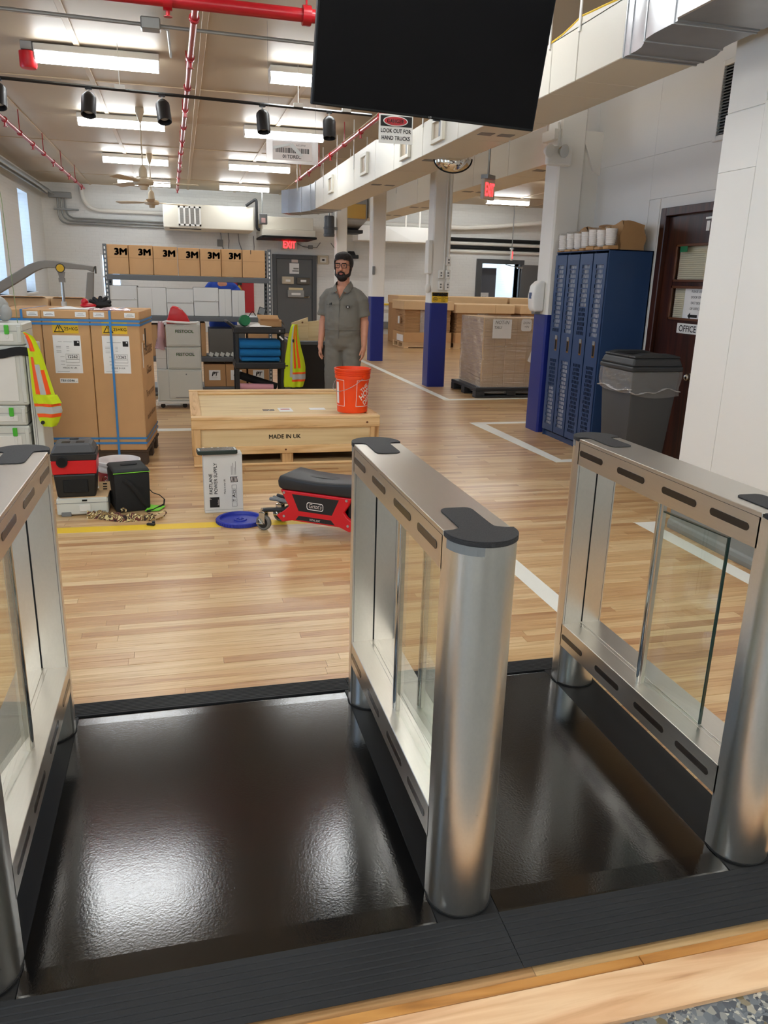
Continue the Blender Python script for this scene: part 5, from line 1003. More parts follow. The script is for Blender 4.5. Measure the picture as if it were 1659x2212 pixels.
MB().cyl((-.068,-.10,.238),(-.068,-.142,.238),.032,.034,20).build('hose_port', M['matte'], t, smooth=True); MB().cyl((-.068,-.1425,.238),(-.068,-.1428,.238),.026,n=20).build('port_opening', M['dark'], t)
BK = (-.47, 5.60, .0)
t = thing('pail', 'white pail with a dark red band standing behind the black bag', 'bucket', BK)
bucket_part(t, 'body', [(0,.001),(.125,.001),(.13,.01),(.140,.20),(.146,.2),(.146,.215),(.141,.216),(.142,.24),(.150,.242),(.150,.262),(.143,.264),(.140,.25),(.126,.02),(0,.02)], M['white'], BK)
bucket_part(t, 'red_label', [(.1336,.075),(.1404,.19)], mat('dark_red_label', (150,18,34), .45), BK); 
f3 = onbucket(-98, .135, 0, .1312, BK, .0545); flatmb().text('SIMPLE', .036, (0,0,0), bold=.0, wmax=-.15, post=f3).build('lettering', M['wtext'], t, world=True)
f4 = onbucket(-132, .135, 0, .1312, BK, .0545); MB().tube([f4(.022*math.cos(R(a)), .03*math.sin(R(a))) for a in range(0,360,30)], .0025, 5, closed=True).build('ring_emblem', M['brass'], t, world=True)
t = thing('cooler_bag', 'black soft cooler bag with a dangling strap on the floor', 'bag', (-.385, 5.29, 0), R(14))
MB().frustum((-.112,.108,-.125,.125,.001), (-.118,.112,-.13,.13,.268)).build('bag_body', M['fabk'], t, bev=.018, seg=2, smooth=True)
MB().frustum((-.12,.114,-.132,.132,.2685), (-.108,.104,-.12,.12,.292)).build('bag_lid', mat('dark_grey_cloth', (48,50,50), .8), t, bev=.006, smooth=True)
MB().tube([(-.119,-.132,.268),(.113,-.132,.268),(.113,.132,.268)], .003, 6).build('zip', M['limetag'], t)
MB().prism(stadium(-.05, .06, -.02, .02), .2925, .299).build('lid_grip', M['fabk'], t, bev=.002)
MB().tube([(-.06,-.135,.225),(-.03,-.152,.205),(.02,-.158,.14),(.06,-.15,.07),(.09,-.14,.035)], .016, 8, flat=(.22,1)).build('webbing', M['fabk'], t, smooth=True)
MB().tube([(.115,.0,.13),(.15,.0,.085),(.19,-.02,.07),(.215,-.05,.045),(.20,-.09,.016),(.12,-.15,.005),(.07,-.17,.004)], .013, 8, flat=(.9,.25)).build('shoulder_strap', M['fabk'], t, smooth=True)
MB().add([(.06,-.155,.008),(.15,-.175,.006),(.21,-.10,.012),(.11,-.09,.03)], [(0,1,2,3)]).add([(.06,-.155,.006),(.15,-.175,.004),(.21,-.10,.010),(.11,-.09,.028)], [(3,2,1,0)]).build('luggage_tag', M['limetag'], t, label='lime green tag')
t = thing('camouflage_apron', 'crumpled brown camouflage apron lying on the floor by the yellow tape', 'apron', (-.4, 5.0, 0))
def ap(u, v):
    x = lerp(-.64, -.22, u); w = .12*(.55+.45*math.sin(math.pi*min(1, u*1.15+.05)))
    y = 5.10 - .15*u + (v-.5)*w + .014*math.sin(9*u); z = .012 + .016*math.sin(13*u+3*v)**2 + .012*math.sin(7*u-8*v)**2
    return (x, y, z*(math.sin(math.pi*v)**.5+.15))
MB().grid(ap, 36, 8, (0,0,-.006)).build('apron_cloth', M['camo'], t, world=True, smooth=True, ang=80)
MB().tube([(-.23,4.98,.02),(-.19,5.02,.03),(-.155,5.05,.035),(-.15,5.02,.025),(-.17,4.97,.014),(-.21,4.93,.012)], .008, 6, flat=(1.2,.4)).tube([(-.60,5.13,.03),(-.62,5.09,.02),(-.55,5.03,.012)], .007, 6, flat=(1.2,.4)).build('apron_tie', M['camo'], t, world=True, smooth=True)
MB().tube([(-.42,5.08,.03),(-.43,5.09,.045),(-.415,5.1,.05),(-.4,5.09,.04),(-.405,5.08,.028)], .006, 6).build('neck_loop', M['camo'], t, world=True)
MB().obox((-.24,4.85,.008), (.05,.022,.012), Matrix.Rotation(R(-25),3,'Z')).obox((-.225,4.87,.014), (.018,.03,.014)).build('buckle', M['black'], t, world=True, bev=.002)

# ================================================================== TALL CARTONS ON THE PALLET
PYF = 6.54
n_before = set(COL.objects)
pt = thing('pallet', 'dark wooden pallet under the three tall cartons at left', 'pallet', (-.85, 6.95, 0))
for y in (6.60, 6.95, 7.25): MB().box(-1.42, -.32, y-.05, y+.05, .02, .10).build('stringer', M['pallet'], pt, world=True, bev=.003)
for k in range(6): MB().box(-1.42, -.31, 6.55+k*.13, 6.65+k*.13, .101, .123).build('deck_board', M['pallet'], pt, world=True, bev=.002)
for y in (6.60, 6.95, 7.25): MB().box(-1.42, -.32, y-.05, y+.05, 0, .0195).build('bottom_board', M['pallet'], pt, world=True, bev=.002)
YB = 7.29; ZC = 1.225
for i, (x0, x1, lb) in enumerate(((-1.39, -1.047, 'tall brown carton farthest left on the pallet, half hidden by the hi-vis vest'), (-1.042, -.692, 'tall brown carton in the middle of the pallet with a TE113346 sticker'), (-.687, -.318, 'tall brown carton at the right end of the pallet with a vertical blue strap'))):
    t = thing('tall_carton', lb, 'carton', ((x0+x1)/2, PYF, .124), 0)
    K = lambda n, m, b, **k: b.build(n, M[m] if isinstance(m, str) else m, t, world=True, **k)
    K('carton_body', 'card', MB().box(x0, x1, PYF, YB, .1245, ZC-.004), bev=.006)
    K('lid_sleeve', 'card', MB().box(x0-.0015, x1+.0015, PYF-.004, YB+.004, 1.158, ZC), bev=.006)
    K('lid_flap_line', 'cardk', MB().box(x0+.01, x1-.01, 6.91, 6.92, ZC, ZC+.0007))
    xc = (x0+x1)/2
    K('warning_label', 'yellow', MB().box(xc-.10, xc+.09, PYF-.0012, PYF, 1.05, 1.142)); yy = PYF-.002
    tri = flatmb(); P3 = [(xc-.092, yy, 1.058), (xc-.014, yy, 1.058), (xc-.053, yy, 1.126)]; Q3 = [(xc-.081, yy, 1.0645), (xc-.025, yy, 1.0645), (xc-.053, yy, 1.114)]
    tri.add(P3+Q3, [(0,1,4,3),(1,2,5,4),(2,0,3,5)]); tri.text('!', .034, (xc-.053, yy, 1.069), bold=.03).text('25+KG', .024, (xc+.035, yy, 1.073), bold=.012)
    K('label_print', 'ink', tri)
    if i > 0:
        sh = K('address_sheet', 'paper', MB().box(xc-.105, xc+.10, PYF-.0012, PYF, .745, 1.035)); yy = PYF-.0016
        m = flatmb().text('12262', .022, (xc+.03, yy, .862), bold=.02).text('MADE IN UK', .013, (xc+.005, yy, .780), bold=.0)
        K('sheet_lettering', 'ink', m); K('sheet_logo', 'ink', MB().box(xc+.048, xc+.09, PYF-.0022, PYF-.001, .955, .995)); K('logo_dot', 'paper', MB().ell((xc+.079, PYF-.0026, .984), (.006,.0006,.006), 10, 6))
        ln = MB()
        for (a, b, z) in ((-.07,-.04,.985),(-.03,.035,.985),(-.085,-.05,.950),(-.085,-.05,.938),(-.01,.01,.95),(-.01,.01,.938),(-.085,-.05,.918),(-.085,-.05,.906),(-.01,.01,.918),(-.02,.08,.892),(-.06,-.03,.872),(-.02,.08,.852),(-.06,-.03,.838),(-.02,.08,.828),(-.06,-.03,.812),(-.02,.08,.806),(-.09,.0,.758)): ln.box(xc+a, xc+b, yy-.0002, yy+.0003, z-.0012, z+.0012)
        for z in (.892, .852): ln.box(xc-.02, xc-.0188, yy-.0002, yy+.0003, z-.04 if z > .88 else z-.024, z).box(xc+.0788, xc+.08, yy-.0002, yy+.0003, z-.04 if z > .88 else z-.024, z)
        K('sheet_lines', 'greyink', ln)
    for dx in (-.115, .115):
        K('small_label', 'paper', MB().box(xc+dx-.04, xc+dx+.04, PYF-.0055, PYF-.004, 1.176, 1.212)); K('small_label_print', 'greyink', MB().box(xc+dx-.03, xc+dx+.03, PYF-.006, PYF-.0054, 1.187, 1.190).box(xc+dx-.02, xc+dx+.02, PYF-.006, PYF-.0054, 1.197, 1.200))
    if i == 1:
        K('sticker', 'paper', MB().box(-.945, -.81, PYF-.0012, PYF, .668, .703)); K('sticker_lettering', 'ink', flatmb().text('TE113346 ..', .017, (-.878, PYF-.0018, .679), bold=.02, wmax=-.122))
    if i == 2:
        m = flatmb()
        for k, (s, z, h) in enumerate((('Fastlane', .92, .10), ('Glass', .76, .07), ('This way to open', .58, .06), ('handle with care', .40, .05))): m.text(s, h, (x1+.0012, 6.95, z-.05), (0,1,0), (0,0,1), bold=.0, wmax=-.5 if k != 1 else -.3)
        K('side_lettering', mat('faded_print', (112,78,46), .85), m)
        K('hand_hole', 'dark', MB().box(x1-.002, x1+.001, 6.80, 6.87, .90, 1.08)); K('side_sticker', 'paper', MB().box(x1-.001, x1+.001, 6.62, 6.65, .78, .98)); K('side_sticker', 'paper', MB().box(x1-.001, x1+.001, 6.70, 6.75, .99, 1.04))
def band(z, w, x0, x1, y0, y1): 
    m = MB(); e = .0045
    m.box(x0-e, x1+e, y0-e-.004, y0-.004-e+.0012, z-w/2, z+w/2).box(x1+e-.0012+.003, x1+e+.003, y0-e, y1+e, z-w/2, z+w/2).box(x0-e, x1+e, y1+.006, y1+.0072, z-w/2, z+w/2).box(x0-e-.003, x0-e-.0018, y0-e, y1+e, z-w/2, z+w/2); return m
for z, lb in ((1.150, 'blue strap round the carton tops under the lid edge, upper of the two'), (1.122, 'blue strap round the cartons across the yellow warning labels'), (.225, 'blue strap round the feet of the cartons, upper of the two'), (.185, 'blue strap round the feet of the cartons, lowest of all')):
    tag(band(z, .017, -1.39, -.318, PYF, YB).build('packing_strap', M['strap']), lb, 'strap')
vs = MB().box(-.545, -.528, PYF-.0095, PYF-.0085, .09, ZC+.0005).box(-.545, -.528, PYF-.0095, YB+.009, ZC+.0005, ZC+.0015).box(-.545, -.528, YB+.008, YB+.009, .09, ZC+.0005)
tag(vs.build('packing_strap', M['strap']), 'vertical blue strap over the right-hand tall carton', 'strap')
vs = MB().box(-1.19, -1.173, PYF-.0095, PYF-.0085, .09, ZC+.0005).box(-1.19, -1.173, PYF-.0095, YB+.009, ZC+.0005, ZC+.0015)
tag(vs.build('packing_strap', M['strap']), 'vertical blue strap over the leftmost tall carton', 'strap')
tag(MB().grid(lambda u, v: (lerp(-1.0, -.70, u), lerp(6.62, 6.85, v)+.03*u, ZC+.003+.012*math.sin(5*u)**2*v), 8, 4, (0,0,.002)).build('paper_sheet', M['paper'], smooth=True), 'loose white paper sheet on top of the middle tall carton', 'paper')
gl = thing('work_gloves', 'red and black work gloves in a heap on the cartons', 'gloves', (-.72, 6.95, ZC))
MB().ell((-.76,6.90,ZC+.024),(.065,.05,.02),12,8).ell((-.79,6.92,ZC+.05),(.03,.035,.03),10,8).build('red_cuff', M['redr'], gl, world=True, smooth=True)
m = MB()
for k, (a, L_) in enumerate(((165,.07),(130,.06),(80,.06),(45,.075),(10,.08))): m.caps((-.68,6.95,ZC+.034), (-.68+L_*math.cos(R(a)), 6.95, ZC+.045+L_*.7*math.sin(R(a))), .022, .016, 10)
m.ell((-.66,6.95,ZC+.028),(.075,.05,.030),12,8).build('black_palm', M['fabk'], gl, world=True, smooth=True)
t = thing('pink_film', 'pink plastic film draped on the carton tops', 'plastic film', (-.55, 6.7, ZC))
MB().grid(lambda u, v: (lerp(-.70, -.38, u)-.03*v, lerp(6.545, 6.80, v), ZC+.003+.02*abs(math.sin(7*u+2*v))*math.sin(math.pi*v)*math.sin(math.pi*u)**.5+.002), 20, 8, (0,0,.001)).build('film', M['pinkf'], t, world=True, smooth=True)
# the whole load stands turned a few degrees
TM = Matrix.Translation((-.318, 6.54, 0)) @ Matrix.Rotation(R(-5), 4, 'Z') @ Matrix.Translation((.318, -6.54, 0))
for o in [q for q in COL.objects if q not in n_before and q.parent is None]: o.matrix_basis = TM @ o.matrix_basis
# vacuum lifter arm and brown boxes behind
t = thing('lifting_arm', 'grey bent lifting arm with a round yellow badge behind the cartons', 'lifting arm', (-1.3, 9.3, 0))
Ya = 9.3
OUT = [(-2.45,1.05),(-1.84,1.385),(-1.62,1.52),(-1.53,1.575),(-1.44,1.607),(-1.36,1.622),(-1.28,1.622),(-.875,1.575)]; INN = [(-.955,1.535),(-1.27,1.545),(-1.34,1.545),(-1.40,1.535),(-1.47,1.505),(-1.58,1.435),(-1.84,1.275),(-2.40,.95)]
MB().prism([(x, z) for x, z in OUT+[(-.895,1.51)]+INN][::-1], Ya-.045, Ya+.045, 'y').build('beam', M['armg'], t, world=True, bev=.006)
MB().prism([(-.89,1.51),(-.955,1.51),(-1.02,1.05),(-1.02,.06),(-.93,.06),(-.93,1.05)], Ya-.04, Ya+.04, 'y').build('drop_arm', M['armg'], t, world=True, bev=.006); MB().box(-.874,-.866,Ya-.046,Ya+.046,1.50,1.577).build('end_cap', M['black'], t, world=True)
MB().cyl((-1.22,Ya-.06,1.545),(-1.22,Ya-.045,1.545),.047,n=24).build('badge_rim', M['blackm'], t, world=True); MB().cyl((-1.22,Ya-.064,1.545),(-1.22,Ya-.06,1.545),.038,n=24).build('badge', M['yellow'], t, world=True, label='round yellow badge')
MB().prism([(-1.255,1.51),(-1.185,1.51),(-1.20,1.44),(-1.24,1.44)], Ya-.03, Ya+.03, 'y').box(-1.25,-1.19,Ya-.03,Ya+.03,1.40,1.445).build('clevis', M['armg'], t, world=True)
MB().cyl((-1.22,Ya,1.40),(-1.22,Ya,1.2),.016,n=12).build('piston_rod', M['chrome'], t, world=True, smooth=True); MB().cyl((-1.22,Ya,1.2),(-1.22,Ya,.0),.028,n=14).build('cylinder', M['offw'], t, world=True, smooth=True)
MB().box(-2.5, -.9, Ya-.1, Ya+.1, 0, .06).cyl((-2.3,Ya,.06),(-2.3,Ya,1.12),.05).build('base', M['armg'], t, world=True, bev=.01)
for i, (x0, x1, y0, z1) in enumerate(((-2.95,-2.25,10.3,1.17),(-2.23,-1.55,10.4,1.19),(-1.52,-.95,10.5,1.185),(-3.2,-2.56,8.3,1.11))):
    t = thing('brown_carton', 'large brown carton behind the lifting arm, %s' % ('at far left','second from left','nearest the rack','low in front by the window wall')[i], 'carton', ((x0+x1)/2, y0, 0))
    MB().box(x0, x1, y0, y0+.9, .0, z1).build('carton_body', M['cardd'], t, world=True, bev=.005); MB().box(x0-.006, x1+.006, y0-.01, y0+.91, z1-.09, z1+.008).build('lid', M['cardl'], t, world=True, bev=.004)
    MB().add([(x0,y0+.1,z1+.009),(x1-.02,y0+.1,z1+.009),(x1-.04,y0-.12,z1+.03),(x0+.05,y0-.12,z1+.03)], [(0,1,2,3)]).build('open_flap', M['cardl'], t, world=True)
pipe('green_cord', [(-1.30,5.9,3.7),(-1.101, 5.9, 1.949),(-1.092, 5.9, 1.576),(-1.081, 5.9, 1.162)], .002, mat('dull_green_cord', (120,146,96), .7), 'thin green cord hanging down at the left edge above the grey cases', 'cord')

# ================================================================== SYSTAINER TOWER WITH VEST
def sysbox(x0, x1, y0, z0, z1, lb, latches=True, d=.4):
    t = thing('systainer_case', lb, 'tool case', ((x0+x1)/2, y0, z0), 0)
    K = lambda n, m, b, **k: b.build(n, M[m], t, world=True, **k)
    K('case_body', 'greyp', MB().box(x0, x1, y0, y0+d, z0+.001, z1-.001), bev=.01)
    K('case_seam', 'greyd', MB().box(x0-.001, x1+.001, y0-.001, y0+d, z1-.055, z1-.052))
    K('front_panel', 'offw', MB().box(x0+.05, x1-.06, y0-.006, y0, z0+.03, z1-.07), bev=.004)
    for x in ((x0+x1)/2, ): 
        if latches: K('latch', 'green', MB().box(x1-.115, x1-.085, y0-.014, y0-.002, z1-.075, z1-.012), bev=.004); K('latch_channel', 'offw', MB().box(x1-.11, x1-.09, y0-.010, y0-.002, z0+.05, z1-.08), bev=.002)
    K('corner_rib', 'greyp', MB().box(x1-.035, x1-.008, y0-.007, y0, z0+.02, z1-.02), bev=.003)
    return t
SY = 6.0
sysbox(-1.47, -1.075, SY, 1.002, 1.155, 'grey case with a green latch on top of the tower at the left edge')
s2 = sysbox(-1.47, -1.078, SY, .585, 1.0, 'tall grey case with a black strap in the middle of the tower', False)
sysbox(-1.47, -1.10, SY, .44, .583, 'grey case with a green latch under the strapped tall case')
sysbox(-1.47, -1.09, SY, .24, .438, 'grey case second from the bottom of the tower', True); sysbox(-1.47, -1.09, SY, .05, .238, 'grey case at the bottom of the tower', True)
t = thing('tower_dolly', 'grey dolly with an upright side rail holding the tower of cases', 'dolly', (-1.2, 6.2, 0))
MB().box(-1.5, -1.0, SY-.02, SY+.42, .02, .048).build('base_plate', M['greyp'], t, world=True, bev=.006); MB().prism([(-1.07,.05),(-1.0,.05),(-1.0,.45),(-1.03,.62),(-1.033,1.005),(-1.07,1.005)], SY+.0, SY+.40, 'y').build('side_rail', M['greyp'], t, world=True, bev=.006)
MB().box(-1.058, -1.054, SY-.001, SY, .05, .93).box(-1.045, -1.041, SY-.001, SY, .05, .93).build('rail_groove', M['greyd'], t, world=True)
for x in (-1.42, -1.08): MB().cyl((x, SY+.05, .011), (x+.001, SY+.05, .012), .01).v; MB().mesh(MB().lathe([(.0,-.012),(.02,-.012),(.02,.012),(0,.012)],(0,0,0),12), Matrix.Translation((x, SY+.06, .0205)) @ Matrix.Rotation(R(90),4,'X')).build('castor', M['black'], t, world=True)
o = MB().grid(lambda u, v: (lerp(-1.49,-1.045,u), SY-.018-.004*math.sin(11*u), lerp(.925,.985,v)+.012*math.sin(9*u)), 16, 2, (0,.008,0)).build('strap_band', M['fabk'], smooth=True); tag(o, 'black cloth strap tied round the tall grey case', 'strap')
t = thing('backpack', 'light grey bag with a white letter A on top of the case tower', 'bag', (-1.3, 6.15, 1.156)); MB().ell((-1.31,6.15,1.255),(.14,.10,.10),16,10).ell((-1.2,6.12,1.22),(.05,.05,.06),12,8).build('bag_body', mat('bag_grey', (160,162,160), .8, bump=(20,.3)), t, world=True, smooth=True); flatmb().text('A', .07, (-1.245, 6.04, 1.20), bold=.02).build('lettering', M['wtext'], t, world=True)
def sheet(name, par, m, L, Rr, z0, z1, yf, nu=14, nv=24, th=(0,.004,0), off=0., u0=0., u1=1., zfold=None):
    def f(u, v):
        uu = lerp(u0, u1, u); z = lerp(z0, z1, v); x0 = curve(L, z); x1 = curve(Rr, z); return (lerp(x0, x1, uu), yf(uu, z)-off, z)
    return MB().grid(f, nu, nv, th).build(name, m, par, world=True, smooth=True, ang=70)
t = thing('hi_vis_vest', 'yellow and orange hi-vis vest hanging on the tower of cases at left', 'vest', (-.97, 5.95, .8))
Lk = [(.44,-.985),(.47,-1.01),(.62,-1.04),(.95,-1.045),(1.02,-1.05),(1.10,-1.068)]; Rk = [(.44,-.905),(.47,-.885),(.55,-.855),(.63,-.87),(.66,-.895),(.80,-.925),(.95,-.955),(1.04,-.985),(1.085,-1.01),(1.10,-1.05)]
yf = lambda u, z: 5.955-.035*math.sin(math.pi*u)*(1.2-z*.6)-.012*math.sin(9*u+4*z)
sheet('vest_body', t, M['hiv'], Lk, Rk, .44, 1.10, yf)
for z0, z1, m in ((.585,.605,'hio'),(.535,.583,'his'),(.508,.533,'hio')): sheet('orange_stripe' if m == 'hio' else 'silver_stripe', t, M[m], Lk, Rk, z0, z1, yf, 14, 3, off=.003)
sheet('orange_stripe', t, M['hio'], Lk, Rk, .67, .93, yf, 4, 12, off=.003, u0=.15, u1=.38); sheet('silver_stripe', t, M['his'], Lk, Rk, .67, .88, yf, 4, 12, off=.0035, u0=.38, u1=.66); sheet('orange_stripe', t, M['hio'], Lk, Rk, .67, .84, yf, 4, 10, off=.003, u0=.66, u1=.84)
sheet('orange_stripe', t, M['hio'], Lk, Rk, .97, 1.095, yf, 4, 8, off=.003, u0=.2, u1=.6); sheet('silver_stripe', t, M['his'], Lk, Rk, .99, 1.095, yf, 3, 8, off=.003, u0=.0, u1=.22)
sheet('vest_flap', t, M['hiv'], [(.63,-1.02),(.665,-1.035)], [(.63,-.865),(.665,-.88)], .605, .665, lambda u, z: yf(u, z)-.012-.006*math.sin(12*u), 12, 4, off=.002)
MB().cyl((-.985,5.915,.475),(-.985,5.90,.475),.013,n=12).build('snap_button', M['black'], t, world=True)
# ================================================================== GREY CABINET STACK (green print)
YF = 9.47
def K_(t): return lambda n, m, b, **k: b.build(n, M[m] if isinstance(m, str) else m, t, world=True, **k)
t = thing('tool_cabinet', 'light grey rolling tool cabinet under two grey cases', 'cabinet', (-.02, YF, 0)); K = K_(t)
K('cabinet_body', 'greyp', MB().box(-.30, .212, YF, YF+.45, .085, .455), bev=.01); K('door', 'greyp', MB().box(-.17, .205, YF-.012, YF-.001, .12, .44), bev=.004); K('door_gap', 'greyd', MB().box(-.10, .10, YF-.014, YF-.011, .128, .134)); K('lock', 'greyd', MB().cyl((.03, YF-.016, .40), (.03, YF-.012, .40), .008, n=8))
K('plinth', 'offw', MB().box(-.31, .215, YF-.01, YF+.45, .055, .084), bev=.004)
for x in (-.25, .0, .16): K('castor', 'black', MB().mesh(MB().lathe([(0,-.015),(.027,-.015),(.027,.015),(0,.015)],(0,0,0),14), Matrix.Translation((x, YF+.06, .0275)) @ Matrix.Rotation(R(90),4,'X')))
for z0, z1, lb in ((.457, .712, 'grey case with green lettering, lower of the two on the tool cabinet'), (.714, .972, 'grey case with green lettering, upper of the two on the tool cabinet')):
    t = thing('systainer_case', lb, 'tool case', (.01, YF, z0)); K = K_(t)
    K('case_body', 'greyp', MB().box(-.178, .208, YF-.005, YF+.38, z0, z1-.002), bev=.01); K('front_panel', 'greyp', MB().box(-.16, .195, YF-.012, YF-.004, z0+.02, z1-.022), bev=.004)
    K('lettering', 'greent', flatmb().text('FESTOOL', .034, (.03, YF-.0126, z1-.10), bold=.03, wmax=-.205), label='green lettering')
for z0, z1 in ((.457, .575), (.577, .685)):
    t = thing('carton', 'small white carton left of the green-lettered cases, %s' % ('lower' if z0 < .5 else 'upper'), 'box', (-.24, YF+.05, z0)); MB().box(-.30, -.185, YF+.03, YF+.33, z0, z1).build('carton_body', M['wbox'], t, world=True, bev=.003)
t = thing('pink_bag', 'pink film bag bulging beside the green-lettered cases', 'plastic bag', (-.25, 9.5, .69)); MB().grid(lambda u, v: (-.245+.02*v+(.058-.03*v)*math.cos(2*math.pi*u)*(1+.16*math.sin(17*u+5*v)), 9.52+.07*math.sin(2*math.pi*u)*(1+.12*math.sin(11*u)), .687+.30*v+.012*math.sin(13*u)), 28, 10).build('bag_body', M['pinkf'], t, world=True, smooth=True); MB().ell((-.245, 9.53, .76), (.045,.06,.065), 12, 8).build('bag_content', mat('dark_plum', (96,60,76), .7), t, world=True, smooth=True)
t = thing('red_wedge', 'red wedge-shaped plastic part on top of the grey cases', 'plastic part', (-.03, 9.55, .973)); MB().prism([(-.17,.974),(.105,.974),(.07,1.06),(.02,1.12),(-.03,1.155),(-.09,1.168),(-.115,1.14)], 9.45, 9.68, 'y').build('wedge', M['redp'], t, world=True, bev=.015, seg=2, smooth=True)
tag(MB().tube([(-.20, 9.5, .985),(-.16,9.46,1.0),(-.05,9.44,.99),(.1,9.44,.985),(.19,9.5,.99)], .014, 6).build('white_rope', M['white'], smooth=True), 'white coil lying round the red wedge', 'cord')

# ================================================================== RACK WITH CARTONS
RX0, RX1, RY0, RY1 = -.885, 1.148, 10.5, 11.0
t = thing('storage_rack', 'grey boltless steel rack with four shelves by the back door', 'rack', ((RX0+RX1)/2, 10.75, 0)); K = K_(t)
for x, s in ((RX0, 1), (RX1, -1)):
    for y in (RY0, RY1):
        p = K('post', 'rack', MB().box(min(x, x+s*.004), max(x, x+s*.004), y, y+.045, 0, 1.85).box(min(x, x+s*.045), max(x, x+s*.045), y, y+.004, 0, 1.85))
        h = MB()
        for k in range(36): h.box(min(x+s*.014, x+s*.030), max(x+s*.014, x+s*.030), y-.001, y-.0002, .04+k*.05, .068+k*.05)
        h.build('slots', M['offw'] if y == RY0 else M['dark'], p, world=True, kind='stuff')
for zt in (1.50, 1.012, .505, .115):
    K('shelf_beam', 'rack', MB().box(RX0+.02, RX1-.02, RY0-.004, RY0+.03, zt-.065, zt-.004).box(RX0+.02, RX1-.02, RY1+.01, RY1+.045, zt-.065, zt-.004), bev=.004)
    K('shelf_deck', 'rack', MB().box(RX0+.02, RX1-.02, RY0, RY1+.04, zt-.018, zt-.001))
x = -.845
edges = [-.845, -.592, -.300, -.008, .262, .522, .786, 1.075]
for i in range(7):
    x0, x1 = edges[i]+.003, edges[i+1]-.003; lb = ('first from the left','second from the left','third from the left','fourth from the left','third from the right','second from the right','unprinted one at the right end')[i]
    t = thing('printed_carton', 'brown 3M carton on the top rack shelf, '+lb if i < 6 else 'plain brown carton at the right end of the top rack shelf', 'carton', ((x0+x1)/2, RY0, 1.50), 0, 'brown cartons on the top shelf'); K = K_(t)
    yo = RY0+.01+.02*(i % 2); zt = 1.835+(.01, .012, .006, .0, 0, .002, .0)[i]
    K('carton_body', 'card', MB().box(x0, x1, yo, yo+.42, 1.5005, zt), bev=.004); K('tape_line', 'cardk', MB().box(x0+.005, x1-.005, yo-.0008, yo, 1.695, 1.697))
    if i < 6: K('lettering', 'ink', flatmb().text('3M', .072, (x0+(x1-x0)*.66, yo-.0015, zt-.115), bold=.085, wmax=-.15), label='thick black 3M lettering')
    else: K('tape_end', 'ink', MB().box(x0+.1, x0+.108, yo-.0015, yo-.001, zt-.05, zt))
we = [-.84, -.515, -.165, .165, .475, .64, .81]
for i in range(6):
    x0, x1 = we[i]+.003, we[i+1]-.003
    t = thing('white_carton', 'white carton on the middle shelf of the rack, ' + ('leftmost with a lid line','second with a folded corner','third with a lid line','fourth with a taped lid','narrow one, fifth from the left','narrow one at the right end')[i], 'carton', ((x0+x1)/2, RY0, 1.012), 0, 'white cartons on the middle shelf'); K = K_(t)
    yo = RY0+.015; zt = 1.362-.012*(i % 3)
    K('carton_body', 'wbox', MB().box(x0, x1, yo, yo+.4, 1.0125, zt), bev=.004)
    if i in (0, 2, 3): K('lid', 'wbox', MB().box(x0-.002, x1+.002, yo-.006, yo+.4, zt-.165, zt+.003), bev=.003); K('button', 'greyd', MB().cyl((x1-.03, yo-.008, zt-.15), (x1-.03, yo-.006, zt-.15), .005, n=8))
    else: K('fold_line', 'greyink', MB().box((x0+x1)/2-.0008, (x0+x1)/2+.0008, yo-.001, yo, 1.02, zt-.01))
t = thing('tablet_stand', 'small black handheld terminal propped on the rack shelf', 'device', (1.0, 10.45, 1.013)); MB().mesh(MB().box(-.045,.045,-.006,.006,0,.11), Matrix.Translation((1.0,10.5,1.03)) @ Matrix.Rotation(R(20),4,'Y') @ Matrix.Rotation(R(-12),4,'X')).box(.96,1.05,10.48,10.56,1.013,1.03).build('terminal', M['black'], t, world=True, bev=.004); MB().mesh(MB().box(-.037,.037,-.0075,-.006,.02,.1), Matrix.Translation((1.0,10.5,1.03)) @ Matrix.Rotation(R(20),4,'Y') @ Matrix.Rotation(R(-12),4,'X')).build('display', M['greyd'], t, world=True); MB().tube([(.94,10.5,1.03),(.90,10.48,1.09),(.87,10.49,1.05),(.85,10.5,1.02)],.006,6).build('cable', M['black'], t, world=True)
for i, (x0, x1) in enumerate(((.262,.535),(.54,.805),(.83,1.10))):
    t = thing('labelled_carton', 'brown carton with a PT label on the lowest rack shelf, ' + ('left one','middle one','right one')[i], 'carton', ((x0+x1)/2, RY0, .115), 0, 'labelled cartons on the lowest shelf'); K = K_(t)
    K('carton_body', 'cardd', MB().box(x0, x1, RY0+.01, RY0+.36, .1155, .408), bev=.004)
    K('label', 'paper', MB().box(x0+.06, x0+.205, RY0+.008, RY0+.0098, .20, .33)); K('lettering', 'ink', flatmb().text('P', .055, (x0+.113, RY0+.0072, .255), bold=.05, shear=.2).text('_____', .02, (x0+.133, RY0+.0072, .235)), label='black lettering'); K('grey_letter', 'greyd', flatmb().text('T', .055, (x0+.150, RY0+.0072, .255), bold=.03, shear=.2))
for i, (x0, x1, z0, z1, m, lb) in enumerate(((.24,.30,.5055,.93,'cardd','narrow brown carton standing on the lower rack shelf beside the cabinet'),(.34,.80,.5055,.86,mat('smoky_bin', (92,88,82), .35),'smoky plastic bin on the lower rack shelf'),(.84,1.12,.5055,.80,'cardd','brown carton on the lower rack shelf behind the black cart'),(-.80,-.3,.5055,.9,'cardd','brown carton on the lower rack shelf behind the tall cartons'),(-.25,.2,.5055,.88,'cardk','dark brown carton on the lower rack shelf behind the grey cases'))):
    tag(MB().box(x0, x1, RY0+.03, RY0+.43, z0, z1).build('storage_box', M[m] if isinstance(m, str) else m, bev=.006), lb, 'box')
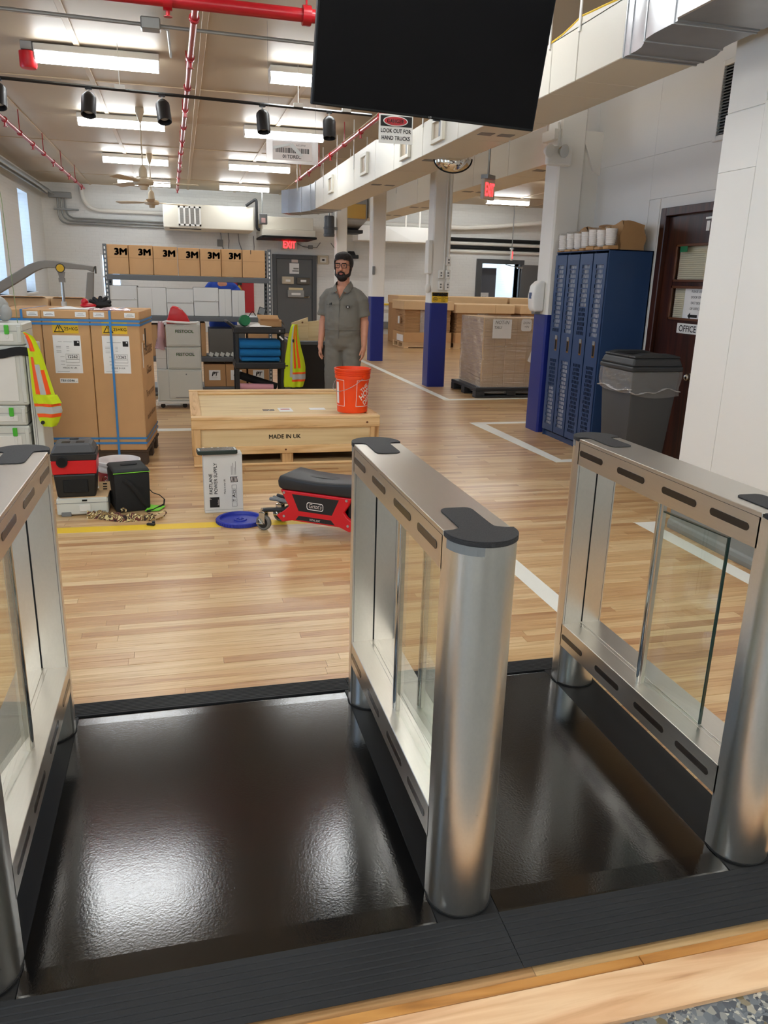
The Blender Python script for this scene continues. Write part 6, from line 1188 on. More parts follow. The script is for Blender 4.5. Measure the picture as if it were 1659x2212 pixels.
for k in range(6): tag(MB().obox((.36+.07*k, RY0+.02, .532), (.05, .01, .05), Matrix.Rotation(R(25),3,'Y')).build('shelf_card', M['greyp']), 'small grey tab along the lower rack shelf, %s' % ('leftmost of six','second from the left','third from the left','fourth from the left','fifth from the left','rightmost of six')[k], 'tab', 'grey tabs on the lower shelf')

# ================================================================== BLACK CART
CY = 9.0
t = thing('utility_cart', 'black three-tier plastic cart in front of the rack', 'cart', (.85, CY+.2, 0)); K = K_(t)
for z0, z1 in ((.90, .97), (.51, .585), (.16, .225)): K('tray', 'blackm', MB().box(.565, 1.135, CY, CY+.42, z0, z1), bev=.012, seg=2)
for x in (.575, 1.085):
    for y in (CY+.012, CY+.368): K('leg', 'blackm', MB().box(x, x+.04, y, y+.04, .09, .95), bev=.006)
K('push_handle', 'blackm', MB().tube([(.58, CY+.05, .96),(.50, CY+.05, 1.02),(.48, CY+.2, 1.03),(.50, CY+.37, 1.02),(.58, CY+.37, .96)], .017, 8), smooth=True)
for x in (.60, 1.10):
    for y in (CY+.03, CY+.39): K('castor', 'black', MB().mesh(MB().lathe([(0,-.016),(.045,-.016),(.045,.016),(0,.016)],(0,0,0),14), Matrix.Translation((x, y, .0455)) @ Matrix.Rotation(R(90),4,'X')))
K('bolt', 'his', MB().cyl((1.07, CY-.004, .935), (1.07, CY, .935), .010, n=8)); K('paper_tag', 'paper', MB().add([(1.06,CY-.003,.87),(1.075,CY-.003,.88),(1.115,CY-.003,.84),(1.10,CY-.003,.83)], [(0,1,2,3)]))
for i, (z0, h, x0, x1) in enumerate(((.587, .055, .64, 1.07), (.644, .085, .62, 1.08), (.732, .095, .62, 1.08))):
    o = MB()
    o.prism([(CY+.03, z0+.004), (CY+.38, z0+.004), (CY+.40, z0+h/2), (CY+.38, z0+h), (CY+.04, z0+h), (CY+.005, z0+h*.8), (CY-.002, z0+h*.5), (CY+.008, z0+h*.2)], x0, x1, 'x')
    tag(o.build('moving_blanket', M['tealf'], bev=.012, seg=2, smooth=True), 'folded blue blanket on the middle shelf of the cart, ' + ('bottom of three','middle of three','thick one on top')[i], 'blanket', 'folded blue blankets on the cart')
t = thing('tape_roll', 'green tape roll lying on the cart top at left', 'tape', (.69, CY+.12, .972)); MB().mesh(MB().lathe([(.035,-.035),(.06,-.035),(.065,0),(.06,.035),(.035,.035)],(0,0,0),20), Matrix.Translation((.69, CY+.12, 1.037)) @ Matrix.Rotation(R(80),4,'X') @ Matrix.Rotation(R(10),4,'Y')).build('roll', M['gtape'], t, world=True, smooth=True)
t = thing('open_carton', 'small open brown carton on the cart top', 'carton', (.98, CY+.2, .971)); MB().box(.86,1.10,CY+.06,CY+.063,.9715,1.035).box(.86,1.10,CY+.30,CY+.303,.9715,1.05).box(.86,.863,CY+.06,CY+.30,.9715,1.05).box(1.097,1.10,CY+.06,CY+.30,.9715,1.05).box(.86,1.1,CY+.06,CY+.30,.9715,.975).add([(.86,CY+.30,1.05),(1.1,CY+.30,1.05),(1.09,CY+.36,1.09),(.85,CY+.36,1.095)],[(0,1,2,3)]).add([(1.1,CY+.06,1.04),(1.1,CY+.3,1.05),(1.14,CY+.3,1.0),(1.14,CY+.06,.985)],[(0,1,2,3)]).build('carton_body', M['cardd'], t, world=True)
tag(MB().grid(lambda u, v: (lerp(.74,.98,u), lerp(CY-.01,CY+.15,v), .975+.03*math.sin(3*u)*v), 6, 4, (0,0,.003)).build('paper_sheet', M['paper'], smooth=True), 'crumpled white paper on the cart top', 'paper')
t = thing('hi_vis_vest', 'yellow and orange hi-vis vest hanging on the right end of the black cart', 'vest', (1.2, CY, .7))
Lk = [(.305,1.115),(.36,1.11),(.6,1.125),(.85,1.165),(.99,1.20),(1.01,1.215)]; Rk = [(.305,1.335),(.40,1.365),(.54,1.365),(.62,1.35),(.75,1.315),(.9,1.285),(1.01,1.275)]
yf = lambda u, z: CY+.02-.05*math.sin(math.pi*u)-.018*math.sin(16*u+2*z)*(1.1-z)
sheet('vest_body', t, M['hiv'], Lk, Rk, .305, 1.01, yf, 22, 22)
sheet('silver_stripe', t, M['his'], Lk, Rk, .42, 1.0, yf, 3, 14, off=.004, u0=.26, u1=.36)
for u0, u1, m in ((.42,.52,'hio'),(.62,.74,'hio')): sheet('orange_stripe', t, M[m], Lk, Rk, .52, 1.0, yf, 3, 14, off=.004, u0=u0, u1=u1)
for z0, z1, m in ((.455,.475,'hio'),(.395,.452,'his'),(.37,.393,'hio')): sheet('orange_stripe' if m == 'hio' else 'silver_stripe', t, M[m], Lk, Rk, z0, z1, yf, 12, 3, off=.005, u0=.36)
MB().box(1.125,1.155,CY-.05,CY-.04,.545,.558).ell((1.215,CY-.05,.83),(.012,.006,.02),8,6).build('snap_button', M['black'], t, world=True)
for i, (pts, r, m, lb) in enumerate((([(.60,CY+.1,.30),(1.0,CY+.12,.285)], .04, 'pink', 'pink wrapped roll on the lowest cart shelf'), ([(.62,CY+.2,.42),(1.05,CY+.22,.28)], .045, 'matte', 'black rolled cloth leaning on the lowest cart shelf'))): tag(MB().tube(pts, [r, r], 12).build('rolled_cloth', M[m], smooth=True), lb, 'roll')

# ================================================================== BLACK BIN WITH PLYWOOD
BY = 9.85
t = thing('storage_bin', 'large black wheeled bin holding plywood offcuts behind the cart', 'bin', (1.65, BY+.35, 0)); K = K_(t)
bm_ = MB(); x0, x1, y0, y1 = 1.30, 2.06, BY, BY+.7
K('front_wall', 'blackm', MB().frustum((x0+.03,x1-.03,y0+.03,y0+.045,.06), (x0,x1,y0,y0+.018,.74)), bev=.003); K('back_wall', 'blackm', MB().box(x0, x1, y1-.02, y1, .06, .74), bev=.003); K('side_wall', 'blackm', MB().box(x0, x0+.02, y0, y1, .06, .74)); K('side_wall', 'blackm', MB().box(x1-.02, x1, y0, y1, .06, .74)); K('bin_floor', 'blackm', MB().box(x0, x1, y0, y1, .05, .075))
K('rim', mat('bin_rim', (86,92,98), .4), MB().box(x0-.015, x1+.015, y0-.015, y0+.02, .715, .765).box(x0-.015, x1+.015, y1-.02, y1+.015, .715, .765).box(x0-.015, x0+.02, y0, y1, .715, .765).box(x1-.02, x1+.015, y0, y1, .715, .765), bev=.008)
for x in (x0+.08, x1-.08):
    for y in (y0+.08, y1-.08): K('castor', 'black', MB().mesh(MB().lathe([(0,-.016),(.025,-.016),(.025,.016),(0,.016)],(0,0,0),12), Matrix.Translation((x, y, .0255)) @ Matrix.Rotation(R(90),4,'X')))
o = MB().prism([(1.335,.09),(1.56,.09),(1.54,1.045),(1.335,.975)], BY+.12, BY+.138, 'y').build('plywood_offcut', M['ply'], bev=.002); tag(o, 'plywood offcut with a slanted top edge standing in the black bin', 'board'); MB().cyl((1.47, BY+.118, .98), (1.47, BY+.1195, .98), .012, n=10).build('knot', MATS['wood_knot'], o)
o = MB().prism([(1.545,.09),(1.86,.09),(1.88,1.03),(1.545,.985)], BY+.2, BY+.218, 'y').build('plywood_offcut', M['ply'], bev=.002); tag(o, 'darker plywood offcut in the black bin behind the person', 'board')

# ================================================================== PERSON
def solid(mb, vox, name, m, par, smooth_it=2, cut=None, wr=0):
    me = bpy.data.meshes.new('tmp'); me.from_pydata([tuple(p) for p in mb.v], [], mb.f); o = bpy.data.objects.new('tmp', me); COL.objects.link(o)
    bm = bmesh.new(); bm.from_mesh(me); bmesh.ops.recalc_face_normals(bm, faces=bm.faces); bm.to_mesh(me); bm.free()
    r = o.modifiers.new('r', 'REMESH'); r.mode = 'VOXEL'; r.voxel_size = vox
    s = o.modifiers.new('s', 'SMOOTH'); s.factor = .5; s.iterations = smooth_it
    bpy.context.view_layer.update(); me2 = bpy.data.meshes.new_from_object(o.evaluated_get(bpy.context.evaluated_depsgraph_get())); bpy.data.objects.remove(o)
    if cut:
        bm = bmesh.new(); bm.from_mesh(me2); bmesh.ops.delete(bm, geom=[f for f in bm.faces if cut(f.calc_center_median())], context='FACES'); bm.to_mesh(me2); bm.free()
    if wr:
        ns = [v.normal.copy() for v in me2.vertices]
        for v, n_ in zip(me2.vertices, ns):
            p = v.co; k = mnoise.noise(Vector((p.x*7+p.z*5, p.y*7, p.z*19-p.x*6)))*.7 + mnoise.noise(Vector((p.x*16-p.z*9, p.y*14, p.z*30+p.x*12)))*.35
            v.co = p + n_*wr*(k+.25)
    me2.shade_smooth(); me2.materials.clear(); me2.materials.append(m); me2.name = name
    q = bpy.data.objects.new(name, me2); COL.objects.link(q)
    if par is not None: q.parent = par
    return q
def hand(mb, wrist, s, curl=.5):
    """relaxed hanging hand; s=+1 left side (+x)"""
    w = Vector(wrist); mb.caps(w, w+Vector((0,-.006,-.05)), .024, .030); 
    mb.ell(w+Vector((0,-.012,-.065)), (.020,.042,.045), 12, 8)
    for k, (dy, ln) in enumerate(((-.042,.072),(-.018,.082),(.006,.076),(.028,.060))):
        a = w+Vector((0, dy-.008, -.10)); b = a+Vector((-s*.006, -.010, -ln*.5)); c = b+Vector((-s*.022, -.004, -ln*.42)); mb.caps(a, b, .0098, .009, 8); mb.caps(b, c, .009, .0078, 8)
    a = w+Vector((-s*.006, -.036, -.045)); b = a+Vector((-s*.014, -.024, -.038)); c = b+Vector((-s*.008, -.008, -.03)); mb.caps(a, b, .012, .0105, 8); mb.caps(b, c, .0105, .009, 8)
def make_person(label, loc, rz, cloth, seamm, pose='stand', full=True):
    b = MB()
    hz = 1.652
    b.ell((0,.0,hz+.03), (.087,.102,.108), 20, 14); b.ell((0,-.03,hz-.05), (.073,.070,.078), 18, 12); b.ell((0,-.052,hz-.092), (.034,.038,.034), 14, 10)
    b.caps((0,.012,1.42), (0,-.002,1.60), .066, .062, 16)
    b.caps((0,-.098,hz+.005), (0,-.117,hz-.032), .011, .016, 10)
    for s in (-1, 1):
        b.ell((s*.013,-.103,hz-.034), (.010,.012,.009), 8, 6); b.ell((s*.036,-.083,hz-.03), (.026,.02,.026), 10, 8); b.ell((s*.034,-.086,hz+.028), (.030,.014,.010), 10, 6)
        b.ell((s*.084,.004,hz-.005), (.010,.020,.032), 10, 8)
    # trunk
    b.ell((0,.0,1.29), (.165,.108,.19), 20, 12); b.ell((0,-.02,1.08), (.158,.128,.17), 20, 12); b.ell((0,.005,.95), (.155,.11,.10), 20, 12); b.caps((-.12,.01,1.355), (.12,.01,1.355), .055, .055, 14); b.ell((0,-.075,1.385), (.075,.035,.075), 14, 10)
    arms = []
    for s in (-1, 1):
        sh = Vector((s*.178,.012,1.365)); el = Vector((s*.226,.035,1.085)); wr = Vector((s*.240,-.025,.866))
        if pose == 'reach': el = Vector((s*.20,-.12,1.15)); wr = Vector((s*.04,-.26,1.28))
        b.caps(sh+Vector((-s*.012,0,-.02)), el, .044, .044); b.caps(el, wr, .047, .030); arms.append((sh, el, wr))
        if pose == 'stand': hand(b, wr, s)
        else: b.ell(wr+Vector((-s*.03,-.03,.02)), (.04,.022,.045), 10, 8)
        b.caps((s*.088,.0,.90), (s*.098,-.012,.50), .075, .056); b.caps((s*.098,-.012,.50), (s*.105,.015,.09), .058, .042); b.caps((s*.105,.02,.06), (s*.112,-.12,.04), .034, .03)
    body = solid(b, .0058, 'person', M['skin'], None, 3)
    body.location = loc; body.rotation_euler = (0,0,rz); tag(body, label, 'person')
    # clothing: a lofted trunk, sleeves and trouser legs grown into one garment
    c = MB()
    lv = [(.79,.120,.10,.0),(.84,.160,.130,.0),(.90,.182,.148,.0),(.98,.188,.156,-.012),(1.06,.189,.160,-.02),(1.14,.189,.156,-.02),(1.22,.190,.146,-.014),(1.30,.190,.134,-.006),(1.355,.180,.120,.002),(1.395,.158,.108,.008),(1.43,.120,.092,.012),(1.466,.084,.078,.014),(1.496,.070,.070,.012)]
    nn_ = 28; vs_ = [(rx_*math.cos(2*math.pi*i/nn_), oy+ry_*math.sin(2*math.pi*i/nn_), z) for z, rx_, ry_, oy in lv for i in range(nn_)]
    fs_ = [(k*nn_+i, k*nn_+(i+1) % nn_, (k+1)*nn_+(i+1) % nn_, (k+1)*nn_+i) for k in range(len(lv)-1) for i in range(nn_)] + [tuple(range(nn_-1,-1,-1)), tuple((len(lv)-1)*nn_+i for i in range(nn_))]
    c.add(vs_, fs_)
    for s in (-1, 1):
        sh, el, wr = arms[(s+1)//2]
        e2 = sh.lerp(el, .78)
        c.tube([Vector((s*.09,.012,1.385)), Vector((s*.150,.012,1.362)), Vector((s*.193,.014,1.315)), sh.lerp(e2, .62), e2], [.062,.068,.070,.070,.077], 20)
        c.tube([(s*.085,.0,.93), (s*.098,-.008,.70), (s*.103,-.012,.50), (s*.108,.008,.28), (s*.112,.012,.085)], [.108,.102,.092,.086,.088], 20)
    vcut = (lambda p: p.y < -.03 and p.z > 1.315 and abs(p.x) < (p.z-1.315)*.42) if full else None
    top = lambda p: (p.z > 1.466 and (p.x**2+(p.y-.0)**2) < .075**2)
    cl = solid(c, .0085, 'coverall' if full else 'shirt', cloth, body, 9, (lambda p: (vcut(p) if vcut else False) or top(p)), .009)
    if full:
        for s in (-1, 1):
            cf = MB()
            P = [(s*.062,.055,1.512),(s*.076,-.01,1.494),(s*.062,-.075,1.468),(s*.030,-.125,1.405)]; Q = [(s*.088,.07,1.462),(s*.108,-.02,1.440),(s*.104,-.092,1.410),(s*.080,-.130,1.385)]
            cf.grid(lambda u, v: tuple(Vector(curve_v(P, u)).lerp(Vector(curve_v(Q, u)), v)), 8, 3, (0,-.006,-.002)).build('collar', seamm if False else cloth, cl, smooth=True, ang=80)
            MB().grid(lambda u, v: (s*lerp(.05,.135,u), -.128-.034*math.cos((lerp(.05,.135,u)-.02)*7)*.6+.0*v-.016*(1-v)-.012, lerp(1.165,1.275,v)), 6, 4, (0,-.004,0)).build('chest_pocket', cloth, cl, smooth=True) if False else None
            MB().box(s*.095-.045, s*.095+.045, -.155, -.148, 1.262, 1.266).build('pocket_seam', seamm, cl)
        MB().tube([(0,-.146,1.315),(.003,-.160,1.25),(.004,-.176,1.15),(.003,-.182,1.05),(0,-.165,.92)], .004, 6, flat=(.6,1.6)).build('placket', seamm, cl)
        MB().tube([(.1865*math.cos(R(a)), -.0145+.1545*math.sin(R(a)), 1.005) for a in range(0, 360, 10)], .004, 6, closed=True, flat=(2.2,.7)).build('waist_seam', seamm, cl)
        for s in (-1, 1): MB().tube([(s*.050,-.098,1.425),(s*.036,-.118,1.39),(s*.018,-.136,1.35),(s*.002,-.147,1.31)], .007, 6, flat=(.5,1.5)).build('lapel_edge', cloth, cl, smooth=True)
        MB().box(.075, .115, -.163, -.157, 1.235, 1.258).build('chest_badge', M['ink'], cl, label='small black badge'); MB().box(.086, .104, -.1645, -.163, 1.242, 1.250).build('badge_mark', M['wtext'], cl)
        MB().cyl((-.085,-.156,1.262),(-.082,-.158,1.285),.005,n=6).cyl((-.10,-.154,1.262),(-.098,-.157,1.28),.005,n=6).build('pocket_pen', M['black'], cl)
    # head details
    h = MB(); h.ell((0,.004,hz+.036), (.102,.115,.113), 24, 16); h.ell((0,-.028,hz+.092), (.086,.086,.053), 20, 10); h.ell((0,.05,hz-.02), (.078,.065,.07), 16, 10)
    for s in (-1, 1): h.ell((s*.084,-.022,hz+.0), (.012,.022,.05), 10, 8)
    solid(h, .006, 'hair', M['hair'], body, 2, lambda p: p.y < -.038 and p.z < hz+.066-.012*(abs(p.x)/.07)**2 and abs(p.x) < .082 or (p.z < hz-.035 and p.y < .03))
    if full:
        bd = MB(); bd.ell((0,-.050,hz-.108), (.056,.056,.048), 16, 10)
        for s in (-1, 1): bd.caps((s*.077,-.005,hz-.03), (s*.064,-.035,hz-.085), .014, .022, 10); bd.caps((s*.064,-.035,hz-.085), (s*.030,-.075,hz-.105), .022, .024, 10); bd.caps((0,-.112,hz-.055), (s*.030,-.098,hz-.066), .008, .009, 8); bd.caps((s*.030,-.098,hz-.066), (s*.034,-.085,hz-.095), .009, .012, 8)
        solid(bd, .005, 'beard', M['hair'], body, 2)
        MB().ell((0,-.1045,hz-.071), (.019,.008,.0055), 12, 6).ell((0,-.1055,hz-.0805), (.017,.009,.006), 12, 6).build('lips', M['lips'], body, smooth=True)
        for s in (-1, 1):
            MB().ell((s*.032,-.086,hz+.004), (.012,.008,.0052), 12, 8).build('eye', M['eyew'], body, smooth=True); MB().ell((s*.032-.002,-.0925,hz+.004), (.0062,.004,.0052), 10, 6).build('iris', M['black'], body, smooth=True)
            MB().caps((s*.014,-.101,hz+.026), (s*.05,-.094,hz+.030), .0045, .0035, 8).build('eyebrow', M['hair'], body, smooth=True)
        gl_ = MB()
        for s in (-1, 1):
            o_ = [(s*.036+dx, -.115+.30*abs(s*.036+dx)**1.6, hz+.003+dz) for dx, dz in rrect(-.027,.027,-.020,.021,.010,4)]; gl_.tube(o_, .0036, 6, closed=True)
            gl_.tube([(s*.063,-.108,hz+.012),(s*.083,-.06,hz+.012),(s*.086,.0,hz+.008)], .003, 6)
        gl_.tube([(-.010,-.113,hz+.008),(0,-.116,hz+.011),(.010,-.113,hz+.008)], .003, 6); gl_.build('glasses', M['frame'], body, smooth=True)
    for s in (-1, 1):
        MB().prism([(s*.112+.045*math.cos(R(a))*(1.0), -.04+.135*math.sin(R(a))) for a in range(0,360,20)], 0, .025, 'z').ell((s*.112,-.055,.045), (.047,.125,.045), 14, 8).build('shoe', M['shoe'], body, smooth=True)
    if full: body.scale = (1.0, 1.0, .992)
    return body
def curve_v(P, u):
    k = u*(len(P)-1); i = min(int(k), len(P)-2); return Vector(P[i]).lerp(Vector(P[i+1]), k-i)
make_person('bearded person with dark hair and glasses in a grey short-sleeved coverall, standing by the bin', (1.665, 8.35, 0), R(-27), M['cover'], M['covers'])
make_person('person in a blue shirt half hidden behind the rack cartons', (.585, 11.75, 0), R(0), M['bshirt'], M['bshirt'], 'reach', False)

# ================================================================== WRAPPED PALLET
t = thing('pallet', 'black plastic pallet under the film-wrapped cartons', 'pallet', (4.4, 10.5, 0)); K = K_(t)
K('deck', 'pblack', MB().box(3.86, 4.92, 10.04, 11.08, .095, .138), bev=.006)
for x in (3.86, 4.32, 4.79):
    for y in (10.04, 10.5, 10.95): K('foot', 'pblack', MB().box(x, x+.13, y, y+.13, .03, .0945), bev=.004)
for y in (10.04, 10.5, 10.95): K('runner', 'pblack', MB().box(3.86, 4.92, y, y+.13, .001, .0295), bev=.004)
proto = None
for lz in range(5):
    for ix in range(3):
        for iy in range(2 if ix == 0 else 1):
            x0 = 3.955+ix*.318; y0 = 10.10+iy*.43; z0 = .1385+lz*.1865
            if proto is None:
                o = MB().box(0, .316, 0, .428, 0, .1855).build('wrapped_carton', M['cardl'], bev=.004); proto = o
                MB().box(.157, .159, -.0006, 0, .005, .18).build('tape_line', M['cardk'], o)
            else: o = dup(proto)
            o.location = (x0, y0, z0); tag(o, 'brown carton under stretch film, %s layer, %s' % (('bottom','second','middle','fourth','top')[lz], ('front left' if iy == 0 else 'back left') if ix == 0 else ('front middle','front right')[ix-1]), 'carton', 'film-wrapped cartons on the black pallet')
t = thing('stretch_film', 'clear stretch film wound round the cartons on the black pallet', 'plastic film', (4.43, 10.5, .14))
def wrap(u, v):
    x0, x1, y0, y1 = 3.945, 4.918, 10.09, 10.965
    per = [(x0,y0),(x1,y0),(x1,y1),(x0,y1),(x0,y0)]; k = u*4; i = min(int(k), 3); f_ = k-i
    x = lerp(per[i][0], per[i+1][0], f_); y = lerp(per[i][1], per[i+1][1], f_); g = .006+.008*math.sin(40*u+9*v)**2 + (.03*(1-v/.12)*abs(math.sin(25*u)) if v < .12 else 0)
    nx = (0,1,0,-1)[i]; ny = (-1,0,1,0)[i]; return (x+nx*g, y+ny*g, lerp(.06, 1.072, v))
MB().grid(wrap, 64, 24).build('film', M['film'], t, world=True, smooth=True)
sm_ = MB(); random.seed(5)
for k in range(26):
    z = random.uniform(.2, .95); dz = random.uniform(-.06, .03); xa = random.uniform(3.98, 4.5); L_ = random.uniform(.1, .45); xb = min(xa+L_, 4.9); sm_.tube([(xa,10.075,z),(xb,10.075,z+dz)], .003, 4, flat=(.7,1))
sm_.build('film_creases', M['wbox'], t, world=True) if False else None
tag(MB().box(4.06, 4.33, 10.066, 10.069, .80, 1.05).build('paper_sheet', M['paper']), 'white paper sheet with handwriting on the wrapped cartons', 'paper'); flatmb().text('NOT-IN', .045, (4.19, 10.0655, .99), shear=.2).text('TAU', .04, (4.13, 10.0655, .925), shear=.2).build('handwriting', M['greyink'], bpy.data.objects['paper_sheet.001'] if False else COL.objects[-1]) if False else None
ps = [o for o in COL.objects if o.get('label', '').startswith('white paper sheet with handwriting')][0]
flatmb().text('NOT-IN', .045, (4.19, 10.0645, .99), shear=.2, wmax=-.2).text('TAU', .04, (4.13, 10.0645, .925), shear=.2).build('handwriting', M['greyink'], ps)
o = MB().prism(rrect(4.47, 4.62, .90, 1.06, .03), 10.064, 10.067, 'y').build('paper_tag', M['paper']); tag(o, 'small rounded white tag high on the wrapped cartons', 'paper'); flatmb().text('DON', .03, (4.545, 10.063, .995), shear=.2).text('+IN', .03, (4.545, 10.063, .945), shear=.2).build('handwriting', M['greyink'], o)
o = MB().prism([(4.60,.50),(4.72,.44),(4.76,.66),(4.66,.68)], 10.064, 10.067, 'y').build('paper_tag', M['paper']); tag(o, 'white barcode slip lower right on the wrapped cartons', 'paper')
m = MB()
for k in range(5): m.add([(4.655+.016*k,10.0632,.52),(4.661+.016*k,10.0632,.52),(4.671+.016*k,10.0632,.58),(4.665+.016*k,10.0632,.58)], [(0,1,2,3)])
m.build('barcode', M['ink'], o)

# ================================================================== PALLETS OF FLAT CARTONS AT THE BACK
def gay(x0, x1, y0, y1, zt, lb, flats=True):
    t = thing('bulk_pallet', lb, 'pallet load', ((x0+x1)/2, y0, 0)); K = K_(t)
    for y in (y0+.02, (y0+y1)/2-.05, y1-.12): K('stringer', 'cardl', MB().box(x0, x1, y, y+.1, .02, .11)); 
    for x in (x0, (x0+x1)/2-.06, x1-.12): K('block', 'cardl', MB().box(x, x+.12, y0, y1, .0, .019))
    K('deck_board', 'cardl', MB().box(x0, x1, y0, y1, .111, .13))
    st = MB(); z = .13; random.seed(int(x0*10))
    while z < zt-.16: st.box(x0+.02+random.random()*.02, x1-.02-random.random()*.02, y0+.03+random.random()*.02, y1-.03, z, z+.026); z += .031
    K('flat_cartons', 'cardd', st, kind='stuff')
    K('bottom_tray', 'card', MB().box(x0, x1, y0, y1, .1305, .36), bev=.006)
    K('top_cap', 'cardl', MB().box(x0-.03, x1+.03, y0-.03, y1+.03, zt-.2, zt), bev=.008)
    K('cap_fold', 'cardk', MB().box((x0+x1)/2+.25, (x0+x1)/2+.255, y0-.032, y0-.030, zt-.2, zt))
    K('clear_tape', M['film'], MB().box((x0+x1)/2-.2, (x0+x1)/2+.1, y0+.012, y0+.016, .36, zt-.2))
    return t
t = gay(5.07, 6.25, 18.1, 19.1, 1.08, 'pallet of flat brown cartons nearest the third column, with a white slip on its side')
MB().box(5.035, 5.038, 18.4, 18.55, .55, .72).build('slip', M['paper'], t, world=True); MB().box(5.06, 5.069, 18.15, 18.7, .15, .3).build('side_label', M['paper'], t, world=True)
gay(6.32, 7.75, 18.0, 19.1, 1.03, 'pallet of flat brown cartons behind the film-wrapped pallet, middle of the row'); gay(7.95, 9.2, 18.0, 19.1, 1.03, 'pallet of flat brown cartons at the right of the row, beside the near column')
for x0, x1, lb in ((5.3, 6.5, 'pale brown carton load in the back row, left'), (6.6, 8.2, 'pale brown carton load in the back row, middle'), (8.3, 9.7, 'pale brown carton load in the back row, right')):
    t = thing('bulk_carton', lb, 'pallet load', ((x0+x1)/2, 19.4, 0)); MB().box(x0, x1, 19.5, 20.5, 0, 1.02).build('carton_body', M['cardd'], t, world=True, bev=.01); MB().box(x0-.02, x1+.02, 19.48, 20.52, .98, 1.17).build('top_cap', M['cardl'], t, world=True, bev=.01)

# ================================================================== LOCKERS
LX, LY0, LY1, LZ = 3.63, 6.45, 7.46, 1.82
t = thing('locker_bank', 'dark blue bank of four steel lockers with perforated doors', 'locker', (3.85, 6.95, 0)); K = K_(t)
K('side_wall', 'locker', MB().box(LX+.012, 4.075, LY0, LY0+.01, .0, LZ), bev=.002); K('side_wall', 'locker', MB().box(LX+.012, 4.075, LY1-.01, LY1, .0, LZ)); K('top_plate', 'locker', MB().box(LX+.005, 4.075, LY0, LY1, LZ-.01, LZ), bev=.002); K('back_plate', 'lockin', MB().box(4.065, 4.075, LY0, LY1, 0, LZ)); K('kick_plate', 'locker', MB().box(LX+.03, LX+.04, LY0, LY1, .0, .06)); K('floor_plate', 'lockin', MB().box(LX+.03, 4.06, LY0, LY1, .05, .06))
w = (LY1-LY0)/4
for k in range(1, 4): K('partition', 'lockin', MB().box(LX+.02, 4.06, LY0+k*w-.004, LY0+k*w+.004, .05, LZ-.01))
def perf(m, y0, y1, z0, z1, nc, nr, x):
    cw = (y1-y0)/nc; ch = (z1-z0)/nr
    for r_ in range(nr):
        off = cw/2 if r_ % 2 else 0; n_ = nc-1 if r_ % 2 else nc
        if r_ % 2:
            m.add([(x,y0,z0+r_*ch),(x,y0+off,z0+r_*ch),(x,y0+off,z0+(r_+1)*ch),(x,y0,z0+(r_+1)*ch)], [(0,1,2,3)]); m.add([(x,y1-off,z0+r_*ch),(x,y1,z0+r_*ch),(x,y1,z0+(r_+1)*ch),(x,y1-off,z0+(r_+1)*ch)], [(0,1,2,3)])
        for c_ in range(n_):
            a, b = y0+off+c_*cw, y0+off+(c_+1)*cw; p, q = z0+r_*ch, z0+(r_+1)*ch; u, v_ = cw*.2, ch*.08; mz = (p+q)/2
            O = [(a,p),((a+b)/2,p),(b,p),(b,mz),(b,q),((a+b)/2,q),(a,q),(a,mz)]; I = [(a+u*1.25,p+v_*1.6),((a+b)/2,p+v_),(b-u*1.25,p+v_*1.6),(b-u,mz),(b-u*1.25,q-v_*1.6),((a+b)/2,q-v_),(a+u*1.25,q-v_*1.6),(a+u,mz)]
            m.add([(x,*s_) for s_ in O]+[(x,*s_) for s_ in I], [(i, (i+1) % 8, 8+(i+1) % 8, 8+i) for i in range(8)])
    return m
for k in range(4):
    a, b = LY0+k*w+.006, LY0+(k+1)*w-.006; x = LX
    dm = MB(); pa, pb = a+.05, b-.05
    for y0, y1, z0, z1 in ((a, pa, .07, 1.79), (pb, b, .07, 1.79), (pa, pb, .07, .13), (pa, pb, .80, 1.06), (pa, pb, 1.70, 1.79)): dm.box(x-.001, x+.001, y0, y1, z0, z1)
    dm.box(x-.001, x+.014, a, a+.003, .07, 1.79).box(x-.001, x+.014, b-.003, b, .07, 1.79)
    door = K('door', 'locker', dm)
    for z0, z1, nr in ((.13, .80, 17), (1.06, 1.70, 15)): pm = perf(MB(), pa, pb, z0, z1, 6, nr, x); pm.flat = True; o = pm.build('perforated_panel', M['locker'], door, world=True, kind='stuff')
    yh = a+.085
    MB().box(x-.004, x+.0, yh-.022, yh+.022, .88, 1.02).build('handle_recess', M['brass'], door, world=True, bev=.002); MB().box(x-.006, x-.003, yh-.013, yh+.013, .895, .985).build('latch_pocket', M['dark'], door, world=True); MB().box(x-.007, x-.003, yh-.02, yh+.02, .995, 1.03).build('latch_plate', M['galv'], door, world=True)
    # white bags or sheets that show through the holes
contents = {0: [(.62,.78,.10,.9,'liner'),(1.05,1.7,0,1,'s')], 1: [(1.32,1.70,0,1,'s')], 2: [(.12,.8,0,1,'s'),(1.05,1.70,0,1,'s')], 3: [(.12,.52,0,1,'s'),(1.10,1.70,0,1,'s')]}
for k, cs in contents.items():
    for z0, z1, f0, f1, kd in cs:
        if kd != 's': continue
        a = LY0+k*w; tag(MB().box(LX+.022, LX+.05, a+.03, a+w-.03, z0, z1).build('white_bag', M['paper'], bev=.008), 'white bag seen through the locker holes, ' + {0:'right end locker, upper half',1:'second locker from right, upper half',2:'third locker from right, %s half' % ('lower' if z0 < .5 else 'upper'),3:'left end locker, %s half' % ('lower' if z0 < .5 else 'upper')}[k], 'bag')
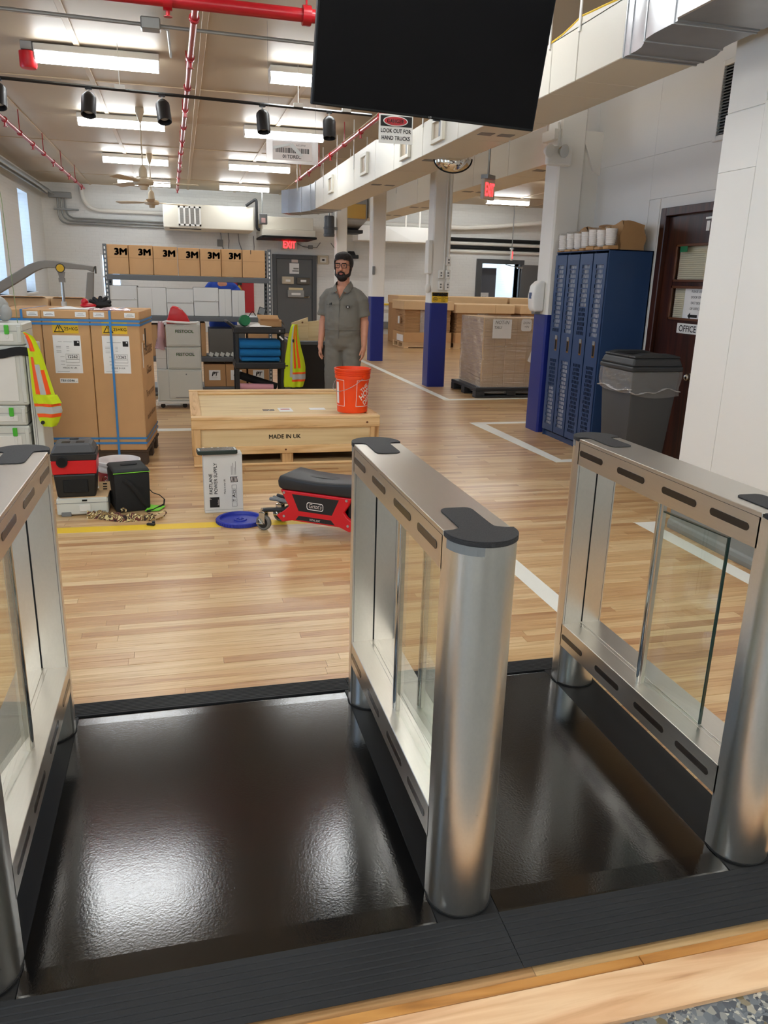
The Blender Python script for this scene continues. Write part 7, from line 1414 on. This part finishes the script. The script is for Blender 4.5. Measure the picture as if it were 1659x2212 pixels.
# bags and cup sleeves on the lockers
for i, (y, hgt, dx) in enumerate(((7.355,.165,0),(7.165,.205,.01),(6.975,.19,0),(6.785,.215,.01),(6.56,.225,.02))):
    t = thing('paper_bag', 'brown paper bag on the lockers, %s' % ('left end','second from the left','middle one','second from the right','largest at the right end')[i], 'bag', (3.84, y, LZ), R(random.uniform(-1.5, 1.5)), 'brown paper bags on the lockers')
    def bagf(u, v, hgt=hgt, ph=i*1.7):
        per = [(-.10,-.092),(.15,-.092),(.15,.092),(-.10,.092),(-.10,-.092)]; k = u*4; q = min(int(k), 3); f_ = k-q; x = lerp(per[q][0], per[q+1][0], f_); y = lerp(per[q][1], per[q+1][1], f_)
        sh = 1-.10*v+.05*math.sin(19*u+5*v+ph)*v; return (x*sh+.012*math.sin(9*v+13*u+ph), y*(1-.06*v+.05*math.sin(23*u+ph)*v), .001+v*(hgt+.018*math.sin(14*u+ph)))
    bg = MB().grid(bagf, 32, 6); n_ = 33*6; bg.add([bg.v[n_+k] for k in range(32)], [tuple(range(32))]); bg.build('bag_body', M['bag'], t, smooth=True, ang=25)
    MB().grid(lambda u, v: (-.105+.01*math.sin(8*u)-.012*v, lerp(-.085,.085,u), .002+.04*v+.012*math.sin(11*u)*v), 10, 3, (.004,0,0)).build('open_flap', M['bag'], t, smooth=True)
for i, (y, zz) in enumerate(((7.38,.012),(7.22,.02),(7.07,.016),(6.93,.024),(6.79,.036),(6.64,.026),(6.49,.032))):
    t = thing('cup_sleeve', 'white cups in a clear sleeve on the lockers, %s' % ('leftmost of seven','second from the left','third from the left','in the middle of seven','fifth from the left','sixth from the left','rightmost of seven')[i], 'cups', (3.662, y, LZ+zz), R(random.uniform(-12, 12)), 'cup sleeves on the lockers')
    pr_ = [(.0,.0),(.034,0)]
    for k in range(7): pr_ += [(.040+.0012*k, .012+.017*k), (.0435+.0012*k, .014+.017*k), (.0435+.0012*k, .019+.017*k), (.040+.0012*k, .021+.017*k)]
    pr_ += [(.050,.138),(.044,.139),(0,.139)]
    MB().lathe(pr_, (0,0,.002), 18).build('cups', M['cup'], t, smooth=True); MB().lathe([(.052,0),(.055,.06),(.058,.145),(.050,.158)], (0,0,0), 16).build('clear_sleeve', M['sleeve'], t, smooth=True)
    MB().prism([(-.03,-.001),(.12,-.001),(.12,.0),(-.03,.0)], -.05, .05, 'y').build('bag_edge', M['bag'], t) if False else MB().box(-.045, .055, -.055, .055, -zz+.0005, -.0005).build('bag_fold', M['bag'], t, bev=.006)

# ================================================================== WASTE BIN
t = thing('waste_bin', 'dark grey square waste bin with a clear liner beside the lockers', 'waste bin', (3.53, 5.6, 0)); K = K_(t)
B0 = (3.375, 3.695, 5.42, 5.78, .001); B1 = (3.325, 3.745, 5.36, 5.83, .885)
K('bin_body', 'can', MB().frustum(B0, B1), bev=.02, seg=2, smooth=True)
def ring(z, g): 
    f_ = z/.885; return (lerp(B0[0],B1[0],f_)-g, lerp(B0[1],B1[1],f_)+g, lerp(B0[2],B1[2],f_)-g, lerp(B0[3],B1[3],f_)+g)
def lin_(u, v):
    z = lerp(.735-.025*math.sin(9*u)-.03*max(0, math.sin(5*u+1))**3, .885, v); x0, x1, y0, y1 = ring(z, .006+.012*abs(math.sin(21*u+3*v))*(1-v*.6)); per = [(x0,y0),(x1,y0),(x1,y1),(x0,y1),(x0,y0)]; k = u*4; i = min(int(k), 3); f_ = k-i; return (lerp(per[i][0],per[i+1][0],f_), lerp(per[i][1],per[i+1][1],f_), z)
K('clear_liner', M['liner'], MB().grid(lin_, 80, 8), smooth=True)
bn = [(lerp(3.315,3.75,q), 5.354-.006*math.sin(9*q), .735-.016*math.sin(6*q)-.010*math.sin(15*q)) for q in [k/18 for k in range(19)]]; bl_ = [(3.318-.004*math.sin(7*q), lerp(5.83,5.355,q), .738+.014*math.sin(8*q)) for q in [k/14 for k in range(15)]]
K('liner_hem', glass_mat('gathered_liner', (.9,.9,.89), rough=.25, bump=(16, .8, (1,1,3)), haze=((.82,.79,.77), .42)), MB().tube(bn, [.011+.003*math.sin(1.7*k) for k in range(19)], 8, flat=(1.5,.45)).tube(bl_, [.011+.003*math.sin(1.3*k+1) for k in range(15)], 8, flat=(1.5,.45)), smooth=True)
K('lid_rim', 'canl', MB().box(3.312, 3.758, 5.345, 5.845, .886, .925), bev=.012, seg=2)
K('lid_dome', 'canl', MB().frustum((3.316,3.754,5.35,5.84,.9255), (3.335,3.735,5.37,5.82,.985)), bev=.014, seg=2)
m = MB(); m.prism([(3.335,.985),(3.735,.985),(3.735,1.0),(3.65,1.018),(3.42,1.018),(3.335,1.0)], 5.37, 5.46, 'y').prism([(3.335,.985),(3.735,.985),(3.735,1.0),(3.65,1.018),(3.42,1.018),(3.335,1.0)], 5.74, 5.82, 'y').prism([(5.46,.985),(5.74,.985),(5.74,1.0),(5.46,1.0)], 3.335, 3.42, 'x').prism([(5.46,.985),(5.74,.985),(5.74,1.0),(5.46,1.0)], 3.65, 3.735, 'x')
K('lid_top', 'canl', m, bev=.006); K('lid_opening', 'dark', MB().box(3.42, 3.65, 5.46, 5.74, .9855, .988))
for x in (3.40, 3.53, 3.66): K('moulded_rib', 'can', MB().add([(lerp(3.43,3.40,0) if False else x-.006,5.415,.05),(x+.006,5.415,.05),(x+.006,5.372,.62),(x-.006,5.372,.62)], [(0,1,2,3)])) if False else None
